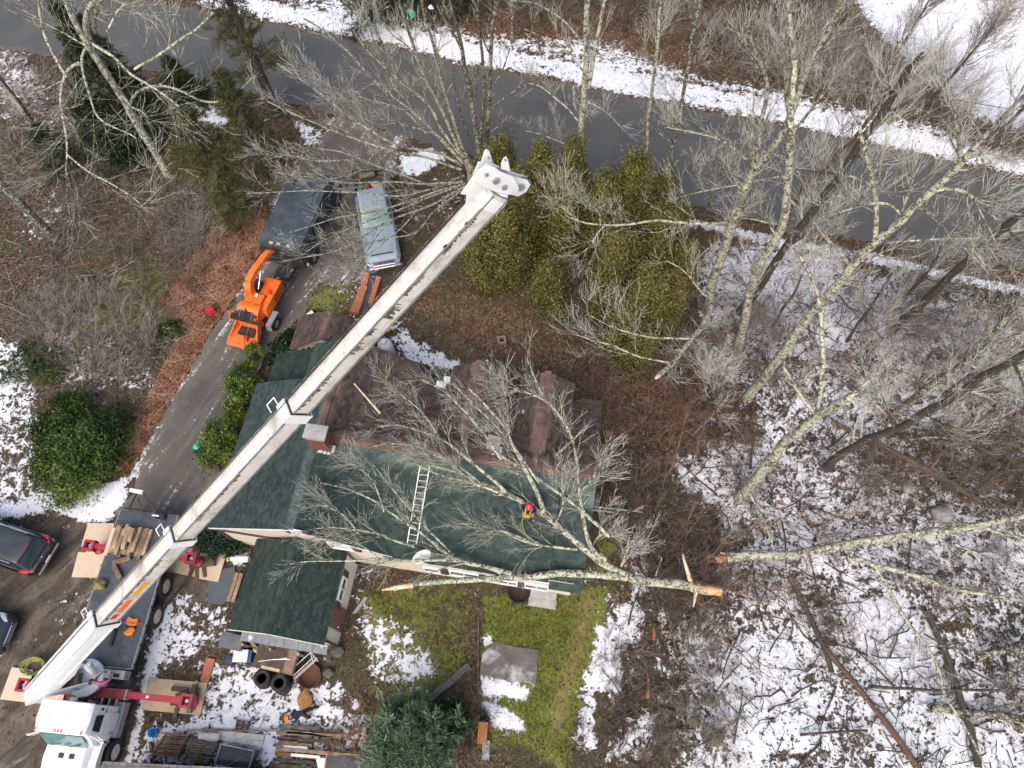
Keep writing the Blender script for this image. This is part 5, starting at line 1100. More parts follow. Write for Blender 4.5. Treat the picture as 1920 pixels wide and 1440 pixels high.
MB().box((2.6, 0.6, 1.2), (0.5, 0.35, 0.5)).obj('side_tank', M_or, chp, bevel=0.03); MB().tube((2.95, 0.62, 1.5), (2.95, 0.95, 1.5), 0.13, n=14).obj('air_filter', M_steel, chp)
MB().box((2.45, 0.05, 1.62), (0.2, 0.24, 0.02)).obj('warning_label', M_white, chp)
ck = [Vector((2.45, 0.25, 1.5)), Vector((2.5, 0.27, 2.0)), Vector((2.75, 0.28, 2.35)), Vector((3.3, 0.20, 2.52)), Vector((4.2, 0.05, 2.55)), Vector((4.6, 0.0, 2.5))]
mb = MB(); 
for i, (p, q) in enumerate(zip(ck[:-1], ck[1:])): mb.bar(p-(q-p)*0.06, q+(q-p)*0.04, 0.36-0.02*i, 0.36-0.02*i)
mb.obj('discharge_chute', M_or, chp, bevel=0.02); MB().bar((4.55, 0.0, 2.55), (4.85, -0.03, 2.32), 0.36, 0.05).obj('chute_deflector', M_or, chp)
MB().tube((2.75, -0.05, 1.8), (3.5, -0.02, 2.35), 0.03).obj('chute_ram', M_chrome, chp)
MB().bar((3.8, -0.1, 0.75), (5.1, -0.15, 0.62), 0.16, 0.16).obj('tow_bar', M_or, chp); MB().tube((5.0, -0.15, 0.0), (5.0, -0.15, 0.6), 0.04).obj('jockey_leg', M_chass, chp)
MB().box((2.2, 0, 0.68), (3.4, 0.9, 0.12)).obj('frame', M_chass, chp)
for s in (-1, 1):
    wheel(chp, (1.75, s*0.98, 0.38), 0.38, 0.24, s, M_steel)
    MB().prism([(1.25, 0.5), (1.35, 0.85), (2.15, 0.85), (2.25, 0.5), (2.3, 0.5), (2.2, 0.92), (1.3, 0.92), (1.2, 0.5)], 0, 0.3, Matrix.Rotation(PI/2, 3, 'X'), (0, s*0.98+0.15, 0)).obj('mudguard', M_steel, chp)
# saw lying in the tray
saw = empty('chainsaw', Vector((rr_[0], rr_[1], 0))+Vector((math.cos(a)*0.45-math.sin(a)*-0.12, math.sin(a)*0.45+math.cos(a)*-0.12, 0.68)), a+0.2, 'orange red chainsaw lying in the feed tray of the chipper', 'chainsaw')
MB().box((-0.12, 0, 0.11), (0.34, 0.2, 0.2), taper=0.85).obj('engine_case', mat('red_saw_plastic', (0.7, 0.06, 0.02), 0.4, 0.15), saw, bevel=0.03)
MB().box((0.32, 0.02, 0.08), (0.55, 0.02, 0.09)).obj('guide_bar', M_steel, saw); MB().path([Vector((-0.2, 0, 0.2)), Vector((-0.05, 0, 0.32)), Vector((0.08, 0, 0.2))], 0.02).obj('handle', M_black, saw)
# ------------------------------------------------------------------ bare trees
def tree(name, label, trunk, r, limbs=(), auto=0, auto_len=3.0, auto_z=(0.35, 1.0), n1=8, n2=7, n3=5, l1=1.5, bark=None, twig=None, group=None, z0=0.0, cat='tree', dens=1.0, up=0.25, jit=0.05, trunk_children=True, brk=None, seed=None, ang=(0.5, 1.1)):
    """trunk: photo points from the foot up, (px, py) or (px, py, z); limbs: (points, r0, r1, z0|None, z1)"""
    global rng
    rng = np.random.default_rng(seed if seed is not None else abs(int(trunk[0][0]*7+trunk[0][1]*13)) + 5)
    bark = bark or M_lich; twig = twig or M_twig
    fx, fy = at(trunk[0][0], trunk[0][1], trunk[0][2] if len(trunk[0]) > 2 else z0)[:2]
    P3 = []
    for p in trunk:
        z = p[2] if len(p) > 2 else (z0 if not P3 else zauto(fx, fy, p[0], p[1]))
        P3.append(at(p[0], p[1], z))
    P3 = np.array(P3); org = Vector((P3[0][0], P3[0][1], max(0, P3[0][2]) if P3[0][2] < 0.6 else 0)); o3 = np.array(org)
    root = empty(name, org, 0, label, cat, group)
    r = (r[0]*0.88, r[1]*0.88); Lx = max(8, int(np.linalg.norm(P3[-1]-P3[0])/0.45)); C = resample(P3, min(Lx, 44), jit)
    Rr = np.linspace(r[0], r[1], len(C)); Rr[:2] *= (1.25, 1.08) if P3[0][2] < 0.4 else (1, 1)
    Rr = Rr*(1+0.10*np.sin(np.arange(len(C))*2.1)*rng.uniform(0.4, 1, len(C)))
    v_, f_ = tubes(C[None], Rr[None], 10)
    np_mesh('trunk', v_-o3, f_, bark, root, True)
    paths = [(C, Rr)] if trunk_children else []
    tz = P3[:, 2]; tp = [(p[0], p[1]) for p in trunk]
    for lb in limbs:
        pts, ra, rb, za, zb = lb[:5]
        if za is None:
            best = None
            for i in range(len(tp)-1):
                ax, ay = tp[i]; bx, by = tp[i+1]; dx, dy = bx-ax, by-ay; t = min(1, max(0, ((pts[0][0]-ax)*dx+(pts[0][1]-ay)*dy)/(dx*dx+dy*dy+1e-9)))
                dd = (ax+t*dx-pts[0][0])**2+(ay+t*dy-pts[0][1])**2
                if best is None or dd < best[0]: best = (dd, tz[i]*(1-t)+tz[i+1]*t)
            za = best[1]
        if zb is None: zb = za
        elif isinstance(zb, str): zb = za+float(zb)
        d_ = np.r_[0, np.cumsum([math.hypot(pts[i+1][0]-pts[i][0], pts[i+1][1]-pts[i][1]) for i in range(len(pts)-1)])]; d_ /= d_[-1]
        Q = np.array([at(p[0], p[1], za+(zb-za)*t) for p, t in zip(pts, d_)])
        k = max(6, min(26, int(np.linalg.norm(Q[-1]-Q[0])/0.3))); Q = resample(Q, k, 0.03); RR = np.linspace(ra, rb, k)
        vv, ff = tubes(Q[None], RR[None], 7); np_mesh('limb', vv-o3, ff, bark, root, True); paths.append((Q, RR))
        if len(lb) > 5 and lb[5]:
            c_ = Q[-1]-o3; dr = Vector(unit(Q[-1]-Q[-2])); q = dr.to_track_quat('Z', 'Y').to_matrix()
            MB().lathe([(rb*1.02, -0.12), (rb*0.8, 0.0), (rb*0.35, 0.18), (0, 0.22)], tuple(c_), q, 7).obj('broken_end', M_raw, root)
    if auto:
        K = len(C); idx_ = rng.uniform(auto_z[0], auto_z[1], auto)*(K-1); AP, AR = [], []
        for t in idx_:
            i = min(int(t), K-2); tan = unit(C[i+1]-C[i]); a_ = rng.uniform(0, 2*PI); d = unit(np.array([math.cos(a_), math.sin(a_), 0])+tan*rng.uniform(0.3, 0.9)); ln_ = auto_len*rng.uniform(0.5, 1.2)*(1.2-0.6*t/K)
            q = [C[i]]; 
            for s_ in range(9): d = unit(d+rng.normal(0, 0.16, 3)+np.array([0, 0, 0.07*up*4])); q.append(q[-1]+d*ln_/9)
            rr_0 = Rr[i]*rng.uniform(0.3, 0.5); AP.append(q); AR.append(np.linspace(rr_0, rr_0*0.3, 10))
        AP, AR = np.array(AP), np.array(AR); vv, ff = tubes(AP, AR, 6); ob_ = np_mesh('boughs', vv-o3, ff, bark, root, True); ob_['kind'] = 'stuff'
        paths += [(AP[i], AR[i]) for i in range(auto)]
    # finer growth
    PP, RR = [], []
    for Q, R_ in paths:
        i_ = np.linspace(0, len(Q)-1, 12); lo = i_.astype(int).clip(0, len(Q)-2); fr = (i_-lo)[:, None]
        PP.append(Q[lo]*(1-fr)+Q[lo+1]*fr); RR.append(R_[lo]*(1-fr[:, 0])+R_[lo+1]*fr[:, 0])
    if not PP: return root
    PP, RR = np.array(PP), np.array(RR)
    A1, B1_ = grow(PP, RR, max(1, int(n1*dens)), 0.2, 1.0, l1*1.85, 11, ang, 0.10, up, 0.36, 0.009)
    A2, B2_ = grow(A1, B1_, max(1, int(n2*dens)), 0.1, 0.95, l1*1.05, 8, (0.25, 0.65), 0.10, up*0.8, 0.45, 0.0060)
    vv, ff = join_np([tubes(A1, B1_, 4), tubes(A2, B2_, 3)])
    o = np_mesh('branches', vv-o3, ff, bark if bark is not M_dark else twig, root, True); o['kind'] = 'stuff'
    A3, B3_ = grow(A2, B2_, max(1, int((n3-2)*dens)), 0.1, 0.95, l1*0.55, 5, (0.25, 0.6), 0.09, up*0.6, 0.6, 0.0052)
    vv, ff = tubes(A3, B3_, 3); o = np_mesh('twigs', vv-o3, ff, twig, root); o['kind'] = 'stuff'
    return root
# top left corner: the big lichen tree and its neighbours
tree('lichen_tree', 'large lichen covered tree leaning to the upper left corner', [(318, 328), (288, 280), (262, 240), (225, 175), (195, 130), (165, 90), (140, 40), (118, -10), (95, -60)], (0.30, 0.13), [
    ([(170, 80), (190, 92), (215, 110), (235, 130), (255, 147), (285, 162), (310, 178), (335, 200)], 0.085, 0.045, None, '-1.0'),
    ([(165, 85), (154, 92), (151, 110), (156, 140), (166, 170), (173, 195), (180, 222), (202, 237), (245, 247), (256, 260)], 0.07, 0.03, None, '-2'),
    ([(150, 118), (130, 125), (120, 140), (114, 175), (115, 205), (120, 235), (126, 265), (126, 290)], 0.085, 0.05, None, '-1.5'),
    ([(126, 290), (150, 312), (180, 330), (210, 345), (250, 370), (268, 388)], 0.045, 0.02, 9.0, 8.4), ([(126, 290), (122, 310), (125, 332)], 0.035, 0.02, 9.0, 8.6),
    ([(240, 203), (245, 186), (258, 170), (280, 161), (312, 161), (350, 176), (380, 192), (410, 192), (440, 180), (462, 160), (478, 140)], 0.085, 0.04, None, '0.5'),
    ([(252, 130), (290, 108), (330, 80), (365, 58), (398, 24)], 0.06, 0.045, 10.5, 13.0),
    ([(168, 70), (158, 45), (168, 15), (190, -20)], 0.14, 0.09, None, '4'), ([(178, 60), (174, 40), (182, 10), (200, -15)], 0.12, 0.07, None, '4'),
    ([(125, 145), (108, 118), (92, 88), (80, 60), (74, 25), (70, -15)], 0.08, 0.05, None, '3'),
    ([(225, 175), (250, 205), (275, 212), (276, 222)], 0.06, 0.03, None, '0.3'), ([(200, 60), (225, 12), (265, 2)], 0.05, 0.03, 13, 14)],
    n1=6, n2=6, n3=4, l1=2.0, up=0.1, ang=(0.5, 1.3), seed=4)
tree('dark_tree', 'dark trunk with lichen flank at the left edge', [(103, 447), (62, 405), (30, 372), (0, 342), (-60, 285)], (0.26, 0.19), [], n1=3, n2=4, n3=3, l1=1.2, bark=M_lich2)
tree('dark_tree', 'thin dark stem leaning left above the left edge trunk', [(75, 248), (45, 205), (15, 165), (-20, 120)], (0.13, 0.08), [], n1=6, l1=1.3, bark=M_dark)
tree('dark_tree', 'short dark stem behind the large lichen tree', [(165, 280), (148, 250), (132, 225)], (0.10, 0.07), [], n1=5, l1=0.9, bark=M_dark)
# the pale many stemmed tree over the road and the trucks
tree('pale_tree', 'pale many stemmed tree fanning out behind the crane head', [(888, 340), (884, 322), (878, 306), (870, 292)], (0.34, 0.26), [
    ([(872, 296), (862, 260), (850, 225), (831, 167), (812, 83), (798, 40), (792, 0), (785, -40)], 0.12, 0.05, 1.5, 14), ([(870, 300), (846, 246), (825, 198), (808, 165), (787, 125), (771, 73), (750, 10), (740, -20)], 0.11, 0.045, 1.5, 14),
    ([(868, 300), (825, 240), (808, 200), (787, 178), (765, 165), (750, 154), (718, 122), (687, 94), (665, 60)], 0.10, 0.035, 1.5, 11), ([(868, 305), (812, 246), (771, 208), (729, 173), (694, 142), (673, 117), (640, 84), (600, 52), (570, 35)], 0.10, 0.03, 1.5, 11),
    ([(866, 305), (830, 258), (802, 246), (760, 237), (700, 218), (650, 200)], 0.07, 0.03, 1.5, 8.5), ([(866, 310), (820, 285), (780, 280), (740, 273), (687, 240), (658, 223), (621, 192), (575, 156), (542, 135), (520, 118)], 0.09, 0.025, 1.5, 9),
    ([(864, 318), (790, 292), (745, 287), (708, 275), (650, 256), (583, 227), (531, 204), (500, 190)], 0.08, 0.022, 1.5, 8), ([(870, 330), (820, 350), (783, 340), (740, 322), (707, 313), (683, 300), (640, 285), (600, 280)], 0.075, 0.025, 1.2, 7),
    ([(872, 345), (830, 355), (780, 373), (745, 386), (718, 393), (660, 403), (610, 413), (560, 432), (520, 440)], 0.08, 0.02, 1.5, 6.5), ([(872, 350), (820, 380), (780, 397), (735, 412), (707, 425), (680, 445), (668, 457), (610, 477), (563, 482), (523, 493)], 0.08, 0.018, 1.5, 6.0),
    ([(872, 352), (810, 400), (780, 440), (750, 443), (718, 448), (693, 455), (650, 475)], 0.06, 0.02, 1.5, 5), ([(866, 340), (800, 356), (750, 370), (693, 363), (635, 360), (577, 357), (520, 360), (462, 363)], 0.07, 0.016, 1.5, 6.5),
    ([(800, 250), (760, 205), (710, 190), (640, 186), (600, 182)], 0.05, 0.02, 4, 9), ([(770, 208), (720, 196), (640, 170), (600, 150), (560, 130)], 0.045, 0.02, 5, 10), ([(742, 170), (720, 120), (700, 80), (690, 40)], 0.04, 0.02, 6.5, 11), ([(790, 125), (770, 90), (730, 60), (700, 20)], 0.04, 0.02, 9, 13),
    ([(870, 345), (800, 372), (730, 400), (660, 425), (600, 455), (550, 490)], 0.06, 0.016, 1.6, 6.0), ([(868, 342), (790, 345), (720, 340), (650, 345), (580, 330), (520, 325)], 0.06, 0.016, 1.8, 7.0), ([(735, 412), (700, 450), (670, 500), (650, 540)], 0.035, 0.014, 4.0, 5.5), ([(780, 397), (750, 430), (700, 470), (620, 520)], 0.035, 0.014, 3.0, 5.0),
    ([(708, 275), (690, 310), (650, 330), (600, 335)], 0.035, 0.015, 5, 6.5), ([(660, 300), (600, 305), (540, 290), (500, 300)], 0.035, 0.015, 5.5, 7)],
    n1=8, n2=6, n3=5, l1=1.2, up=0.12, ang=(0.2, 0.6), trunk_children=False, seed=8)
tree('dark_tree', 'straight dark stemmed tree rising above the crane head', [(912, 300), (913, 270), (917, 200), (920, 133), (922, 67), (930, 0), (934, -40)], (0.17, 0.09), [
    ([(897, 300), (897, 293), (893, 245), (887, 200), (878, 160), (870, 117), (864, 82), (857, 50), (845, 12), (840, -20)], 0.15, 0.06, 0.8, 13), ([(900, 290), (903, 230), (908, 180), (906, 120), (900, 60), (895, 0)], 0.10, 0.05, 1, 14),
    ([(923, 203), (945, 185), (965, 170), (987, 157)], 0.045, 0.03, None, '1'), ([(920, 247), (935, 238), (953, 227)], 0.04, 0.028, None, '0.4'), ([(923, 163), (936, 145), (943, 130), (950, 110), (956, 90)], 0.05, 0.03, None, '2'),
    ([(878, 255), (868, 225), (857, 187), (850, 150), (852, 128)], 0.05, 0.03, 1.5, 6.5), ([(887, 190), (895, 160), (896, 125)], 0.05, 0.035, 5, 8), ([(866, 95), (850, 60), (828, 35), (820, 10)], 0.05, 0.03, 11, 13.5), ([(918, 100), (900, 60), (895, 20)], 0.05, 0.03, None, '3')],
    n1=4, n2=4, n3=4, l1=0.8, bark=M_lich2, seed=9)
tree('lichen_tree', 'upright lichen trunk standing between the cedars and the road', [(1092, 358), (1091, 300), (1090, 230), (1094, 170), (1098, 130), (1100, 60), (1102, 0), (1104, -40)], (0.22, 0.13), [
    ([(1103, 165), (1112, 110), (1122, 60), (1135, 0), (1142, -40)], 0.11, 0.07, None, '5'), ([(1085, 228), (1062, 200), (1040, 182), (1015, 160), (990, 157)], 0.05, 0.022, None, '1.5'), ([(1086, 290), (1062, 270), (1040, 262), (1010, 250), (985, 246)], 0.045, 0.02, None, '0.8'),
    ([(1090, 80), (1065, 45), (1035, 20), (1000, 5), (960, 2)], 0.06, 0.02, None, '3'), ([(1098, 140), (1070, 100), (1040, 80), (985, 55)], 0.05, 0.02, None, '2.5'), ([(1098, 190), (1120, 200), (1140, 210), (1160, 235)], 0.04, 0.02, None, '0.5'), ([(1076, 160), (1078, 200), (1086, 215)], 0.06, 0.05, 5.5, 4.6)],
    n1=6, n2=6, n3=5, l1=1.0, seed=12)
for i, (lab, tr, r_, lm) in enumerate((
    ('slim lichen stem left of the pair right of the upright trunk', [(1200, 355), (1207, 320), (1216, 230), (1224, 160), (1232, 80), (1240, 0), (1246, -40)], (0.11, 0.07), []),
    ('slim lichen stem right of the pair by the road edge', [(1240, 350), (1250, 310), (1267, 255), (1278, 200), (1288, 130), (1300, 60), (1312, 0), (1320, -40)], (0.13, 0.08), [([(1262, 268), (1235, 250), (1215, 232), (1200, 210)], 0.04, 0.02, None, '1')]),
    ('thin grey stem in front of the road at its middle', [(1310, 430), (1330, 380), (1345, 340), (1358, 300)], (0.07, 0.04), []))):
    tree('slim_tree', lab, tr, r_, lm, auto=6, auto_len=1.8, n1=5, n2=5, n3=5, l1=0.9, bark=M_lich2 if i else M_lich, seed=20+i)
# the large pale trees right of the cedars
tree('lichen_tree', 'tall pale green lichen tree forking over the road', [(1331, 575), (1333, 545), (1346, 500), (1365, 450), (1375, 417), (1385, 385), (1396, 354), (1408, 325), (1417, 315)], (0.29, 0.20), [
    ([(1417, 317), (1440, 288), (1460, 262), (1480, 225), (1495, 183), (1505, 150), (1520, 115), (1545, 70), (1565, 30), (1580, -10)], 0.17, 0.07, 8.6, 17), ([(1415, 315), (1412, 290), (1411, 270), (1410, 256)], 0.14, 0.10, 8.6, 10.3, 1), ([(1416, 310), (1422, 290), (1424, 250), (1432, 205), (1440, 160), (1425, 115), (1413, 88), (1405, 60)], 0.10, 0.06, 8.8, 16),
    ([(1400, 300), (1375, 280), (1350, 262), (1300, 248), (1250, 238)], 0.06, 0.025, 8, 10.5), ([(1480, 215), (1470, 180), (1480, 140), (1478, 100), (1500, 60)], 0.08, 0.04, 12.5, 17), ([(1375, 417), (1345, 420), (1310, 421), (1255, 415), (1215, 414), (1175, 422), (1130, 422), (1085, 415), (1060, 405)], 0.085, 0.03, 6.0, 7.5),
    ([(1132, 424), (1120, 440), (1108, 460), (1095, 472)], 0.03, 0.015, 7.2, 6.8), ([(1125, 420), (1125, 400), (1110, 385)], 0.03, 0.015, 7.2, 7.8), ([(1085, 415), (1060, 395), (1045, 383)], 0.03, 0.012, 7.4, 8),
    ([(1331, 560), (1330, 590), (1318, 610), (1300, 635), (1281, 655), (1262, 680), (1232, 707)], 0.11, 0.10, 4.5, 7.5, 1), ([(1300, 635), (1270, 634), (1230, 635), (1180, 625), (1140, 610), (1100, 590)], 0.045, 0.015, 6.3, 6.5), ([(1262, 682), (1230, 675), (1190, 668), (1160, 650), (1120, 640), (1080, 628)], 0.04, 0.015, 7, 7.5), ([(1330, 560), (1305, 540), (1290, 510), (1250, 490)], 0.05, 0.02, 4.5, 6)],
    n1=7, n2=7, n3=5, l1=1.25, ang=(0.4, 1.1), seed=31)
tree('lichen_tree', 'second pale lichen tree with thick straight trunk', [(1385, 650), (1395, 600), (1403, 560), (1412, 517), (1430, 490), (1448, 462), (1464, 432), (1475, 408), (1477, 344), (1481, 290), (1484, 250)], (0.25, 0.16), [
    ([(1484, 252), (1484, 225), (1483, 187), (1490, 140), (1493, 117), (1482, 60), (1478, 0), (1476, -40)], 0.13, 0.06, None, 18), ([(1483, 210), (1470, 190), (1475, 140), (1450, 80), (1440, 20)], 0.07, 0.035, 12, 17), ([(1470, 420), (1440, 418), (1410, 408), (1370, 410)], 0.05, 0.025, 6.5, 7), ([(1475, 370), (1500, 390), (1520, 410), (1545, 440), (1570, 470)], 0.06, 0.05, 8, 6.5),
    ([(1478, 330), (1450, 330), (1400, 345), (1350, 352), (1300, 362), (1255, 375)], 0.05, 0.015, 8.8, 10.5), ([(1480, 300), (1455, 290), (1420, 280), (1385, 262)], 0.05, 0.02, 9.5, 11), ([(1482, 250), (1510, 220), (1540, 180), (1570, 150), (1600, 120)], 0.07, 0.03, 11, 15)],
    n1=7, n2=7, n3=5, l1=1.3, ang=(0.4, 1.1), seed=33)
tree('dark_tree', 'dark leaning trunk crossing the road edge left of centre', [(1388, 585), (1421, 542), (1458, 485), (1500, 427), (1542, 375), (1575, 329), (1592, 304), (1617, 262), (1650, 210), (1690, 150), (1730, 100)], (0.24, 0.13), [
    ([(1575, 329), (1572, 327), (1524, 321), (1480, 318), (1462, 322)], 0.045, 0.02, None, '0.5'), ([(1560, 345), (1537, 408), (1500, 402)], 0.04, 0.02, 8, 7)], auto=6, auto_len=2.4, n1=5, n2=6, n3=5, l1=1.2, bark=M_dark, twig=M_twig, seed=35)
tree('dark_tree', 'reddish dark trunk parallel to the leaning dark one', [(1470, 430), (1484, 395), (1496, 367), (1510, 350), (1525, 335), (1552, 312), (1587, 280), (1620, 240), (1660, 180)], (0.15, 0.09), [], auto=5, auto_len=2.0, n1=5, n2=6, n3=5, l1=1.1, bark=M_redbark, seed=36)
tree('lichen_tree', 'long lichen spotted leaning tree reaching over the road to the right', [(1400, 747), (1418, 725), (1437, 700), (1469, 660), (1490, 629), (1517, 592), (1560, 545), (1603, 492), (1645, 450), (1676, 423), (1718, 385), (1749, 358), (1780, 325), (1808, 298)], (0.27, 0.12), [
    ([(1642, 452), (1644, 420), (1643, 385), (1640, 360), (1637, 344), (1630, 315), (1624, 287), (1618, 260), (1612, 230)], 0.095, 0.05, None, '4'), ([(1637, 350), (1614, 335), (1590, 328), (1572, 327), (1545, 322), (1524, 321)], 0.05, 0.025, 9.6, 10.5),
    ([(1691, 405), (1688, 385), (1672, 376), (1645, 376), (1603, 388), (1560, 402), (1537, 408)], 0.05, 0.02, None, '0.5'), ([(1755, 358), (1775, 354), (1801, 356), (1818, 364), (1830, 378)], 0.06, 0.04, None, '0.3'), ([(1830, 378), (1838, 400), (1857, 429), (1868, 458), (1882, 490)], 0.035, 0.012, 9.4, 8.5), ([(1836, 398), (1838, 440), (1826, 490)], 0.025, 0.01, 9.3, 8.6),
    ([(1664, 455), (1700, 452), (1740, 449), (1780, 446), (1830, 447), (1874, 446)], 0.045, 0.03, 7.5, 7.8), ([(1590, 520), (1598, 490), (1570, 470), (1545, 440), (1520, 410)], 0.055, 0.035, 6.0, 7.5), ([(1690, 405), (1700, 370), (1715, 345)], 0.05, 0.025, None, '1'),
    ([(1808, 298), (1830, 270), (1860, 240), (1900, 200), (1940, 160)], 0.08, 0.03, None, '3'), ([(1800, 305), (1800, 270), (1790, 230), (1785, 190)], 0.06, 0.025, None, '3'), ([(1808, 298), (1850, 285), (1900, 262), (1950, 240)], 0.06, 0.025, None, '2')],
    n1=7, n2=7, n3=5, l1=1.3, ang=(0.4, 1.2), bark=M_lich, seed=38)
tree('dark_tree', 'thickest dark trunk leaning out at the right edge above the snow', [(1668, 622), (1690, 605), (1720, 578), (1749, 550), (1775, 525), (1801, 500), (1832, 469), (1874, 437), (1920, 395), (1980, 340), (2040, 290)], (0.23, 0.16), [], auto=5, auto_len=2.5, n1=4, n2=5, n3=5, l1=1.3, bark=M_dark, seed=40)
tree('dark_tree', 'narrow dark trunk beside the thickest one at right edge', [(1850, 490), (1880, 460), (1920, 425), (1960, 390)], (0.14, 0.11), [], auto=2, n1=3, l1=1.2, bark=M_dark, seed=41)
tree('dark_tree', 'thin dark curved stem rising from snow left of thick trunk', [(1663, 607), (1680, 580), (1700, 555), (1725, 530), (1742, 505), (1760, 480)], (0.12, 0.07), [], auto=4, auto_len=1.6, n1=6, n2=6, l1=1.1, bark=M_dark, seed=42)
tree('dark_tree', 'thin dark curved stem over the snow patch', [(1588, 640), (1605, 610), (1630, 580), (1657, 540), (1672, 510)], (0.09, 0.05), [], auto=4, auto_len=1.6, n1=6, n2=6, l1=1.1, bark=M_dark, seed=43)
tree('dark_tree', 'short dark stem between the snow and pale fork', [(1450, 610), (1470, 575), (1495, 545), (1505, 515)], (0.09, 0.05), [], auto=4, auto_len=1.6, n1=6, n2=6, l1=1.0, bark=M_dark, seed=44)
# snag with the pale fork, broken at the top
tree('broken_snag', 'pale broken snag leaning right with a splintered orange top', [(1388, 935), (1410, 905), (1440, 868), (1480, 823), (1505, 800), (1530, 780), (1560, 765), (1592, 747)], (0.30, 0.15), [
    ([(1533, 775), (1540, 740), (1543, 713), (1543, 670), (1543, 630), (1539, 585), (1533, 540), (1520, 515), (1503, 488)], 0.10, 0.05, None, '3.5', 1), ([(1530, 778), (1505, 750), (1480, 705), (1467, 687)], 0.07, 0.05, None, '0.5'), ([(1590, 748), (1597, 744)], 0.14, 0.10, None, '0.1', 1)],
    n1=4, n2=5, n3=4, l1=1.0, seed=50)
tree('dark_tree', 'dark trunk leaning right under the tangle beside the snag', [(1548, 878), (1580, 852), (1613, 830), (1655, 812), (1697, 800), (1740, 770), (1797, 740), (1850, 705), (1913, 667), (1960, 640)], (0.21, 0.13), [], auto=8, auto_len=2.4, n1=6, n2=6, n3=5, l1=1.3, bark=M_dark, seed=51)
tree('dark_tree', 'lichen topped dark tree right of the snag', [(1672, 782), (1705, 752), (1747, 720), (1780, 700), (1813, 680), (1840, 655), (1863, 633), (1890, 590), (1905, 550)], (0.22, 0.12), [([(1813, 680), (1850, 700), (1905, 742)], 0.06, 0.04, None, '0.4'), ([(1700, 825), (1740, 820), (1780, 822), (1815, 825)], 0.05, 0.035, 1.2, 1.4)], auto=9, auto_len=2.4, n1=6, n2=6, n3=5, l1=1.3, bark=M_lich2, seed=52)
tree('lichen_tree', 'lichen tree with arching limbs at far right centre', [(1815, 755), (1840, 720), (1870, 690), (1900, 665), (1940, 640)], (0.15, 0.1), [([(1830, 740), (1870, 745), (1910, 740)], 0.08, 0.05, None, '0.3')], auto=7, auto_len=2.2, n1=6, n2=7, n3=5, l1=1.3, seed=53)
tree('dark_tree', 'trunk beside the brown thicket left of the snowy woods', [(1320, 770), (1335, 745), (1350, 725), (1362, 700)], (0.10, 0.05), [], auto=6, auto_len=1.8, n1=6, n2=6, l1=1.0, bark=M_dark, seed=54)
# fallen trunks of the lower right
tree('fallen_tree', 'fallen lichen covered trunk with orange broken end in snowy woods', [(1362, 1046, 0.8), (1390, 1042, 0.85), (1430, 1041, 0.9), (1480, 1042, 0.9), (1515, 1036, 1.0), (1540, 1030, 1.0), (1600, 1020, 1.2), (1660, 1008, 1.4), (1720, 1001, 1.5), (1780, 992, 1.7), (1840, 985, 1.8), (1920, 968, 2.0), (2000, 950, 2.1)], (0.27, 0.12), [
    ([(1590, 1040), (1640, 1060), (1700, 1075), (1760, 1095), (1800, 1106), (1860, 1115), (1930, 1130)], 0.13, 0.07, 1.0, 1.6), ([(1640, 1062), (1660, 1095), (1690, 1150), (1715, 1185), (1745, 1218), (1762, 1260), (1766, 1300), (1790, 1335), (1820, 1380), (1850, 1445)], 0.085, 0.04, 1.1, 1.3),
    ([(1840, 985), (1870, 1000), (1900, 1006), (1940, 1012)], 0.07, 0.05, None, '0.2'), ([(1790, 1020), (1830, 1035), (1870, 1055), (1925, 1082)], 0.06, 0.05, 1.1, 1.3), ([(1453, 1035), (1445, 1005), (1432, 975), (1420, 955), (1405, 925)], 0.055, 0.04, 1.0, 1.8)],
    n1=4, n2=5, n3=4, l1=1.1, seed=60, cat='fallen tree')
be = at(1362, 1046, 0.8); mb = MB()
random.seed(5)
for i in range(9):
    a_ = random.uniform(0, 6.28); q = random.uniform(0, 0.18); mb.bar((be[0], be[1]+math.cos(a_)*q, be[2]+math.sin(a_)*q), (be[0]-random.uniform(0.15, 0.5), be[1]+math.cos(a_)*q*1.4, be[2]+math.sin(a_)*q*1.4+random.uniform(-.05, .1)), random.uniform(0.05, 0.12), 0.04)
tag(mb.obj('splinters', M_rawo, None), 'orange splinters at the broken end of the fallen trunk in the woods', 'splintered wood')
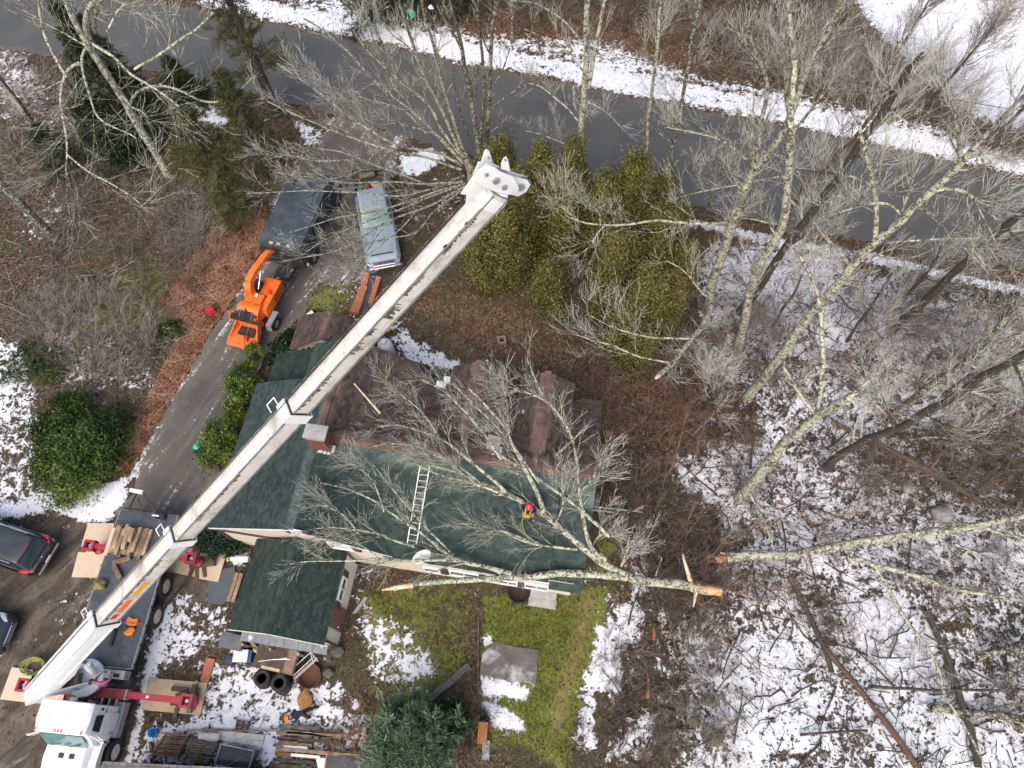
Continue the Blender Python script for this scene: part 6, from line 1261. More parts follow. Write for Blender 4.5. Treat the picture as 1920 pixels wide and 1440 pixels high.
for i, (lab, tr, r_, m_) in enumerate((('dark fallen trunk running down through the snow to the bottom edge', [(1545, 1215, 0.2), (1580, 1255, 0.3), (1620, 1300, 0.35), (1670, 1370, 0.3), (1725, 1445, 0.3)], (0.12, 0.17), M_redbark),
    ('brown smooth log lying right of the broken snag', [(1560, 790, 0.3), (1600, 810, 0.25), (1653, 835, 0.25), (1740, 882, 0.25), (1800, 916, 0.2), (1842, 942, 0.2)], (0.10, 0.18), M_log),
    ('lichened log between the snag and the snow patch', [(1467, 688, 0.6), (1500, 730, 0.5), (1530, 757, 0.4)], (0.08, 0.12), M_lich2),
    ('mossy log entering from the right edge lower down', [(1745, 1325, 0.3), (1800, 1332, 0.3), (1860, 1342, 0.35), (1930, 1352, 0.35)], (0.12, 0.2), M_lich2),
    ('thin dark log across the snow at the lower right', [(1635, 1287, 0.3), (1700, 1293, 0.3), (1800, 1296, 0.4), (1930, 1292, 0.4)], (0.07, 0.06), M_dark),
    ('dark mossy trunk lying at the right edge above the thin log', [(1830, 1232, 0.5), (1870, 1222, 0.6), (1930, 1205, 0.7)], (0.16, 0.2), M_lich2),
    ('dark log through the shaded hollow of the lower woods', [(1485, 1090, 0.2), (1510, 1140, 0.2), (1540, 1200, 0.2), (1560, 1260, 0.2)], (0.13, 0.12), M_dark),
    ('dark trunk lying beside the pale limb at lower right', [(1740, 1150, 0.2), (1765, 1200, 0.25), (1790, 1260, 0.25), (1810, 1330, 0.25), (1835, 1440, 0.2)], (0.13, 0.16), M_dark),
    ('small dark log flat on snow near the bottom', [(1500, 1378, 0.15), (1545, 1376, 0.15), (1625, 1370, 0.15)], (0.05, 0.06), M_dark),
    ('small branch log pointing up in the lower snow', [(1440, 1335, 0.1), (1465, 1320, 0.15), (1500, 1312, 0.2)], (0.04, 0.03), M_dark),
    ('reddish log along the left border of the snowy woods', [(1412, 760, 0.2), (1412, 830, 0.2), (1408, 880, 0.2)], (0.06, 0.07), M_redbark))):
    tree('log', lab, tr, r_, [], n1=4, n2=3, n3=2, l1=0.7, bark=m_, twig=M_twigb, seed=70+i, cat='log', up=0.2)
tree('lichen_tree', 'small lichen tree low in the bottom right corner', [(1880, 1290), (1900, 1270), (1930, 1250)], (0.1, 0.08), [], auto=4, n1=5, l1=1.2, bark=M_lich2, seed=90)
# the tree that came down over the house
HT = tree('fallen_tree', 'fallen lichen tree lying across the green house roof', [(1332, 1107, 1.3), (1290, 1100, 1.6), (1240, 1093, 2.0), (1200, 1085, 2.4), (1150, 1078, 2.9), (1100, 1075, 3.1), (1050, 1077, 3.2), (1000, 1081, 3.2), (950, 1083, 3.15), (900, 1086, 3.1), (860, 1088, 3.1), (810, 1091, 3.1), (775, 1094, 3.1), (738, 1102, 3.05)], (0.245, 0.10), [
    ([(1190, 1086), (1156, 1072), (1114, 1045), (1085, 1022), (1052, 991), (1020, 964), (998, 950), (980, 942), (964, 934), (937, 918), (906, 908), (872, 891), (850, 884), (822, 879), (800, 872)], 0.19, 0.035, 2.6, 5.6),
    ([(1021, 962), (1006, 922), (995, 900), (985, 878), (970, 850), (958, 827), (943, 795), (927, 777), (906, 752), (880, 730)], 0.11, 0.035, 4.5, 6.5),
    ([(1130, 1045), (1110, 1039), (1106, 1020), (1102, 1006), (1096, 985), (1093, 960), (1086, 930), (1083, 900), (1083, 868), (1077, 827), (1072, 812), (1056, 785), (1040, 768), (1027, 754), (1014, 735), (1004, 715), (996, 690), (989, 672)], 0.10, 0.028, 3.4, 6.6),
    ([(1027, 754), (1008, 745), (989, 737), (970, 732), (954, 725)], 0.04, 0.02, 6.2, 6.2),
    ([(1143, 1006), (1128, 992), (1114, 979), (1100, 968), (1093, 958), (1072, 943), (1050, 926), (1027, 910), (993, 885), (970, 872), (947, 862), (930, 848)], 0.085, 0.05, 3.9, 5.3),
    ([(958, 1075), (915, 1064), (880, 1058), (860, 1052), (822, 1027), (805, 1010), (785, 995), (760, 981), (734, 965), (703, 940), (672, 923), (640, 912), (600, 905)], 0.10, 0.018, 3.3, 5.0),
    ([(1082, 1030), (1050, 1026), (1010, 1022), (995, 1019), (979, 1016), (958, 1004), (939, 997)], 0.06, 0.03, 3.6, 3.9),
    ([(940, 1074), (900, 1058), (864, 1052), (830, 1051), (802, 1050), (760, 1052), (713, 1050), (660, 1052), (618, 1053), (580, 1050), (542, 1058)], 0.085, 0.014, 3.3, 3.7),
    ([(968, 937), (950, 930), (937, 925), (910, 916), (889, 908), (860, 900), (833, 891), (802, 883), (780, 870)], 0.07, 0.025, 4.9, 5.6),
    ([(950, 925), (937, 912), (927, 900), (905, 884), (885, 868), (865, 850), (854, 841), (829, 822), (791, 810), (750, 795), (710, 800)], 0.08, 0.02, 5.0, 6.0),
    ([(776, 1025), (750, 1016), (724, 1007), (700, 998), (682, 994), (650, 990), (625, 988), (590, 992)], 0.055, 0.015, 3.6, 5.2),
    ([(940, 862), (915, 820), (895, 795), (870, 770), (840, 740), (815, 722), (790, 712)], 0.06, 0.018, 5.5, 6.6), ([(968, 848), (950, 815), (955, 780), (948, 750), (945, 720), (935, 700)], 0.04, 0.016, 6.0, 6.8), ([(820, 815), (790, 770), (760, 745), (720, 725)], 0.035, 0.012, 6.0, 6.3), ([(870, 890), (840, 860), (800, 850), (770, 850)], 0.04, 0.015, 5.5, 5.9),
    ([(1010, 905), (975, 850), (930, 800), (890, 760), (850, 720)], 0.045, 0.015, 5.2, 6.8), ([(905, 908), (860, 872), (800, 840), (740, 830), (690, 840)], 0.045, 0.014, 5.3, 5.8), ([(860, 1052), (820, 1010), (770, 960), (730, 910), (700, 870)], 0.045, 0.014, 3.6, 5.6), ([(1000, 1020), (960, 1000), (900, 985), (850, 980)], 0.035, 0.014, 3.8, 4.4), ([(713, 1050), (680, 1020), (640, 1005), (590, 1000)], 0.03, 0.012, 3.8, 4.6), ([(1085, 925), (1110, 900), (1125, 870)], 0.035, 0.015, 5.2, 5.6), ([(1040, 985), (1060, 940), (1050, 900), (1060, 870)], 0.04, 0.015, 4.6, 5.6),
    ([(720, 960), (710, 920), (690, 885), (660, 870)], 0.03, 0.012, 4.6, 5.3), ([(672, 1000), (650, 970), (620, 950), (590, 945)], 0.03, 0.012, 4.8, 5.3), ([(1105, 1030), (1125, 1000), (1140, 995)], 0.05, 0.03, 3.2, 3.4), ([(1160, 1075), (1172, 1045), (1178, 1020)], 0.06, 0.04, 2.6, 3.4, 1)],
    n1=9, n2=6, n3=5, l1=1.0, ang=(0.2, 0.65), up=0.03, trunk_children=False, seed=100, cat='fallen tree')
def spike(p0, p1, z0_, z1_, r0_, r1_, m_, lab, name='splinter', cat='splintered wood', n=4):
    a_, b_ = V(*p0, z0_), V(*p1, z1_); mb = MB(); mb.tube(a_-a_, b_-a_, r0_, r1_, n); return tag(mb.obj(name, m_, None, a_), lab, cat)
spike((738, 1102), (716, 1106), 3.05, 3.0, 0.10, 0.03, M_raw, 'peeled pale end of the trunk below the house windows')
spike((775, 1097), (738, 1102), 3.12, 3.08, 0.112, 0.105, M_raw, 'bark stripped stretch before the pale trunk tip')
spike((1352, 1109), (1296, 1100), 1.35, 1.6, 0.20, 0.22, M_rawo, 'orange torn end of the fallen trunk beyond the garden')
spike((1280, 1040), (1296, 1092), 2.6, 1.7, 0.05, 0.12, M_raw, 'long pale splinter standing at the torn stump')
spike((1300, 1138), (1306, 1105), 1.0, 1.6, 0.03, 0.1, M_raw, 'short pale splinter pointing down at the torn stump')
spike((1127, 1036), (1136, 1050), 3.4, 3.2, 0.02, 0.09, M_raw, 'torn pale sliver on the limb beside the roof end')
spike((1116, 980), (1144, 1006), 3.95, 3.9, 0.08, 0.05, M_raw, 'pale torn end of the limb past the roof edge')
spike((1043, 854), (1060, 838), 4.9, 4.95, 0.06, 0.06, M_lich, 'loose lichen branch on the eastern dormer, its lower half', 'loose_branch', 'branch', 7)
spike((1060, 838), (1101, 798), 4.9, 4.7, 0.06, 0.045, M_lich, 'loose lichen branch on the eastern dormer, its upper half', 'loose_branch', 'branch', 7)
spike((664, 719), (713, 775), 4.6, 4.4, 0.03, 0.055, M_raw, 'pale peeled stick lying on the brown roof', 'loose_branch', 'branch', 6)
# ------------------------------------------------------------------ evergreens and shrubs
def leaves(C, Nn, size, aspect, m, name, parent, org, spread=0.6):
    """one small face per point C, facing roughly Nn"""
    n = len(C); sz = size*rng.uniform(0.6, 1.35, n)[:, None]
    nn = unit(Nn+rng.normal(0, spread, (n, 3))); t = unit(np.cross(nn, rng.normal(0, 1, (n, 3)))); b_ = np.cross(nn, t)
    h = t*sz*0.5; k = b_*sz*aspect*0.5
    Vv = np.stack([C-h, C+k-h*0.1, C+h, C-k-h*0.1], 1).reshape(-1, 3)-org
    o = np_mesh(name, Vv, np.arange(n*4).reshape(n, 4), m, parent); o['kind'] = 'stuff'; return o
LM_cedar = leafmat('cedar_sprays', [(0.012, 0.02, 0.006), (0.042, 0.052, 0.014), (0.105, 0.11, 0.028), (0.195, 0.18, 0.048), (0.18, 0.12, 0.045)])
LM_cedar2 = leafmat('bronze_cedar_sprays', [(0.025, 0.034, 0.010), (0.075, 0.082, 0.02), (0.15, 0.135, 0.04), (0.2, 0.16, 0.055), (0.15, 0.09, 0.035)])
LM_rhodo = leafmat('rhododendron_leaves', [(0.006, 0.016, 0.004), (0.018, 0.045, 0.009), (0.045, 0.085, 0.015), (0.10, 0.145, 0.03)], 0.4)
LM_laurel = leafmat('laurel_leaves', [(0.014, 0.028, 0.006), (0.045, 0.08, 0.014), (0.11, 0.155, 0.028), (0.21, 0.24, 0.055)], 0.4)
LM_dark = leafmat('dark_glossy_leaves', [(0.004, 0.012, 0.008), (0.01, 0.026, 0.014), (0.022, 0.046, 0.024), (0.04, 0.07, 0.035)], 0.35)
LM_spruce = leafmat('spruce_needles', [(0.008, 0.016, 0.007), (0.02, 0.034, 0.014), (0.038, 0.055, 0.022), (0.065, 0.08, 0.03)])
LM_pine = leafmat('pine_needles', [(0.018, 0.028, 0.010), (0.045, 0.058, 0.018), (0.085, 0.09, 0.03), (0.12, 0.10, 0.04)])
LM_blue = leafmat('blue_green_needles', [(0.018, 0.045, 0.02), (0.06, 0.115, 0.052), (0.125, 0.19, 0.10), (0.22, 0.27, 0.18)])
LM_grass = leafmat('grass_blades', [(0.045, 0.07, 0.014), (0.11, 0.15, 0.025), (0.20, 0.235, 0.045), (0.30, 0.27, 0.10)])
def cedar(px, py, h, r, label, m=None, seed=0, name='cedar', cat='cedar', n=None, group='cedars between the garden and the road'):
    global rng
    rng = np.random.default_rng(seed+200); x, y = at(px, py)[:2]; org = np.array([x, y, 0.0]); root = empty(name, tuple(org), 0, label, cat, group)
    v_, f_ = tubes(np.array([[[0, 0, 0], [0, 0, h*0.5], [0.02, 0, h*0.95]]], float), np.array([[r*0.09, r*0.06, 0.01]]), 7); np_mesh('trunk', v_, f_, M_dark, root, True)
    r *= 0.92; n = n or int(4300*r*h**0.8)
    # sprays are gathered in upright tufts standing out of the crown
    nt_ = max(40, int(17*r*h)); tt = rng.uniform(0.02, 1, nt_)**1.15; ph = rng.uniform(0, 2*PI, nt_)
    rad = r*(1-tt)**0.55*(0.80+0.3*np.sin(3*ph+seed)+0.3*rng.uniform(-1, 1, nt_))+0.08
    TC = np.stack([x+rad*np.cos(ph), y+rad*np.sin(ph), tt*h*0.93+0.25], 1); own = rng.integers(0, nt_, n)
    outw = np.stack([np.cos(ph), np.sin(ph), np.full(nt_, 0.9)], 1)
    q = rng.normal(0, 1, (n, 3))*np.array([0.21, 0.21, 0.33])*(0.7+0.35*r)+unit(outw)[own]*rng.uniform(-0.45, 0.22, n)[:, None]*(0.5+0.5*r)
    leaves(TC[own]+q, unit(outw)[own], 0.125, 0.5, m or LM_cedar, 'foliage', root, org, 0.9)
    return root
for i, (px, py, h, r, lab, mm) in enumerate((
    (905, 520, 5.2, 1.0, 'cedar nearest the boom on the left of the clump', 0), (950, 520, 6.2, 1.05, 'second cedar from the boom in the clump', 0), (975, 470, 6.2, 1.1, 'cedar directly under the hanging crane cable', 0), (930, 440, 6.6, 1.1, 'cedar whose top stands just right of the crane head', 0),
    (1010, 430, 6.4, 1.1, 'cedar right behind the crane cable near the road', 0), (1025, 572, 3.6, 0.95, 'small round topped cedar standing forward in the garden', 0), (1050, 470, 5.6, 1.1, 'cedar behind the small round topped one', 0), (1118, 462, 5.6, 1.0, 'cedar below the long horizontal white limb', 0),
    (1140, 560, 5.6, 1.25, 'broad yellow green cedar facing the garden', 0), (1165, 440, 6.4, 1.15, 'cedar by the upright lichen trunk', 0), (1195, 620, 5.2, 1.35, 'broadest yellow cedar at the garden corner', 0), (1215, 520, 5.6, 1.2, 'cedar behind the broadest yellow one', 0),
    (1240, 600, 4.2, 0.9, 'bronze tinted cedar at the right end of the clump', 1), (1250, 480, 4.2, 0.8, 'bronze cedar by the snow behind the clump', 1), (1185, 690, 3.0, 0.75, 'low thin cedar under the pale broken limb', 0), (1160, 650, 3.4, 0.85, 'low cedar in front of the broadest yellow one', 0),
    (1065, 400, 5.6, 1.0, 'cedar at the road edge left of the lichen trunk', 0), (1230, 410, 3.6, 0.8, 'small bronze cedar by the roadside snow', 1), (945, 360, 4.2, 0.8, 'cedar top showing above the white crane head', 0), (1262, 545, 3.8, 0.9, 'last bronze cedar before the snowy woods', 1))):
    cedar(px, py, h, r, lab, LM_cedar2 if mm else None, i)
def dome(name, px, py, rx, ry, h, label, cat, m, n, size, aspect, seed=0, rz=0.0, lumps=26, group=None, spread=0.7, z0=0.0):
    """lumpy broadleaf shrub: leaf rosettes on many small mounds, with its stems inside"""
    global rng
    rng = np.random.default_rng(seed+500); x, y = at(px, py)[:2]; org = np.array([x, y, z0]); root = empty(name, tuple(org), 0, label, cat, group)
    a = rng.uniform(0, 2*PI, lumps); q = np.sqrt(rng.uniform(0, 1, lumps)); cz = h*np.sqrt(np.clip(1-q**2*0.9, 0.05, 1))*rng.uniform(0.55, 1.0, lumps)
    lx, ly = rx*q*np.cos(a), ry*q*np.sin(a); C0 = np.stack([lx*math.cos(rz)-ly*math.sin(rz), lx*math.sin(rz)+ly*math.cos(rz), cz*0.8], 1)
    R0 = rng.uniform(0.30, 0.52, lumps)*min(rx, ry, h*1.2)
    own = rng.integers(0, lumps, n); d = unit(rng.normal(0, 1, (n, 3))+np.array([0, 0, 0.45])); rr = R0[own][:, None]*rng.uniform(0.55, 1.06, n)[:, None]
    ro = rng.integers(0, 99999, n); P = C0[own]+d*rr*np.array([1, 1, 0.85]); P[:, 2] = np.maximum(P[:, 2], 0.05)
    # rosettes: snap the leaves to nearby growth points
    k = max(20, n//7); cent = P[rng.integers(0, n, k)]; j = rng.integers(0, k, n); dd = cent[j]; P2 = dd+rng.normal(0, size*0.55, (n, 3))
    leaves(P2+org, unit(P2-np.array([0, 0, h*0.1])), size, aspect, m, 'foliage', root, org, spread)
    S0 = np.zeros((lumps, 5, 3)); t = np.linspace(0, 1, 5)[None, :, None]; S0 = np.array([0, 0, 0.0])*(1-t)+C0[:, None]*t+rng.normal(0, 0.04, (lumps, 5, 3)); S0[:, 0] = rng.normal(0, 0.08, (lumps, 3))*np.array([1, 1, 0])
    v_, f_ = tubes(S0, np.linspace(0.035, 0.012, 5)[None]*np.ones((lumps, 1)), 4); o = np_mesh('stems', v_, f_, M_dark, root); o['kind'] = 'stuff'
    return root
dome('rhododendron', 165, 830, 2.3, 1.9, 2.1, 'big dark green rhododendron mound left of the driveway', 'shrub', LM_rhodo, 15000, 0.17, 0.34, 1, -0.5, 44)
dome('rhododendron', 140, 895, 1.7, 1.35, 1.6, 'lighter green rhododendron in front at the snow edge', 'shrub', LM_laurel, 9000, 0.16, 0.34, 2, -0.2, 30)
dome('rhododendron', 75, 690, 1.7, 1.2, 0.9, 'low scattered green shrub above the big mound', 'shrub', LM_rhodo, 2600, 0.15, 0.34, 3, 0, 26)
dome('laurel_bush', 428, 835, 0.85, 1.75, 2.0, 'bright green laurel hugging the west roof edge', 'shrub', LM_laurel, 8500, 0.17, 0.34, 4, -0.35, 34)
dome('laurel_bush', 462, 735, 0.75, 1.25, 1.9, 'upper bright green laurel beside the green roof corner', 'shrub', LM_laurel, 5500, 0.17, 0.34, 5, -0.3, 24)
dome('laurel_bush', 485, 672, 0.35, 0.35, 1.7, 'thin laurel shoot nearest the chipper tray', 'shrub', LM_laurel, 900, 0.15, 0.34, 6, 0, 8)
dome('holly_bush', 528, 665, 0.5, 1.2, 1.1, 'dark glossy bush dusted with snow by the low green roof', 'shrub', LM_dark, 4200, 0.13, 0.5, 7, -0.35, 20)
dome('holly_bush', 418, 1010, 1.05, 0.85, 1.1, 'dark round bush between the boom and the house corner', 'shrub', LM_dark, 6500, 0.12, 0.5, 8, 0, 26)
dome('green_shrub', 318, 625, 0.7, 0.55, 0.7, 'small green shrub among leaves left of the chipper', 'shrub', LM_rhodo, 1300, 0.13, 0.4, 9, 0, 12)
dome('moss_shrub', 598, 590, 0.35, 0.3, 0.4, 'mossy green tuft behind the small brown roof', 'shrub', LM_laurel, 700, 0.08, 0.6, 10, 0, 8)
dome('evergreen_shrub', 1890, 590, 1.2, 1.0, 1.3, 'olive evergreen shrub at the right edge above the woods', 'shrub', LM_pine, 2500, 0.14, 0.3, 11, 0, 16)
dome('broadleaf_weed', 1148, 875, 0.3, 0.3, 0.25, 'small bright green weed tuft right of the house', 'plant', LM_grass, 260, 0.2, 0.2, 12, 0, 6)
dome('broadleaf_weed', 1132, 797, 0.22, 0.22, 0.15, 'tiny green tuft beside the brown roof edge', 'plant', LM_grass, 160, 0.14, 0.2, 13, 0, 6)
def conifer(name, px, py, h, r, label, m, seed=0, levels=16, per=7, droop=0.15, tuft=7, nl=0.16, nw=0.10, bark=None, zlow=0.1, tip=None, rise=0.1, pw=0.8, group=None, needles=5, cat='conifer'):
    """trunk with whorls of boughs; every bough carries side shoots set with needle tufts"""
    global rng
    rng = np.random.default_rng(seed+800); x, y = at(px, py)[:2]; org = np.array([x, y, 0.0]); root = empty(name, tuple(org), 0, label, cat, group)
    tx, ty = (0, 0) if tip is None else tip
    v_, f_ = tubes(np.array([[[0, 0, 0], [tx*.3, ty*.3, h*0.35], [tx*.65, ty*.65, h*0.7], [tx, ty, h]]], float), np.array([[0.022*h+0.05, 0.018*h+0.03, 0.012*h, 0.01]]), 8); np_mesh('trunk', v_, f_, bark or M_dark, root, True)
    t = np.repeat(np.linspace(zlow, 0.97, levels), per)+rng.normal(0, 0.012, levels*per); nb = len(t); ph = rng.uniform(0, 2*PI, nb)
    ln = r*(1-t)**pw*rng.uniform(0.7, 1.12, nb)+0.12; base = np.stack([tx*t, ty*t, t*h], 1); k = 8; u = np.linspace(0, 1, k)
    D = np.stack([np.cos(ph), np.sin(ph)], 1); B = np.empty((nb, k, 3)); B[..., :2] = base[:, None, :2]+D[:, None]*ln[:, None, None]*u[None, :, None]; B[..., 2] = base[:, None, 2]+ln[:, None]*(rise*u[None]-droop*u[None]**2*1.6)
    B += rng.normal(0, 0.02, B.shape)*u[None, :, None]; RB = (0.012+0.012*ln)[:, None]*np.linspace(1, 0.25, k)[None]
    Sh, Rs = grow(B, RB, tuft, 0.15, 1.0, 1.0, 5, (0.6, 1.0), 0.08, 0.02, 0.5, 0.005, 0.3, side=(1, 1, 0.25))
    own = np.repeat(np.arange(nb), tuft); sc = (0.16+0.26*ln[own])[:, None, None]; Sh = Sh[:, :1]+(Sh-Sh[:, :1])*sc
    vv, ff = join_np([tubes(B, RB, 4), tubes(Sh, Rs*0.8, 3)]); o = np_mesh('boughs', vv, ff, bark or M_dark, root); o['kind'] = 'stuff'
    Al = np.concatenate([Sh.reshape(-1, 3), B[:, 3:].reshape(-1, 3)]); Td = np.concatenate([np.gradient(Sh, axis=1).reshape(-1, 3), np.gradient(B, axis=1)[:, 3:].reshape(-1, 3)])
    P = np.repeat(Al, needles, 0)+rng.normal(0, 0.05, (len(Al)*needles, 3)); T = unit(unit(np.repeat(Td, needles, 0))+rng.normal(0, 0.55, P.shape)); n = len(P)
    sd_ = unit(np.cross(T, rng.normal(0, 1, (n, 3))+np.array([0, 0, 2.0]))); l = nl*rng.uniform(0.6, 1.3, n)[:, None]; w2 = nl*nw*rng.uniform(0.7, 1.3, n)[:, None]
    Vv = np.stack([P-sd_*w2, P+sd_*w2, P+T*l+sd_*w2*0.3, P+T*l-sd_*w2*0.3], 1).reshape(-1, 3)
    o = np_mesh('needles', Vv, np.arange(n*4).reshape(n, 4), m, root); o['kind'] = 'stuff'; return root
conifer('spruce', 262, 250, 9.0, 3.0, 'large dark spruce behind the big lichen tree', LM_spruce, 1, 15, 9, 0.35, 9, 0.16, 0.20, needles=5)
conifer('spruce', 225, 305, 5.0, 2.0, 'smaller dark spruce below the large one', LM_spruce, 2, 11, 8, 0.3, 8, 0.15, 0.2, needles=5)
conifer('spruce', 355, 190, 3.2, 1.5, 'low dark spruce at the road side by the snow', LM_spruce, 3, 8, 8, 0.3, 8, 0.14, 0.2, needles=5)
conifer('white_pine', 520, 215, 13.0, 2.5, 'soft olive pine with a bare dark trunk over the road', LM_pine, 4, 13, 6, 0.05, 7, 0.22, 0.09, zlow=0.25, needles=4, tip=(-0.3, 0.0))
conifer('white_pine', 500, 330, 7.5, 2.3, 'second soft pine left of the chip truck cab', LM_pine, 5, 11, 7, 0.05, 7, 0.2, 0.09, zlow=0.15, needles=4)
conifer('white_pine', 400, 320, 5.5, 2.1, 'third soft pine between the spruces and chip truck', LM_pine, 6, 9, 7, 0.05, 7, 0.2, 0.09, zlow=0.12, needles=4)
conifer('white_pine', 455, 405, 4.0, 1.7, 'small pine at the rear corner of the chip truck', LM_pine, 7, 8, 7, 0.05, 7, 0.18, 0.09, zlow=0.1, needles=4)
conifer('white_pine', 130, 320, 3.5, 1.6, 'small pine on the mossy bank below the spruces', LM_spruce, 8, 8, 7, 0.1, 6, 0.18, 0.1, zlow=0.1, needles=3)
conifer('blue_pine', 778, 1400, 3.4, 2.0, 'blue green bushy pine at the bottom edge of the garden', LM_blue, 9, 11, 12, -0.12, 12, 0.22, 0.10, zlow=0.08, pw=0.6, rise=0.55, needles=5)
conifer('blue_pine', 848, 1355, 1.5, 0.8, 'small darker pine beside the blue green one', LM_spruce, 10, 6, 8, -0.1, 7, 0.16, 0.12, zlow=0.1, pw=0.6, rise=0.5, needles=5)
conifer('dark_pine', 700, 40, 7.0, 2.4, 'dark pine beyond the road behind the green shirted person', LM_spruce, 11, 10, 7, 0.2, 7, 0.18, 0.16, needles=4)
conifer('dark_pine', 800, 15, 8.0, 2.6, 'dark pine beyond the road behind the navy clad person', LM_spruce, 12, 10, 7, 0.2, 7, 0.18, 0.16, needles=4)
conifer('dark_pine', 868, 25, 7.0, 2.2, 'dark pine at the upper edge above the crane head', LM_spruce, 13, 10, 7, 0.2, 7, 0.18, 0.16, needles=4)
# ------------------------------------------------------------------ thickets (nobody could count their stems)
def thicket(name, px, count, h, label, m, seed=0, r=0.011, lean=0.5, k2=5, k3=3, clump=0.8, kind='stuff'):
    global rng
    rng = np.random.default_rng(seed+1200); poly = world_poly(px); x0, y0 = poly.min(0); x1, y1 = poly.max(0); pts = []
    nc = max(4, count//9)
    cx, cy = rng.uniform(x0, x1, nc*6), rng.uniform(y0, y1, nc*6); ok = sdist(cx, cy, poly) > 0; cx, cy = cx[ok][:nc], cy[ok][:nc]
    j = rng.integers(0, len(cx), count); bx, by = cx[j]+rng.normal(0, clump*0.35, count), cy[j]+rng.normal(0, clump*0.35, count)
    d = np.stack([bx-cx[j], by-cy[j], np.full(count, 0.0)], 1)/(clump*0.5)+rng.normal(0, lean, (count, 3)); d[:, 2] = rng.uniform(0.7, 1.6, count); d = unit(d)
    ln = h*rng.uniform(0.45, 1.2, count); P = np.empty((count, 7, 3)); P[:, 0] = np.stack([bx, by, np.full(count, -0.03)], 1)
    for q in range(1, 7): d = unit(d+rng.normal(0, 0.12, (count, 3))+np.array([0, 0, -0.05])); P[:, q] = P[:, q-1]+d*ln[:, None]/6
    R = r*np.linspace(1.2, 0.45, 7)[None]*rng.uniform(0.6, 1.5, count)[:, None]
    A_, B_ = grow(P, R, k2, 0.2, 1.0, h*0.42, 5, (0.4, 0.9), 0.16, 0.1, 0.7, r*0.55); C_, D_ = grow(A_, B_, k3, 0.2, 1.0, h*0.2, 4, (0.4, 0.9), 0.15, 0.05, 0.8, r*0.45)
    vv, ff = join_np([tubes(P, R, 3), tubes(A_, B_, 3), tubes(C_, D_, 3)]); org = np.array([cx.mean(), cy.mean(), 0]); o = np_mesh(name, vv-org, ff, m); o.location = tuple(org)
    return tag(o, label, 'brush', None, kind)
M_haze = mat('pale_grey_twig', (0.24, 0.215, 0.185), 0.8, 0.3, 2)
thicket('thicket', [(60, 560), (230, 540), (300, 600), (260, 740), (150, 720), (60, 640)], 420, 1.5, 'grey brown leafless thicket above the rhododendrons', M_haze, 1)
thicket('thicket', [(150, 300), (420, 350), (460, 420), (380, 520), (200, 540), (60, 450)], 460, 1.3, 'brown leafless brush on the bank left of the chipper', M_twigb, 2)
thicket('thicket', [(340, 360), (430, 350), (440, 440), (330, 460)], 140, 1.5, 'grey leafless brush left of the chip truck', M_haze, 3)
thicket('thicket', [(0, 90), (130, 130), (160, 240), (0, 330)], 260, 1.3, 'tangled brush in the snow at the left edge', M_haze, 4)
thicket('thicket', [(900, -40), (1580, -40), (1590, 90), (1450, 110), (1180, 70), (930, 20)], 620, 2.4, 'brown woodland brush beyond the road', M_twigb, 5, r=0.016)
thicket('thicket', [(1330, 60), (1620, 80), (1780, 150), (1800, 210), (1560, 180), (1350, 120)], 600, 2.6, 'grey brown thicket at the edge of the snowy clearing', M_haze, 6, r=0.014)
thicket('thicket', [(1700, 190), (1800, 215), (1940, 270), (1940, 310), (1800, 270)], 220, 1.9, 'low thicket between the road and the snowy clearing at right', M_twigb, 7)
thicket('thicket', [(1820, -40), (1900, 0), (1890, 70), (1850, 70), (1815, 20)], 120, 1.4, 'rusty reeds standing in the snowy clearing', mat('rusty_reed', (0.22, 0.12, 0.055), 0.8, 0.3), 8)
thicket('thicket', [(1080, 680), (1250, 640), (1330, 720), (1400, 790), (1390, 850), (1240, 860), (1130, 840)], 640, 1.4, 'reddish brown brush right of the house', M_twigr, 9)
thicket('thicket', [(1130, 900), (1260, 900), (1350, 1000), (1340, 1140), (1260, 1180), (1180, 1060)], 520, 1.3, 'brown brush around the torn stump', M_twigb, 10)
thicket('thicket', [(1230, 1160), (1330, 1140), (1380, 1300), (1340, 1440), (1240, 1440), (1220, 1300)], 240, 1.2, 'grey brown brush between the garden and snowy woods', M_haze, 11)
thicket('thicket', [(1640, 560), (1930, 620), (1930, 800), (1700, 800), (1560, 720)], 330, 2.0, 'grey tangle of leafless brush at the right', M_haze, 12, r=0.014)
thicket('thicket', [(1560, 800), (1930, 780), (1930, 960), (1700, 960), (1560, 900)], 400, 1.8, 'dark tangle of brush under the leaning dark trunk', M_twigb, 13, r=0.014)
thicket('thicket', [(1300, 560), (1480, 600), (1560, 700), (1420, 720), (1310, 660)], 300, 1.6, 'leafless brush in the snow right of the cedars', M_haze, 14)
thicket('thicket', [(1360, 880), (1640, 900), (1700, 1040), (1640, 1240), (1480, 1280), (1380, 1120)], 240, 1.4, 'thin brush over the snow of the lower woods', M_twigb, 15)
thicket('thicket', [(1640, 1060), (1930, 1000), (1930, 1440), (1700, 1440), (1640, 1250)], 230, 1.4, 'thin brush over the snow in the lower right corner', M_haze, 16)
thicket('thicket', [(1130, 1180), (1220, 1180), (1240, 1420), (1140, 1440), (1080, 1420)], 220, 0.8, 'low brown stalks along the snowy garden edge', M_twigb, 17)
thicket('thicket', [(640, 1340), (700, 1320), (700, 1430), (640, 1440)], 90, 0.7, 'rusty stalks beside the lumber pile', mat('rusty_stalk', (0.26, 0.15, 0.07), 0.8, 0.3), 18, clump=0.5)
thicket('thicket', [(1250, 430), (1600, 470), (1640, 520), (1480, 560), (1290, 520)], 260, 1.2, 'fine brush along the snowy road bank', M_twigr, 19)
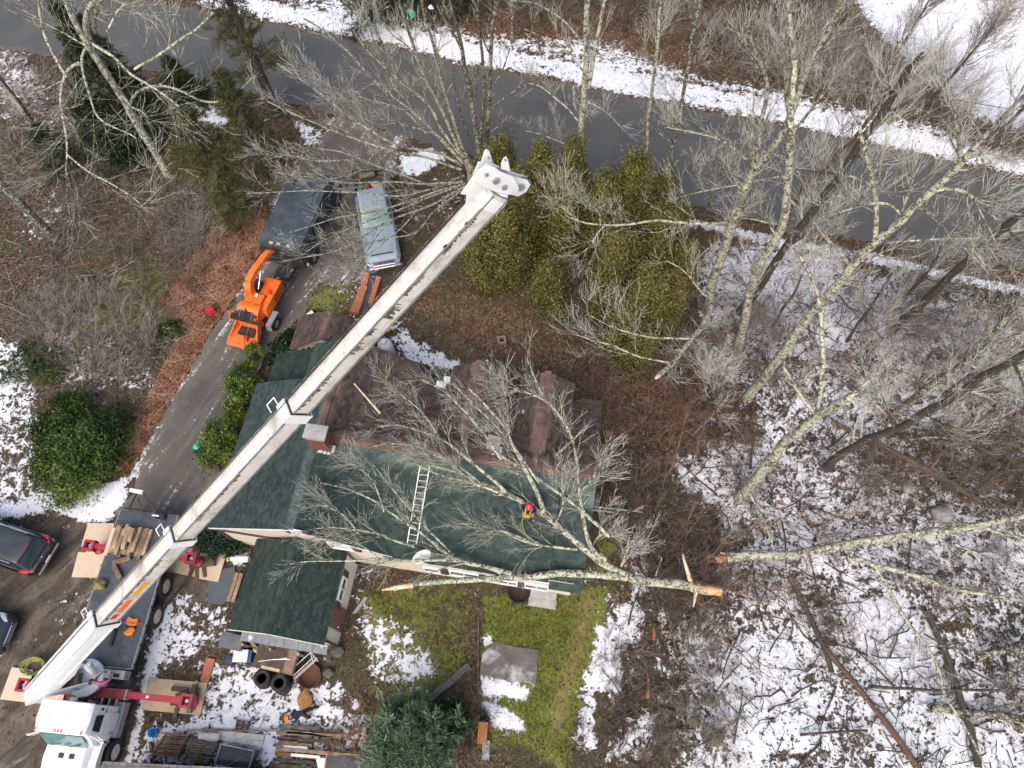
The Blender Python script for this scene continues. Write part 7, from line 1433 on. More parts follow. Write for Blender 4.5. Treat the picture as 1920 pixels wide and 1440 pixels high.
thicket('thicket', [(860, 1280), (905, 1270), (905, 1420), (860, 1400)], 130, 0.7, 'dry stalks along the narrow garden bed', M_twigb, 20, clump=0.5)
thicket('thicket', [(300, 460), (380, 470), (330, 640), (240, 700), (200, 600)], 220, 0.9, 'low brush between the leaves and the chipper', M_twigb, 21)
thicket('saplings', [(1480, 520), (1900, 640), (1930, 960), (1600, 900), (1430, 760)], 90, 4.2, 'tall thin saplings standing among the snowy woods at right', M_twigb, 22, r=0.022, lean=0.25, k2=6, k3=4, clump=2.5)
thicket('saplings', [(1250, 880), (1500, 860), (1640, 1000), (1600, 1200), (1380, 1200), (1250, 1100)], 60, 3.2, 'thin saplings between the torn stump and the fallen trunks', M_twigr, 23, r=0.02, lean=0.3, k2=6, k3=4, clump=2.5)
# background trees beyond the road
for i, (px, py, hh, lab) in enumerate(((1170, 60, 9, 'dark tree beyond the road at the top centre'), (1010, 30, 9, 'thin tree beyond the road right of the dark pines'), (1290, 80, 10, 'tree beyond the road above the slim stems'), (1400, 90, 10, 'tree in the far thicket left of the pale crown'), (1530, 110, 9, 'tree in the far thicket by the snowy clearing'), (1640, 170, 7, 'small tree between the road and the snowy clearing'), (1740, 200, 6, 'small shrubby tree at the lower tip of the clearing'), (1870, 260, 6, 'small tree near the right edge above the road'), (1450, 30, 10, 'tree at the upper edge behind the far thicket'), (960, 80, 7, 'small tree on the far bank left of the lichen trunk'))):
    b_ = at(px, py); top = (px, py)
    rng = np.random.default_rng(i+50)
    lx, ly = rng.uniform(-.8, .8), rng.uniform(-.5, .5)
    org = Vector((b_[0], b_[1], 0)); root = empty('bare_tree', org, 0, lab, 'tree')
    C = resample([[0, 0, -0.05], [lx*.3, ly*.3, hh*.35], [lx*.7, ly*.7, hh*.7], [lx, ly, hh]], 16, 0.06); Rr = np.linspace(0.13, 0.035, 16)
    v_, f_ = tubes(C[None], Rr[None], 8); np_mesh('trunk', v_, f_, M_lich2 if i % 2 else M_dark, root, True)
    A0, R0 = grow(C[None], Rr[None], 16, 0.25, 1.0, 2.4, 9, (0.5, 1.0), 0.14, 0.35, 0.5, 0.02); A1, R1 = grow(A0, R0, 8, 0.2, 1.0, 1.3, 7, (0.4, 0.9), 0.16, 0.25, 0.5, 0.011); A2, R2 = grow(A1, R1, 7, 0.15, 1, 0.65, 5, (0.4, 0.8), 0.18, 0.2, 0.6, 0.008)
    vv, ff = join_np([tubes(A0, R0, 5), tubes(A1, R1, 3)]); o = np_mesh('branches', vv, ff, M_twigb if i % 2 else M_haze, root); o['kind'] = 'stuff'
    vv, ff = tubes(A2, R2, 3); o = np_mesh('twigs', vv, ff, M_haze, root); o['kind'] = 'stuff'
# ------------------------------------------------------------------ litter: leaves, tufts and fallen sticks
def scatter_xy(n, px=None, world=None, seed=0):
    r_ = np.random.default_rng(seed); poly = world_poly(px) if px is not None else world; x0, y0 = poly.min(0); x1, y1 = poly.max(0)
    X, Y = r_.uniform(x0, x1, n*3), r_.uniform(y0, y1, n*3); ok = (sdist(X, Y, poly) > 0) & (sdist(X, Y, road_w) < -0.1) & (sdist(X, Y, drive_w) < 0.0); return X[ok][:n], Y[ok][:n]
LM_litter = leafmat('fallen_leaves', [(0.03, 0.02, 0.014), (0.075, 0.046, 0.03), (0.145, 0.09, 0.058), (0.27, 0.19, 0.13)])
LM_litr = leafmat('rusty_fallen_leaves', [(0.05, 0.025, 0.016), (0.15, 0.07, 0.04), (0.28, 0.135, 0.075), (0.40, 0.25, 0.16)])
rng = np.random.default_rng(77)
view = np.array([at(-60, -40)[:2], at(1980, -40)[:2], at(1980, 1480)[:2], at(-60, 1480)[:2]])
X, Y = scatter_xy(120000, world=view, seed=1); sx = np.clip(np.searchsorted(gx, X)-1, 0, nx-1); sy = np.clip(np.searchsorted(gy, Y)-1, 0, ny-1)
mud_, snow_, gr__ = A['mud'][sy, sx], A['snow'][sy, sx], A['grass'][sy, sx]; p_ = np.clip(1-mud_*0.85-np.clip(snow_-0.5, 0, 1)*3.2-gr__*0.6, 0.02, 1); ok = rng.uniform(0, 1, len(X)) < p_; X, Y = X[ok], Y[ok]
Z = GZ[sy[ok], sx[ok]]+0.03; PL = np.stack([X, Y, Z], 1)
o = leaves(PL, np.tile([0, 0, 1.0], (len(X), 1)), 0.12, 0.7, LM_litter, 'leaf_litter', None, np.zeros(3), 0.5); tag(o, 'brown fallen leaves scattered over the woodland floor', 'leaves', None, 'stuff')
X, Y = scatter_xy(26000, px=[(300, 560), (400, 430), (500, 360), (500, 450), (430, 580), (360, 690), (300, 800), (240, 890), (215, 880), (280, 740), (340, 620)], seed=2)
o = leaves(np.stack([X, Y, np.full(len(X), 0.03)], 1), np.tile([0, 0, 1.0], (len(X), 1)), 0.11, 0.7, LM_litr, 'leaf_litter', None, np.zeros(3), 0.5); tag(o, 'rust red fallen leaves banked along the left of the driveway', 'leaves', None, 'stuff')
X, Y = scatter_xy(60000, px=[(655, 1085), (900, 1110), (1145, 1095), (1120, 1200), (1080, 1420), (900, 1420), (880, 1330), (700, 1320), (650, 1220)], seed=3)
sx = np.clip(np.searchsorted(gx, X)-1, 0, nx-1); sy = np.clip(np.searchsorted(gy, Y)-1, 0, ny-1); ok = rng.uniform(0, 1, len(X)) < np.clip(A['grass'][sy, sx]-np.clip(A['snow'][sy, sx]-.45, 0, 1)*1.5-A['mud'][sy, sx]-A['tan'][sy, sx]*0.8, 0, 1)**1.5
X, Y = X[ok], Y[ok]; n = len(X); dd = rng.normal(0, 0.35, (n, 2)); ang_ = rng.uniform(0, PI, n); wv_ = np.stack([np.cos(ang_), np.sin(ang_)], 1)*0.014
B_ = np.stack([X, Y], 1); hh = rng.uniform(0.05, 0.12, n); Vv = np.empty((n, 3, 3)); Vv[:, 0, :2] = B_-wv_; Vv[:, 1, :2] = B_+wv_; Vv[:, 2, :2] = B_+dd*hh[:, None]; Vv[:, :2, 2] = GZ[sy[ok], sx[ok]][:, None]; Vv[:, 2, 2] = GZ[sy[ok], sx[ok]]+hh
o = np_mesh('grass', Vv.reshape(-1, 3), np.arange(n*3).reshape(n, 3), LM_grass); tag(o, 'short green grass of the garden behind the house', 'grass', None, 'stuff')
# sticks and stems poking through the woodland snow
X, Y = scatter_xy(3000, px=[(1130, 560), (1640, 500), (1960, 600), (1960, 1480), (1130, 1480), (1180, 1100), (1130, 900)], seed=4); n = len(X)
a_ = rng.uniform(0, 2*PI, n); el = np.abs(rng.normal(0.05, 0.12, n)); d = np.stack([np.cos(a_)*np.cos(el), np.sin(a_)*np.cos(el), np.sin(el)], 1); ln = rng.exponential(0.45, n)+0.2
P = np.stack([X, Y, np.full(n, 0.05)], 1)[:, None]+d[:, None]*ln[:, None, None]*np.linspace(0, 1, 4)[None, :, None]+rng.normal(0, 0.07, (n, 4, 3)); P[..., 2] = np.maximum(P[..., 2], 0.03)
vv, ff = tubes(P, np.clip(ln*0.022, 0.010, 0.045)[:, None]*np.linspace(1, 0.5, 4)[None], 4); o = np_mesh('fallen_sticks', vv, ff, M_dark); tag(o, 'dark fallen sticks littering the snowy woods', 'sticks', None, 'stuff')
X, Y = scatter_xy(1500, px=[(0, 300), (520, 330), (470, 480), (300, 760), (240, 900), (0, 640)], seed=5); n = len(X); a_ = rng.uniform(0, 2*PI, n); d = np.stack([np.cos(a_), np.sin(a_), a_*0], 1); ln = rng.exponential(0.35, n)+0.15
P = np.stack([X, Y, np.full(n, 0.05)], 1)[:, None]+d[:, None]*ln[:, None, None]*np.linspace(0, 1, 4)[None, :, None]+rng.normal(0, 0.03, (n, 4, 3))
vv, ff = tubes(P, np.clip(ln*0.016, 0.008, 0.03)[:, None]*np.linspace(1, 0.5, 4)[None], 4); o = np_mesh('fallen_sticks', vv, ff, M_haze); tag(o, 'grey fallen sticks on the bank left of the driveway', 'sticks', None, 'stuff')
# ------------------------------------------------------------------ people
M_skin = mat('skin', (0.45, 0.26, 0.19), 0.6, 0.1); M_hair = mat('dark_hair', (0.02, 0.015, 0.012), 0.7, 0.3, 9); M_boot = mat('work_boot', (0.06, 0.04, 0.025), 0.8, 0.3)
def person(label, foot, rz, pose, shirt, pants, head=None, hair=True, extra=None, h=1.76):
    """pose: joint -> (x forward, y left, z up) in metres; one skinned body, hands with five fingers, clothing colours by region"""
    P = dict(pelvis=(0, 0, 0.95), waist=(0, 0, 1.1), chest=(0.0, 0, 1.32), neck=(0.0, 0, 1.49), head=(0.03, 0, 1.64), shL=(0, 0.19, 1.42), elL=(0.02, 0.26, 1.14), haL=(0.16, 0.27, 0.92), shR=(0, -0.19, 1.42), elR=(0.02, -0.26, 1.14), haR=(0.16, -0.27, 0.92),
             hiL=(0, 0.10, 0.92), knL=(0.04, 0.12, 0.5), anL=(0, 0.13, 0.09), toL=(0.17, 0.15, 0.05), hiR=(0, -0.10, 0.92), knR=(0.04, -0.12, 0.5), anR=(0, -0.13, 0.09), toR=(0.17, -0.15, 0.05)); P.update(pose)
    Rd = dict(pelvis=0.15, waist=0.135, chest=0.165, neck=0.062, head=0.105, shL=0.075, elL=0.052, haL=0.034, shR=0.075, elR=0.052, haR=0.034, hiL=0.10, knL=0.068, anL=0.05, toL=0.045, hiR=0.10, knR=0.068, anR=0.05, toR=0.045)
    names = list(P); E_ = [('pelvis', 'waist'), ('waist', 'chest'), ('chest', 'neck'), ('neck', 'head')]+[(a+s, b+s) for s in 'LR' for a, b in (('sh', 'el'), ('el', 'ha'), ('hi', 'kn'), ('kn', 'an'), ('an', 'to'))]+[('chest', 'shL'), ('chest', 'shR'), ('pelvis', 'hiL'), ('pelvis', 'hiR')]
    me = bpy.data.meshes.new('tmp'); me.from_pydata([P[n] for n in names], [(names.index(a), names.index(b)) for a, b in E_], [])
    o = bpy.data.objects.new('tmp', me); COL.objects.link(o); sk = o.modifiers.new('s', 'SKIN'); sk.branch_smoothing = 0.6
    for i, n in enumerate(names): me.skin_vertices[0].data[i].radius = (Rd[n]*(0.8 if n in ('pelvis', 'waist', 'chest') else 1), Rd[n]); me.skin_vertices[0].data[i].use_root = (n == 'pelvis')
    ss = o.modifiers.new('u', 'SUBSURF'); ss.levels = 2; dg = bpy.context.evaluated_depsgraph_get(); dg.update(); m2 = bpy.data.meshes.new_from_object(o.evaluated_get(dg)); bpy.data.objects.remove(o)
    mats = [M_skin, shirt, pants, M_boot]
    for m in mats: m2.materials.append(m)
    segs = [(np.array(P[a]), np.array(P[b]), a, b) for a, b in E_]
    for p in m2.polygons:
        c = np.array(p.center); best = (9, 1)
        for a, b, na, nb in segs:
            t = np.clip(np.dot(c-a, b-a)/np.dot(b-a, b-a), 0, 1); d = np.linalg.norm(c-a-(b-a)*t)
            if d < best[0]:
                k = 1
                if nb == 'head': k = 0 if t > 0.25 else 1
                elif nb in ('haL', 'haR'): k = 0 if t > 0.85 else 1
                elif na[:2] in ('hi', 'kn') or nb[:2] == 'hi': k = 2
                elif na[:2] == 'an': k = 3
                elif na == 'pelvis': k = 2 if t < 0.4 else 1
                best = (d, k)
        p.material_index = best[1]; p.use_smooth = True
    root = empty('person', foot, rz, label, 'person'); m2.name = 'body'; link('body', m2, root)
    hd, nk = Vector(P['head']), Vector(P['neck']); up = (hd-nk).normalized(); q = up.to_track_quat('Z', 'Y').to_matrix(); fw = Vector((1, 0, 0)); fw = (fw-up*fw.dot(up)).normalized(); sd_ = up.cross(fw)
    face = MB(); face.tube(hd+fw*0.095-up*0.01, hd+fw*0.125-up*0.02, 0.014, 0.01, 5); 
    for s in (-1, 1): face.tube(hd+sd_*s*0.1-up*0.01, hd+sd_*s*0.115-up*0.01, 0.025, 0.02, 6)
    face.obj('nose_and_ears', M_skin, root)
    ey = MB()
    for s in (-1, 1): ey.tube(hd+fw*0.092+sd_*s*0.035+up*0.015, hd+fw*0.102+sd_*s*0.035+up*0.015, 0.012, 0.008, 6)
    ey.bar(hd+fw*0.098-sd_*0.025-up*0.05, hd+fw*0.098+sd_*0.025-up*0.05, 0.01); ey.obj('eyes_and_mouth', M_hair, root)
    if hair: MB().lathe([(0.115, -0.02), (0.118, 0.03), (0.10, 0.08), (0.06, 0.115), (0, 0.125)], hd-fw*0.015, q, 14).obj('hair', M_hair, root)
    if head:
        MB().lathe([(0.165, 0.0), (0.16, 0.015), (0.135, 0.03), (0.13, 0.08), (0.10, 0.13), (0.05, 0.155), (0, 0.16)], hd+up*0.015, q, 18).obj('helmet', head, root)
        MB().bar(hd+up*0.02+fw*0.12, hd+up*0.015+fw*0.2, 0.16, 0.015, up).obj('helmet_peak', head, root)
    for s in 'LR':
        a_, b_ = Vector(P['el'+s]), Vector(P['ha'+s]); d = (b_-a_).normalized(); sx = d.cross(Vector((0, 0, 1))); sx = sx.normalized() if sx.length > 0.1 else Vector((0, 1, 0)); nx_ = d.cross(sx); hb = MB()
        hb.bar(b_-d*0.01, b_+d*0.075, 0.075, 0.03, nx_)
        for i, l_ in enumerate((0.07, 0.08, 0.075, 0.06)):
            r0_ = b_+d*0.07+sx*(-0.029+0.0195*i); k_ = r0_+d*l_*0.5; hb.tube(r0_, k_, 0.0095, 0.009, 5); hb.tube(k_, k_+d*l_*0.35+nx_*0.02, 0.009, 0.007, 5)
        t0 = b_+d*0.015+sx*(-0.035); hb.tube(t0, t0+d*0.03-sx*0.03, 0.012, 0.01, 5); hb.tube(t0+d*0.03-sx*0.03, t0+d*0.06-sx*0.03+nx_*0.01, 0.01, 0.008, 5); hb.obj('hand', M_skin, root)
    if extra: extra(root, P)
    return root
M_hvg = mat('green_helmet_plastic', (0.01, 0.42, 0.16), 0.35, 0.05); M_greenj = mat('green_jacket', (0.01, 0.36, 0.17), 0.8, 0.15); M_navyj = mat('navy_jacket', (0.015, 0.025, 0.045), 0.85, 0.3); M_pant = mat('charcoal_trousers', (0.03, 0.032, 0.038), 0.9, 0.3)
M_pink = mat('pink_shirt', (0.36, 0.11, 0.21), 0.85, 0.12); M_orh = mat('orange_helmet_plastic', (0.85, 0.13, 0.01), 0.4, 0.1, 20); M_redh = mat('red_helmet_plastic', (0.55, 0.03, 0.04), 0.35, 0.15); M_ystrap = mat('yellow_strap', (0.62, 0.46, 0.03), 0.7, 0.2); M_yg = mat('yellow_green_jacket', (0.30, 0.33, 0.05), 0.8, 0.2)
person('person in dark clothes and green helmet walking on the driveway', V(394, 866), math.radians(100), dict(chest=(0.08, 0, 1.3), neck=(0.12, 0, 1.46), head=(0.17, 0, 1.6), knL=(0.2, 0.12, 0.52), anL=(0.22, 0.12, 0.12), toL=(0.4, 0.13, 0.08), knR=(-0.02, -0.12, 0.5), anR=(-0.25, -0.12, 0.1), toR=(-0.1, -0.14, 0.05), haL=(0.3, 0.2, 1.0), elL=(0.1, 0.27, 1.15)), M_navyj, M_pant, M_hvg)
person('person in navy clothes and orange helmet bending by the lumber', V(583, 1338), math.radians(195), dict(pelvis=(-0.05, 0, 0.9), waist=(0.08, 0, 1.02), chest=(0.3, 0, 1.14), neck=(0.45, 0, 1.2), head=(0.58, 0, 1.24), shL=(0.32, 0.19, 1.18), shR=(0.32, -0.19, 1.18), elL=(0.42, 0.22, 0.88), elR=(0.42, -0.22, 0.88), haL=(0.62, 0.14, 0.72), haR=(0.62, -0.1, 0.72), knR=(-0.2, -0.14, 0.5), anR=(-0.4, -0.16, 0.1), toR=(-0.25, -0.17, 0.05)), M_navyj, M_pant, M_orh)
person('person in a bright green jacket among the twigs beyond the road', V(776, 55), math.radians(250), dict(haL=(0.3, 0.15, 1.1), elL=(0.12, 0.26, 1.15)), M_greenj, M_pant, None)
person('person in navy jacket and white helmet beyond the road', V(812, 56), math.radians(-20), dict(haR=(0.25, -0.2, 1.1)), M_navyj, M_pant, mat('white_helmet_plastic', (0.75, 0.76, 0.76), 0.35, 0.05))
person('crane operator in a pink shirt standing at the truck controls', t2w(3.12, 0.78, 1.01), TA+PI+0.1, dict(waist=(-0.02, -0.05, 1.1), chest=(-0.02, -0.02, 1.3), neck=(0.02, 0.12, 1.4), head=(0.06, 0.24, 1.46), shL=(0.05, 0.17, 1.36), shR=(0.03, -0.24, 1.36), elL=(0.2, 0.25, 1.2), haL=(0.4, 0.12, 1.12), elR=(0.18, -0.34, 1.2), haR=(0.4, -0.2, 1.14)), M_pink, M_pant, None)
def harness(root, P):
    st = MB()
    for s in (-1, 1): st.path([Vector((0.13, s*0.10, 1.05)), Vector((0.15, s*0.12, 1.3)), Vector((0.02, s*0.11, 1.5)), Vector((-0.13, s*0.09, 1.36)), Vector((-0.12, -s*0.05, 1.1))], 0.018, 5)
    st.path([Vector((0.15*math.cos(a), 0.17*math.sin(a), 1.02)) for a in np.linspace(0, 2*PI, 12)], 0.025, 5)
    for s in (-1, 1): st.path([Vector((0.11*math.cos(a), s*0.11+0.11*math.sin(a), 0.8)) for a in np.linspace(0, 2*PI, 10)], 0.02, 5)
    st.path([Vector((-0.1, 0.1, 1.0)), Vector((-0.16, 0.2, 0.5)), Vector((-0.2, 0.22, 0.0)), Vector((-0.5, 0.0, -0.15)), Vector((-0.75, -0.25, -0.25))], 0.013, 5)
    st.obj('harness', M_ystrap, root)
    MB().box((-0.18, -0.15, 0.95), (0.1, 0.14, 0.22)).obj('tool_pouch', M_navyj, root, bevel=0.02)
    MB().bar((0.0, -0.22, 0.8), (0.05, -0.28, 0.45), 0.05, 0.12).obj('hand_saw', M_redh, root)
def main_slope(px, py, lift=0.0):
    """where a sight line meets the long green slope"""
    d = (px-960)/FPX*cr - (py-720)/FPX*cu + cf; o = CAM-B0; k = (4.75-2.80)/4.12
    # z = 2.80 + (y+0.02)*k + lift
    t = (2.80+lift+0.02*k+k*(o@hy)-o[2])/(d[2]-k*(d@hy)); p = CAM+d*t; return Vector(p)
ft = main_slope(990, 976, 0.02)
person('climber with red helmet and yellow harness standing on the green roof', ft, math.radians(75), dict(chest=(0.05, 0, 1.3), neck=(0.08, 0, 1.46), head=(0.12, 0, 1.58), knL=(0.2, 0.14, 0.55), anL=(0.12, 0.16, 0.22), toL=(0.28, 0.17, 0.2), knR=(0.02, -0.14, 0.5), haL=(0.35, 0.1, 1.25), elL=(0.2, 0.27, 1.2), haR=(0.35, -0.12, 1.1), elR=(0.15, -0.28, 1.12)), M_navyj, M_yg, M_redh, extra=harness)
# ------------------------------------------------------------------ on the roof
lad = empty('ladder', main_slope(783, 945, 0.05), 0, 'aluminium ladder lying up the long green roof slope', 'ladder'); o_ = lad.location
la, lb_, lc, ld = main_slope(788, 872, 0.06)-o_, main_slope(764, 1017, 0.06)-o_, main_slope(806, 873, 0.06)-o_, main_slope(781, 1020, 0.06)-o_
M_alu = mat('aluminium', (0.62, 0.63, 0.64), 0.4, 0.1, 3, metal=0.3)
MB().bar(la, lb_, 0.035, 0.07).obj('side_rail', M_alu, lad); MB().bar(lc, ld, 0.035, 0.07).obj('side_rail', M_alu, lad)
for i in range(13):
    t = (i+0.6)/13; MB().tube(la.lerp(lb_, t), lc.lerp(ld, t), 0.018, n=6).obj('rung', M_alu, lad)
dpt = main_slope(797, 1047, 0.0); dish = empty('satellite_dish', dpt, HDG, 'pale satellite dish on the roof edge by the ladder foot', 'satellite dish')
R_ = (Matrix.Rotation(math.radians(62), 3, 'X') @ Matrix.Rotation(math.radians(35), 3, 'Y'))
MB().lathe([(0.0, 0.0), (0.2, 0.02), (0.36, 0.07), (0.40, 0.10), (0.385, 0.10), (0.2, 0.035), (0, 0.015)], (-0.1, 0.0, 0.55), R_, 24).obj('reflector', M_flash, dish)
MB().tube((0, 0, 0), (-0.08, 0.02, 0.55), 0.025).obj('mast', M_steel, dish); MB().bar((-0.1, 0, 0.5), (0.45, -0.1, 0.5), 0.03).obj('feed_arm', M_steel, dish); MB().box((0.47, -0.1, 0.52), (0.09, 0.07, 0.09)).obj('receiver', M_steel, dish)
# ------------------------------------------------------------------ garden and yard things
def gobj(px, py, z=0.0): return V(px, py, z)
tk = empty('propane_tank', gobj(729, 668), 0, 'white upright propane tank behind the brown roof', 'gas tank')
MB().lathe([(0.34, 0.0), (0.36, 0.05), (0.38, 0.1), (0.38, 1.15), (0.35, 1.3), (0.26, 1.42), (0.13, 1.48), (0, 1.5)], n=26).obj('cylinder', M_white, tk); MB().lathe([(0.15, 1.42), (0.15, 1.6), (0.12, 1.63), (0, 1.64)], n=18).obj('valve_cap', M_white, tk)
def flat(corners, z, t, m, label, cat, name, kind=None, bevel=0):
    P = [at(*c, z+t) for c in corners]; c = sum(P)/len(P); q = [Vector(p-c) for p in P]
    nn = (q[1]-q[0]).cross(q[2]-q[1])
    if nn.z < 0: q = q[::-1]
    o = MB().slab(q, t, (0, 0, 1)).obj(name, m, None, tuple(c), bevel=bevel); return tag(o, label, cat, None, kind)
M_terra = mat('terracotta_board', (0.42, 0.14, 0.075), 0.8, 0.15, 4)
flat([(655, 583), (672, 587), (689, 536), (678, 532)], 0.0, 0.25, M_terra, 'terracotta board left of the boom behind the small brown roof', 'board', 'raised_board')
flat([(676, 531), (688, 533), (693, 512), (682, 509)], 0.0, 0.22, M_terra, 'short terracotta board nearest the pickup grille', 'board', 'raised_board')
flat([(690, 567), (698, 570), (714, 520), (706, 517)], 0.0, 0.25, M_terra, 'thin terracotta board right against the boom', 'board', 'raised_board')
flat([(674, 588), (688, 590), (706, 520), (694, 514), (686, 545)], 0.0, 0.12, M_deck, 'dark slate walkway between the terracotta boards', 'walkway', 'walkway_slab')
flat([(571, 592), (592, 592), (584, 581)], 0.0, 0.5, M_white, 'white pointed board behind the small brown roof', 'board', 'white_board')
flat([(717, 617), (728, 622), (733, 617), (722, 612)], 0.0, 0.15, mat('orange_plastic', (0.6, 0.27, 0.07), 0.5), 'small orange box near the propane tank', 'box', 'plastic_box')
flat([(722, 606), (736, 617), (738, 615), (725, 603)], 0.0, 0.2, M_white, 'white slat above the small orange box', 'board', 'white_board')
M_pitb = mat('pale_pink_brick', (0.34, 0.22, 0.18), 0.9, 0.2, 5)
pit = empty('brick_pit', gobj(941, 640), 0.1, 'small square pink brick pit in the leafy garden', 'brick pit')
for s in (-1, 1): MB().box((s*0.17, 0, 0.1), (0.08, 0.42, 0.2)).obj('brick', M_pitb, pit); MB().box((0, s*0.17, 0.1), (0.25, 0.08, 0.2)).obj('brick', M_pitb, pit)
MB().box((0, 0, 0.03), (0.26, 0.26, 0.04)).obj('hollow', M_black, pit)
flat([(929, 1203), (963, 1212), (1009, 1219), (1005, 1283), (960, 1278), (899, 1264), (905, 1225)], -0.02, 0.05, mat('dark_patio_slab', (0.12, 0.115, 0.105), 0.85, 0.25, 2, dirt=(0.72, 0.74, 0.77), dirt_amt=0.95, dirt_scale=0.75), 'grey patio slab with melting snow in the lawn', 'patio slab', 'patio_slab')
rg_ = MB(); rg_.lathe([(0.5, 0.0), (0.5, 0.22), (0.46, 0.22), (0.44, 0.03), (0, 0.03)], n=26); tag(rg_.obj('round_planter', mat('dark_planter', (0.03, 0.022, 0.018), 0.9, 0.3), None, gobj(973, 1111)), 'dark round planter against the house wall', 'planter')
st_ = empty('garden_steps', gobj(1018, 1122), HDG, 'low concrete steps with snow below the right window', 'steps')
MB().box((0, 0.18, 0.16), (1.15, 0.45, 0.32)).obj('upper_step', M_conc, st_, bevel=0.02); MB().box((0, -0.22, 0.08), (1.25, 0.38, 0.16)).obj('lower_step', M_conc, st_, bevel=0.02)
for s in (-1, 1): MB().tube((s*0.62, -0.35, 0), (s*0.62, -0.35, 0.8), 0.02).obj('rail_post', M_black, st_)
def run(pts, w_, h_, m, label, cat, name, z=0.0):
    Q = [V(*p, z+h_/2) for p in pts]; c = Q[0].copy(); mb = MB()
    for a_, b_ in zip(Q[:-1], Q[1:]): mb.bar(a_-c, b_-c, w_, h_)
    return tag(mb.obj(name, m, None, c), label, cat)
run([(881, 1249), (868, 1256), (848, 1276), (826, 1292), (803, 1312)], 0.28, 0.05, mat('grey_edging', (0.13, 0.13, 0.125), 0.85, 0.25, 3), 'curved grey garden edging left of the patio slab', 'edging', 'garden_edging')
run([(897, 1160), (897, 1230), (896, 1290), (898, 1340)], 0.06, 0.12, M_timd, 'long dark timber edging along the lawn', 'edging', 'garden_edging')
rb = MB().box((0, 0, 0.25), (0.38, 0.8, 0.5)).obj('rusty_crate', mat('rusty_metal', (0.30, 0.12, 0.04), 0.8, 0.3), None, gobj(906, 1374), -0.1, bevel=0.02); tag(rb, 'rusty brown crate at the foot of the lawn edging', 'crate')
run([(912, 1388), (910, 1425)], 0.3, 0.06, M_steel, 'grey plank leaning beyond the rusty crate', 'plank', 'grey_plank')
tag(MB().lathe([(0.2, 0), (0.22, 0.35), (0.2, 0.36), (0.18, 0.05), (0, 0.05)], n=16).obj('garden_pot', M_black, None, gobj(906, 1347)), 'black pot above the rusty crate', 'pot')
for i, (p0, p1, lab) in enumerate((((1110, 949), (1176, 957), 'weathered grey rail sticking out from the roof end'), ((1108, 956), (1150, 960), 'second weathered grey rail under the first'), ((1176, 958), (1179, 1040), 'dark upright rail standing in the brush by the snow'), ((1130, 838), (1235, 846), 'dark drain pipe on the leaves right of the brown roof'))):
    a_, b_ = V(*p0, 1.2 if i < 2 else 0.3), V(*p1, 1.0 if i < 2 else 0.3); tag(MB().tube((0, 0, 0), b_-a_, 0.04 if i != 3 else 0.05, n=8).obj('garden_rail', (M_steel, M_conc, M_timd, M_black)[i], None, a_), lab, 'rail')
run([(1216, 1272), (1214, 1310)], 0.1, 0.12, M_terra, 'pinkish board standing in the brush right of the snow', 'board', 'pink_board')
run([(1226, 1173), (1226, 1200)], 0.12, 0.1, M_terra, 'small pinkish board frame above the other in the brush', 'board', 'pink_board')
run([(1229, 1080), (1241, 1047), (1234, 1042)], 0.05, 0.05, M_white, 'bent white plastic pipe lying on the leaves', 'pipe', 'white_pipe', 0.1)
run([(1140, 1195), (1155, 1165)], 0.05, 0.05, M_steel, 'grey stick lying on the snow at lawn edge', 'stick', 'grey_stick', 0.1)
# stones
M_rock = mat('mossy_rock', (0.10, 0.10, 0.075), 0.9, 0.35, 5, col2=(0.12, 0.16, 0.04), amt=0.3)
for i, (px, py, r_, lab) in enumerate(((1337, 1383, 0.45, 'large mossy stone standing in the bottom snow'), (1298, 1350, 0.3, 'mossy stone left of the large one'), (1328, 1312, 0.3, 'bright green mossy stone in the lower woods'), (1328, 690, 0.4, 'dark stone at the foot of the brush by the snow'), (1340, 700, 0.3, 'pale mossy stone beside the dark one'), (1650, 1402, 0.16, 'small brown stone on open snow'), (632, 1222, 0.3, 'grey stone block at the shed corner'), (615, 1262, 0.25, 'brown stone below the shed corner'), (1765, 965, 0.5, 'snow dusted boulder near the fallen trunk at right'), (1705, 915, 0.35, 'pale boulder in the brown brush at right'))):
    blob('stone', gobj(px, py, 0.05), (r_, r_*0.8, r_*0.7), M_rock if i < 8 else M_conc, lab, 'stone', seed=i+20, lump=0.12)
# beside the truck and the annex
flat([(391, 1090), (390, 1132), (417, 1133), (432, 1122), (441, 1085), (440, 1063), (420, 1066)], -0.01, 0.05, mat('dark_grey_cover', (0.085, 0.10, 0.115), 0.6, 0.15, 2), 'dark grey rounded ground cover beside the bench boards', 'ground cover', 'ground_cover')
bn_ = empty('plank_bench', gobj(446, 1104), zr((440, 1128), (455, 1080)), 'two plank bench along the shed wall', 'bench')
for s in (-1, 1): MB().box((0, s*0.1, 0.36), (1.25, 0.16, 0.05)).obj('plank', M_tim, bn_)
for s in (-1, 1): MB().box((s*0.5, 0, 0.17), (0.08, 0.34, 0.33)).obj('leg', M_timd, bn_)
pb_ = empty('post_and_pipe', gobj(455, 1048), 0, 'white pipe with yellow collar by the shed', 'pipe'); MB().tube((-0.45, 0.02, 0.2), (0.35, -0.05, 0.2), 0.14, n=14).obj('pipe', M_white, pb_); MB().tube((-0.62, 0.03, 0.2), (-0.5, 0.02, 0.2), 0.16, n=14).obj('collar', mat('yellow_plastic', (0.6, 0.5, 0.1), 0.5), pb_)
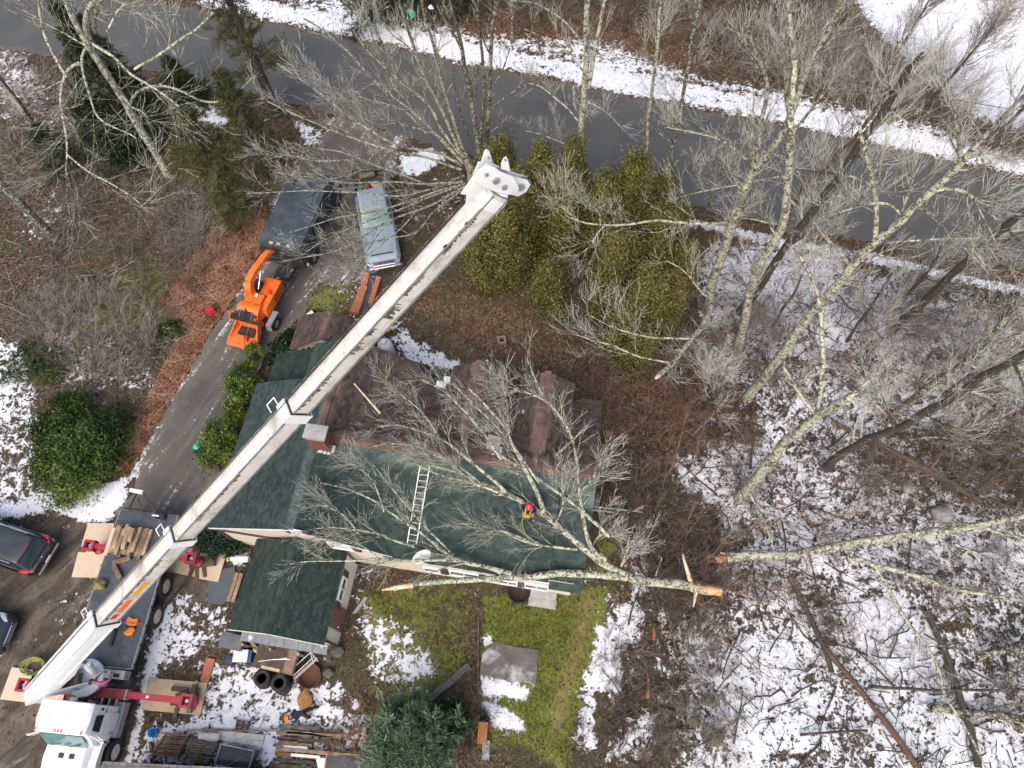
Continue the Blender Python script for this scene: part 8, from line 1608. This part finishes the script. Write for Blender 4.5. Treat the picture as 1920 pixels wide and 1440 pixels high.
hb_ = empty('grey_box', gobj(449, 1208), HDG-0.05, 'low grey lidded box at the shed foot', 'storage box'); MB().box((0, 0, 0.5), (0.85, 0.5, 0.9)).obj('box', mat('rust_box', (0.14, 0.055, 0.035), 0.8, 0.3), hb_); MB().box((0, 0.02, 0.98), (0.98, 0.62, 0.05), Matrix.Rotation(0.2, 3, 'X')).obj('lid', M_deck, hb_)
tag(MB().box((0, 0, 0.12), (0.62, 0.14, 0.08)).obj('snowy_board', M_flash, None, gobj(447, 1224), HDG), 'snowy board in front of the grey box', 'board')
cl_ = empty('cool_box', gobj(462, 1232), HDG+0.15, 'pale lidded blue cool box near the shed corner', 'cool box'); MB().box((0, 0, 0.25), (0.75, 0.48, 0.48)).obj('body', mat('blue_plastic', (0.03, 0.08, 0.22), 0.4, 0.1), cl_, bevel=0.03); MB().box((-0.06, 0, 0.53), (0.62, 0.5, 0.08)).obj('lid', M_flash, cl_, bevel=0.02)
tag(MB().box((0, 0, 0.2), (0.4, 0.35, 0.4), taper=0.9).obj('blue_crate', mat('dark_blue_plastic', (0.02, 0.04, 0.09), 0.5, 0.2), None, gobj(436, 1238), HDG, bevel=0.02), 'dark blue crate left of the cool box', 'crate')
bk_ = MB(); bk_.lathe([(0.13, 0.0), (0.17, 0.36), (0.18, 0.36), (0.18, 0.38), (0.16, 0.38), (0.12, 0.02), (0, 0.02)], n=20); bo = bk_.obj('blue_bucket', mat('bright_blue_plastic', (0.01, 0.22, 0.62), 0.4, 0.1), None, gobj(293, 1373)); tag(bo, 'bright blue bucket on the snow above the pallets', 'bucket')
for i in range(4):
    p = gobj(472+i*5, 1204+i*7, 0.25+0.02*i); tag(MB().tube((-0.3, 0.15, 0), (0.3, -0.15, 0.03), 0.07, 0.06, 8).obj('split_log', M_raw if i % 2 else M_tim, None, p, -0.4+i*0.12), ('topmost pale split log between the boxes and workbench', 'second split log from the top beside the cool box', 'third split log from the top beside the cool box', 'lowest split log beside the workbench')[i], 'firewood')
wb = empty('workbench', gobj(528, 1238), HDG-0.05, 'dark littered workbench under the lean-to', 'workbench')
MB().box((0, 0.0, 0.72), (1.8, 1.0, 0.05)).obj('top', M_timd, wb); MB().box((0.62, 0, 0.752), (0.4, 0.95, 0.02)).obj('lining_board', mat('pinkish_plank', (0.24, 0.15, 0.11), 0.8, 0.25), wb); MB().box((-0.1, -0.42, 0.752), (0.8, 0.12, 0.02)).obj('edge_board', M_plyd, wb)
for sx in (-1, 1):
    for sy in (-1, 1): MB().box((sx*0.82, sy*0.42, 0.35), (0.08, 0.08, 0.7)).obj('leg', M_timd, wb)
MB().tube((-0.7, -0.25, 0.76), (0.45, 0.12, 0.78), 0.018).obj('metal_rod', M_alu, wb); MB().tube((-0.1, -0.05, 0.77), (0.6, 0.1, 0.79), 0.025).obj('metal_rod', M_alu, wb)
for i, (px, py) in enumerate(((499, 1276), (534, 1287))):
    for k_ in range(3 if i == 0 else 4):
        t_ = MB().lathe([(0.19, 0.01), (0.30, 0.0), (0.345, 0.04), (0.35, 0.17), (0.30, 0.21), (0.19, 0.2), (0.21, 0.1), (0.19, 0.01)], n=28).obj('tyre', M_black, None, gobj(px, py)+Vector((random.uniform(-.03, .03), 0.03*k_, 0.215*k_))); 
        tag(t_, ('old black tyre in the left stack by the workbench, ', 'old black tyre in the right stack by the workbench, ')[i]+('at the bottom', 'second from the bottom', 'third from the bottom', 'on top')[k_ if k_ < (2 if i == 0 else 3) else 3], 'tyre', 'old tyres stacked below the workbench')
fr_ = empty('metal_frame', gobj(575, 1245), HDG+0.9, 'light metal chair frame beside the workbench', 'metal frame')
MB().path([Vector((-0.6, -0.12, 0.5)), Vector((0.5, -0.12, 0.6)), Vector((0.5, 0.12, 0.6)), Vector((-0.6, 0.12, 0.5)), Vector((-0.6, -0.12, 0.5))], 0.02).obj('rail', M_alu, fr_); MB().path([Vector((0.5, -0.4, 0.62)), Vector((0.5, 0.2, 0.62)), Vector((0.3, -0.35, 0.6))], 0.018).obj('arm', M_alu, fr_); MB().bar((-0.7, -0.2, 0.3), (0.5, -0.2, 0.35), 0.12, 0.03).obj('board', M_conc, fr_)
rr2 = MB(); rr2.lathe([(0.48, 0.0), (0.5, 0.25), (0.47, 0.25), (0.45, 0.02), (0, 0.02)], n=26); tag(rr2.obj('fire_ring', mat('rust_brown', (0.10, 0.05, 0.028), 0.9, 0.4, 9), None, gobj(582, 1268)), 'rusty fire ring right of the workbench', 'fire ring')
blob('sawdust_heap', gobj(573, 1315, 0.0), (0.30, 0.50, 0.10), mat('orange_sawdust', (0.40, 0.21, 0.075), 0.95, 0.25, 9), 'orange brown sawdust heap above the bending person', 'sawdust heap', seed=31, lump=0.2)
# pallets, lumber and scrap along the bottom
def pallet(corners, z, n, m, label, layers=1, gap=0.35, seed=0):
    r_ = random.Random(seed); P = [at(*c, z) for c in corners]; c = sum(P)/4; root = empty('pallet', tuple(c*np.array([1, 1, 0])), 0, label, 'pallet'); q = [Vector(p-c) for p in P]; up = Vector((0, 0, z))
    for s in (0.06, 0.5, 0.94):
        a_, b_ = q[0].lerp(q[1], s), q[3].lerp(q[2], s); MB().bar(a_+Vector((0, 0, z-0.08)), b_+Vector((0, 0, z-0.08)), 0.07, 0.12).obj('bearer', M_timd, root)
    wd_ = (q[3]-q[0]).length/n*(1-gap)
    for i in range(n):
        t = (i+0.5)/n+r_.uniform(-.01, .01); a_, b_ = q[0].lerp(q[3], t), q[1].lerp(q[2], t); e = r_.uniform(-0.02, 0.03)
        if r_.random() < 0.12 and layers > 1: b_ = a_.lerp(b_, r_.uniform(0.5, 0.8))
        MB().bar(a_+Vector((0, 0, z+e*0.2)), b_+Vector((0, 0, z+e*0.2)), wd_, 0.022).obj('slat', m, root)
    for k in range(1, 3):
        for i in range(0, n, 2):
            t = (i+0.5)/n; MB().bar(q[0].lerp(q[3], t)+Vector((0, 0, z-0.15*k)), q[1].lerp(q[2], t)+Vector((0, 0, z-0.15*k)), wd_, 0.02).obj('slat', M_timd, root)
    return root
M_pal = mat('reddish_pallet_wood', (0.20, 0.10, 0.055), 0.8, 0.3, 5, rnd=0.3); M_pal2 = mat('grey_brown_pallet_wood', (0.17, 0.125, 0.085), 0.85, 0.35, 5, rnd=0.5)
pallet([(309, 1374), (355, 1377), (333, 1422), (282, 1417)], 0.4, 9, M_pal, 'neat reddish pallet below the blue bucket', seed=1)
pallet([(356, 1382), (413, 1389), (389, 1434), (341, 1427)], 0.35, 10, M_pal2, 'broken brown pallet beside the reddish one', 2, 0.45, seed=2)
pallet([(443, 1349), (469, 1352), (461, 1375), (440, 1373)], 0.12, 7, M_pal2, 'small broken pallet lying in the snow', 2, 0.5, seed=3)
M_whw = mat('white_painted_board', (0.66, 0.64, 0.58), 0.7, 0.15, 3, dirt=(0.3, 0.26, 0.2), dirt_amt=0.6)
run([(412, 1374), (494, 1383)], 0.2, 0.06, M_whw, 'upper white board above the black bin', 'board', 'white_board', 0.1)
run([(415, 1382), (492, 1395)], 0.22, 0.06, M_whw, 'lower white board right above the black bin', 'board', 'white_board', 0.05)
run([(350, 1370), (520, 1370)], 0.06, 0.05, M_tim, 'thin brown batten lying along the white boards', 'board', 'batten', 0.15)
run([(378, 1366), (440, 1371)], 0.06, 0.05, M_tim, 'orange brown batten above the white barrel', 'board', 'batten', 0.1)
tag(MB().tube((-0.42, 0.03, 0.2), (0.42, -0.03, 0.2), 0.17, n=18).obj('white_barrel', M_whw, None, gobj(397, 1382), 0.0), 'dirty white barrel lying above the broken pallet', 'barrel')
bi = empty('black_bin', gobj(450, 1420), zr((425, 1391), (488, 1404)), 'black rectangular bin with a pale lip at the bottom edge', 'bin')
MB().box((0, 0.0, 0.3), (1.4, 0.75, 0.6)).obj('bin_body', M_blackroof, bi, bevel=0.03)
for s in (-1, 1): MB().bar((-0.7, s*0.37, 0.62), (0.7, s*0.37, 0.62), 0.05, 0.04).obj('lip', M_steel, bi); MB().bar((s*0.69, -0.34, 0.62), (s*0.69, 0.34, 0.62), 0.05, 0.04).obj('lip', M_steel, bi)
MB().tube((-0.2, -0.35, 0.66), (0.55, 0.25, 0.66), 0.018).obj('stick', M_tim, bi)
r_ = random.Random(9)
rows = [((523, 1362), (600, 1366), 'timbers in the back row'), ((519, 1374), (642, 1380), ''), ((520, 1384), (640, 1392), ''), ((521, 1394), (585, 1398), ''), ((588, 1388), (645, 1398), ''), ((518, 1404), (640, 1414), ''), ((516, 1413), (630, 1424), ''), ((512, 1424), (590, 1430), ''), ((512, 1434), (585, 1441), ''), ((560, 1376), (640, 1372), ''), ((530, 1368), (640, 1386), ''), ((524, 1389), (560, 1391), '')]
desc = ['backmost dark plank of the lumber pile under the bending person', 'long dark plank second from the back of the lumber pile', 'long plank at the middle of the lumber pile with snow above', 'short plank left in the middle of the lumber pile', 'short plank right in the middle of the lumber pile', 'long plank with snow on both sides in the lumber pile', 'orange brown front plank of the lumber pile', 'dark plank in front of the orange brown one', 'last plank of the lumber pile at the bottom edge', 'slanting plank at the upper right of the lumber pile', 'thin plank slanting over the lumber pile', 'small offcut on the left of the lumber pile']
for i, ((a_, b_, _), ds) in enumerate(zip(rows, desc)):
    run([a_, b_], 0.13 if i != 10 else 0.07, 0.12, (M_timd, M_pal2, M_timd, M_tim, M_timd, M_tim, mat('orange_brown_plank', (0.26, 0.12, 0.045), 0.8, 0.25), M_timd, M_timd, M_timd, M_tim, M_pal)[i], ds, 'plank', 'plank', 0.08+0.05*(i % 3)).__setitem__('group', 'planks of the lumber pile')
for i, (c_, lab) in enumerate((([(536, 1370), (583, 1373), (583, 1379), (536, 1376)], 'upper snow strip lying on the lumber pile'), ([(530, 1397), (575, 1400), (580, 1408), (534, 1405)], 'middle snow strip lying on the lumber pile'), ([(545, 1412), (600, 1417), (600, 1422), (545, 1418)], 'lower snow strip lying on the lumber pile'), ([(592, 1420), (616, 1422), (620, 1441), (596, 1441)], 'square snow patch beside the framed black panel'))):
    flat(c_, 0.2, 0.05, mat('settled_snow', (0.8, 0.82, 0.85), 0.6, 0.05, 4), lab, 'snow', 'snow_strip', bevel=0.02)
pn = empty('framed_panel', gobj(645, 1432), zr((616, 1413), (678, 1417)), 'black panel in a brown wooden frame at the bottom edge', 'panel')
MB().box((0, 0, 0.25), (1.3, 0.7, 0.04)).obj('sheet', M_deck, pn)
for s in (-1, 1): MB().box((0, s*0.36, 0.27), (1.45, 0.06, 0.09)).obj('frame', M_tim, pn); MB().box((s*0.68, 0, 0.27), (0.06, 0.66, 0.09)).obj('frame', M_tim, pn)
flat([(387, 1233), (403, 1236), (390, 1280), (375, 1277)], -0.01, 0.05, M_terra, 'narrow brick path strip right of the truck', 'brick path', 'brick_strip')
flat([(660, 1150), (668, 1150), (690, 1120), (684, 1118)], -0.02, 0.04, M_conc, 'small paving slab by the shed door', 'paving slab', 'paving_slab')
# utility wires beyond the road
for i, (p0, p1, z_) in enumerate((((960, 5), (1960, 215), 7.0), ((1000, 60), (1960, 262), 6.3))):
    a_, b_ = V(*p0, z_), V(*p1, z_); mb = MB(); n_ = 10; P = [a_.lerp(b_, t/n_)-Vector((0, 0, 0.5*math.sin(PI*t/n_))) for t in range(n_+1)]; mb.path([p-a_ for p in P], 0.016, 5); tag(mb.obj('utility_wire', M_black, None, a_), ('upper thin utility wire running along the far road side', 'lower thin utility wire running along the far road side')[i], 'wire')
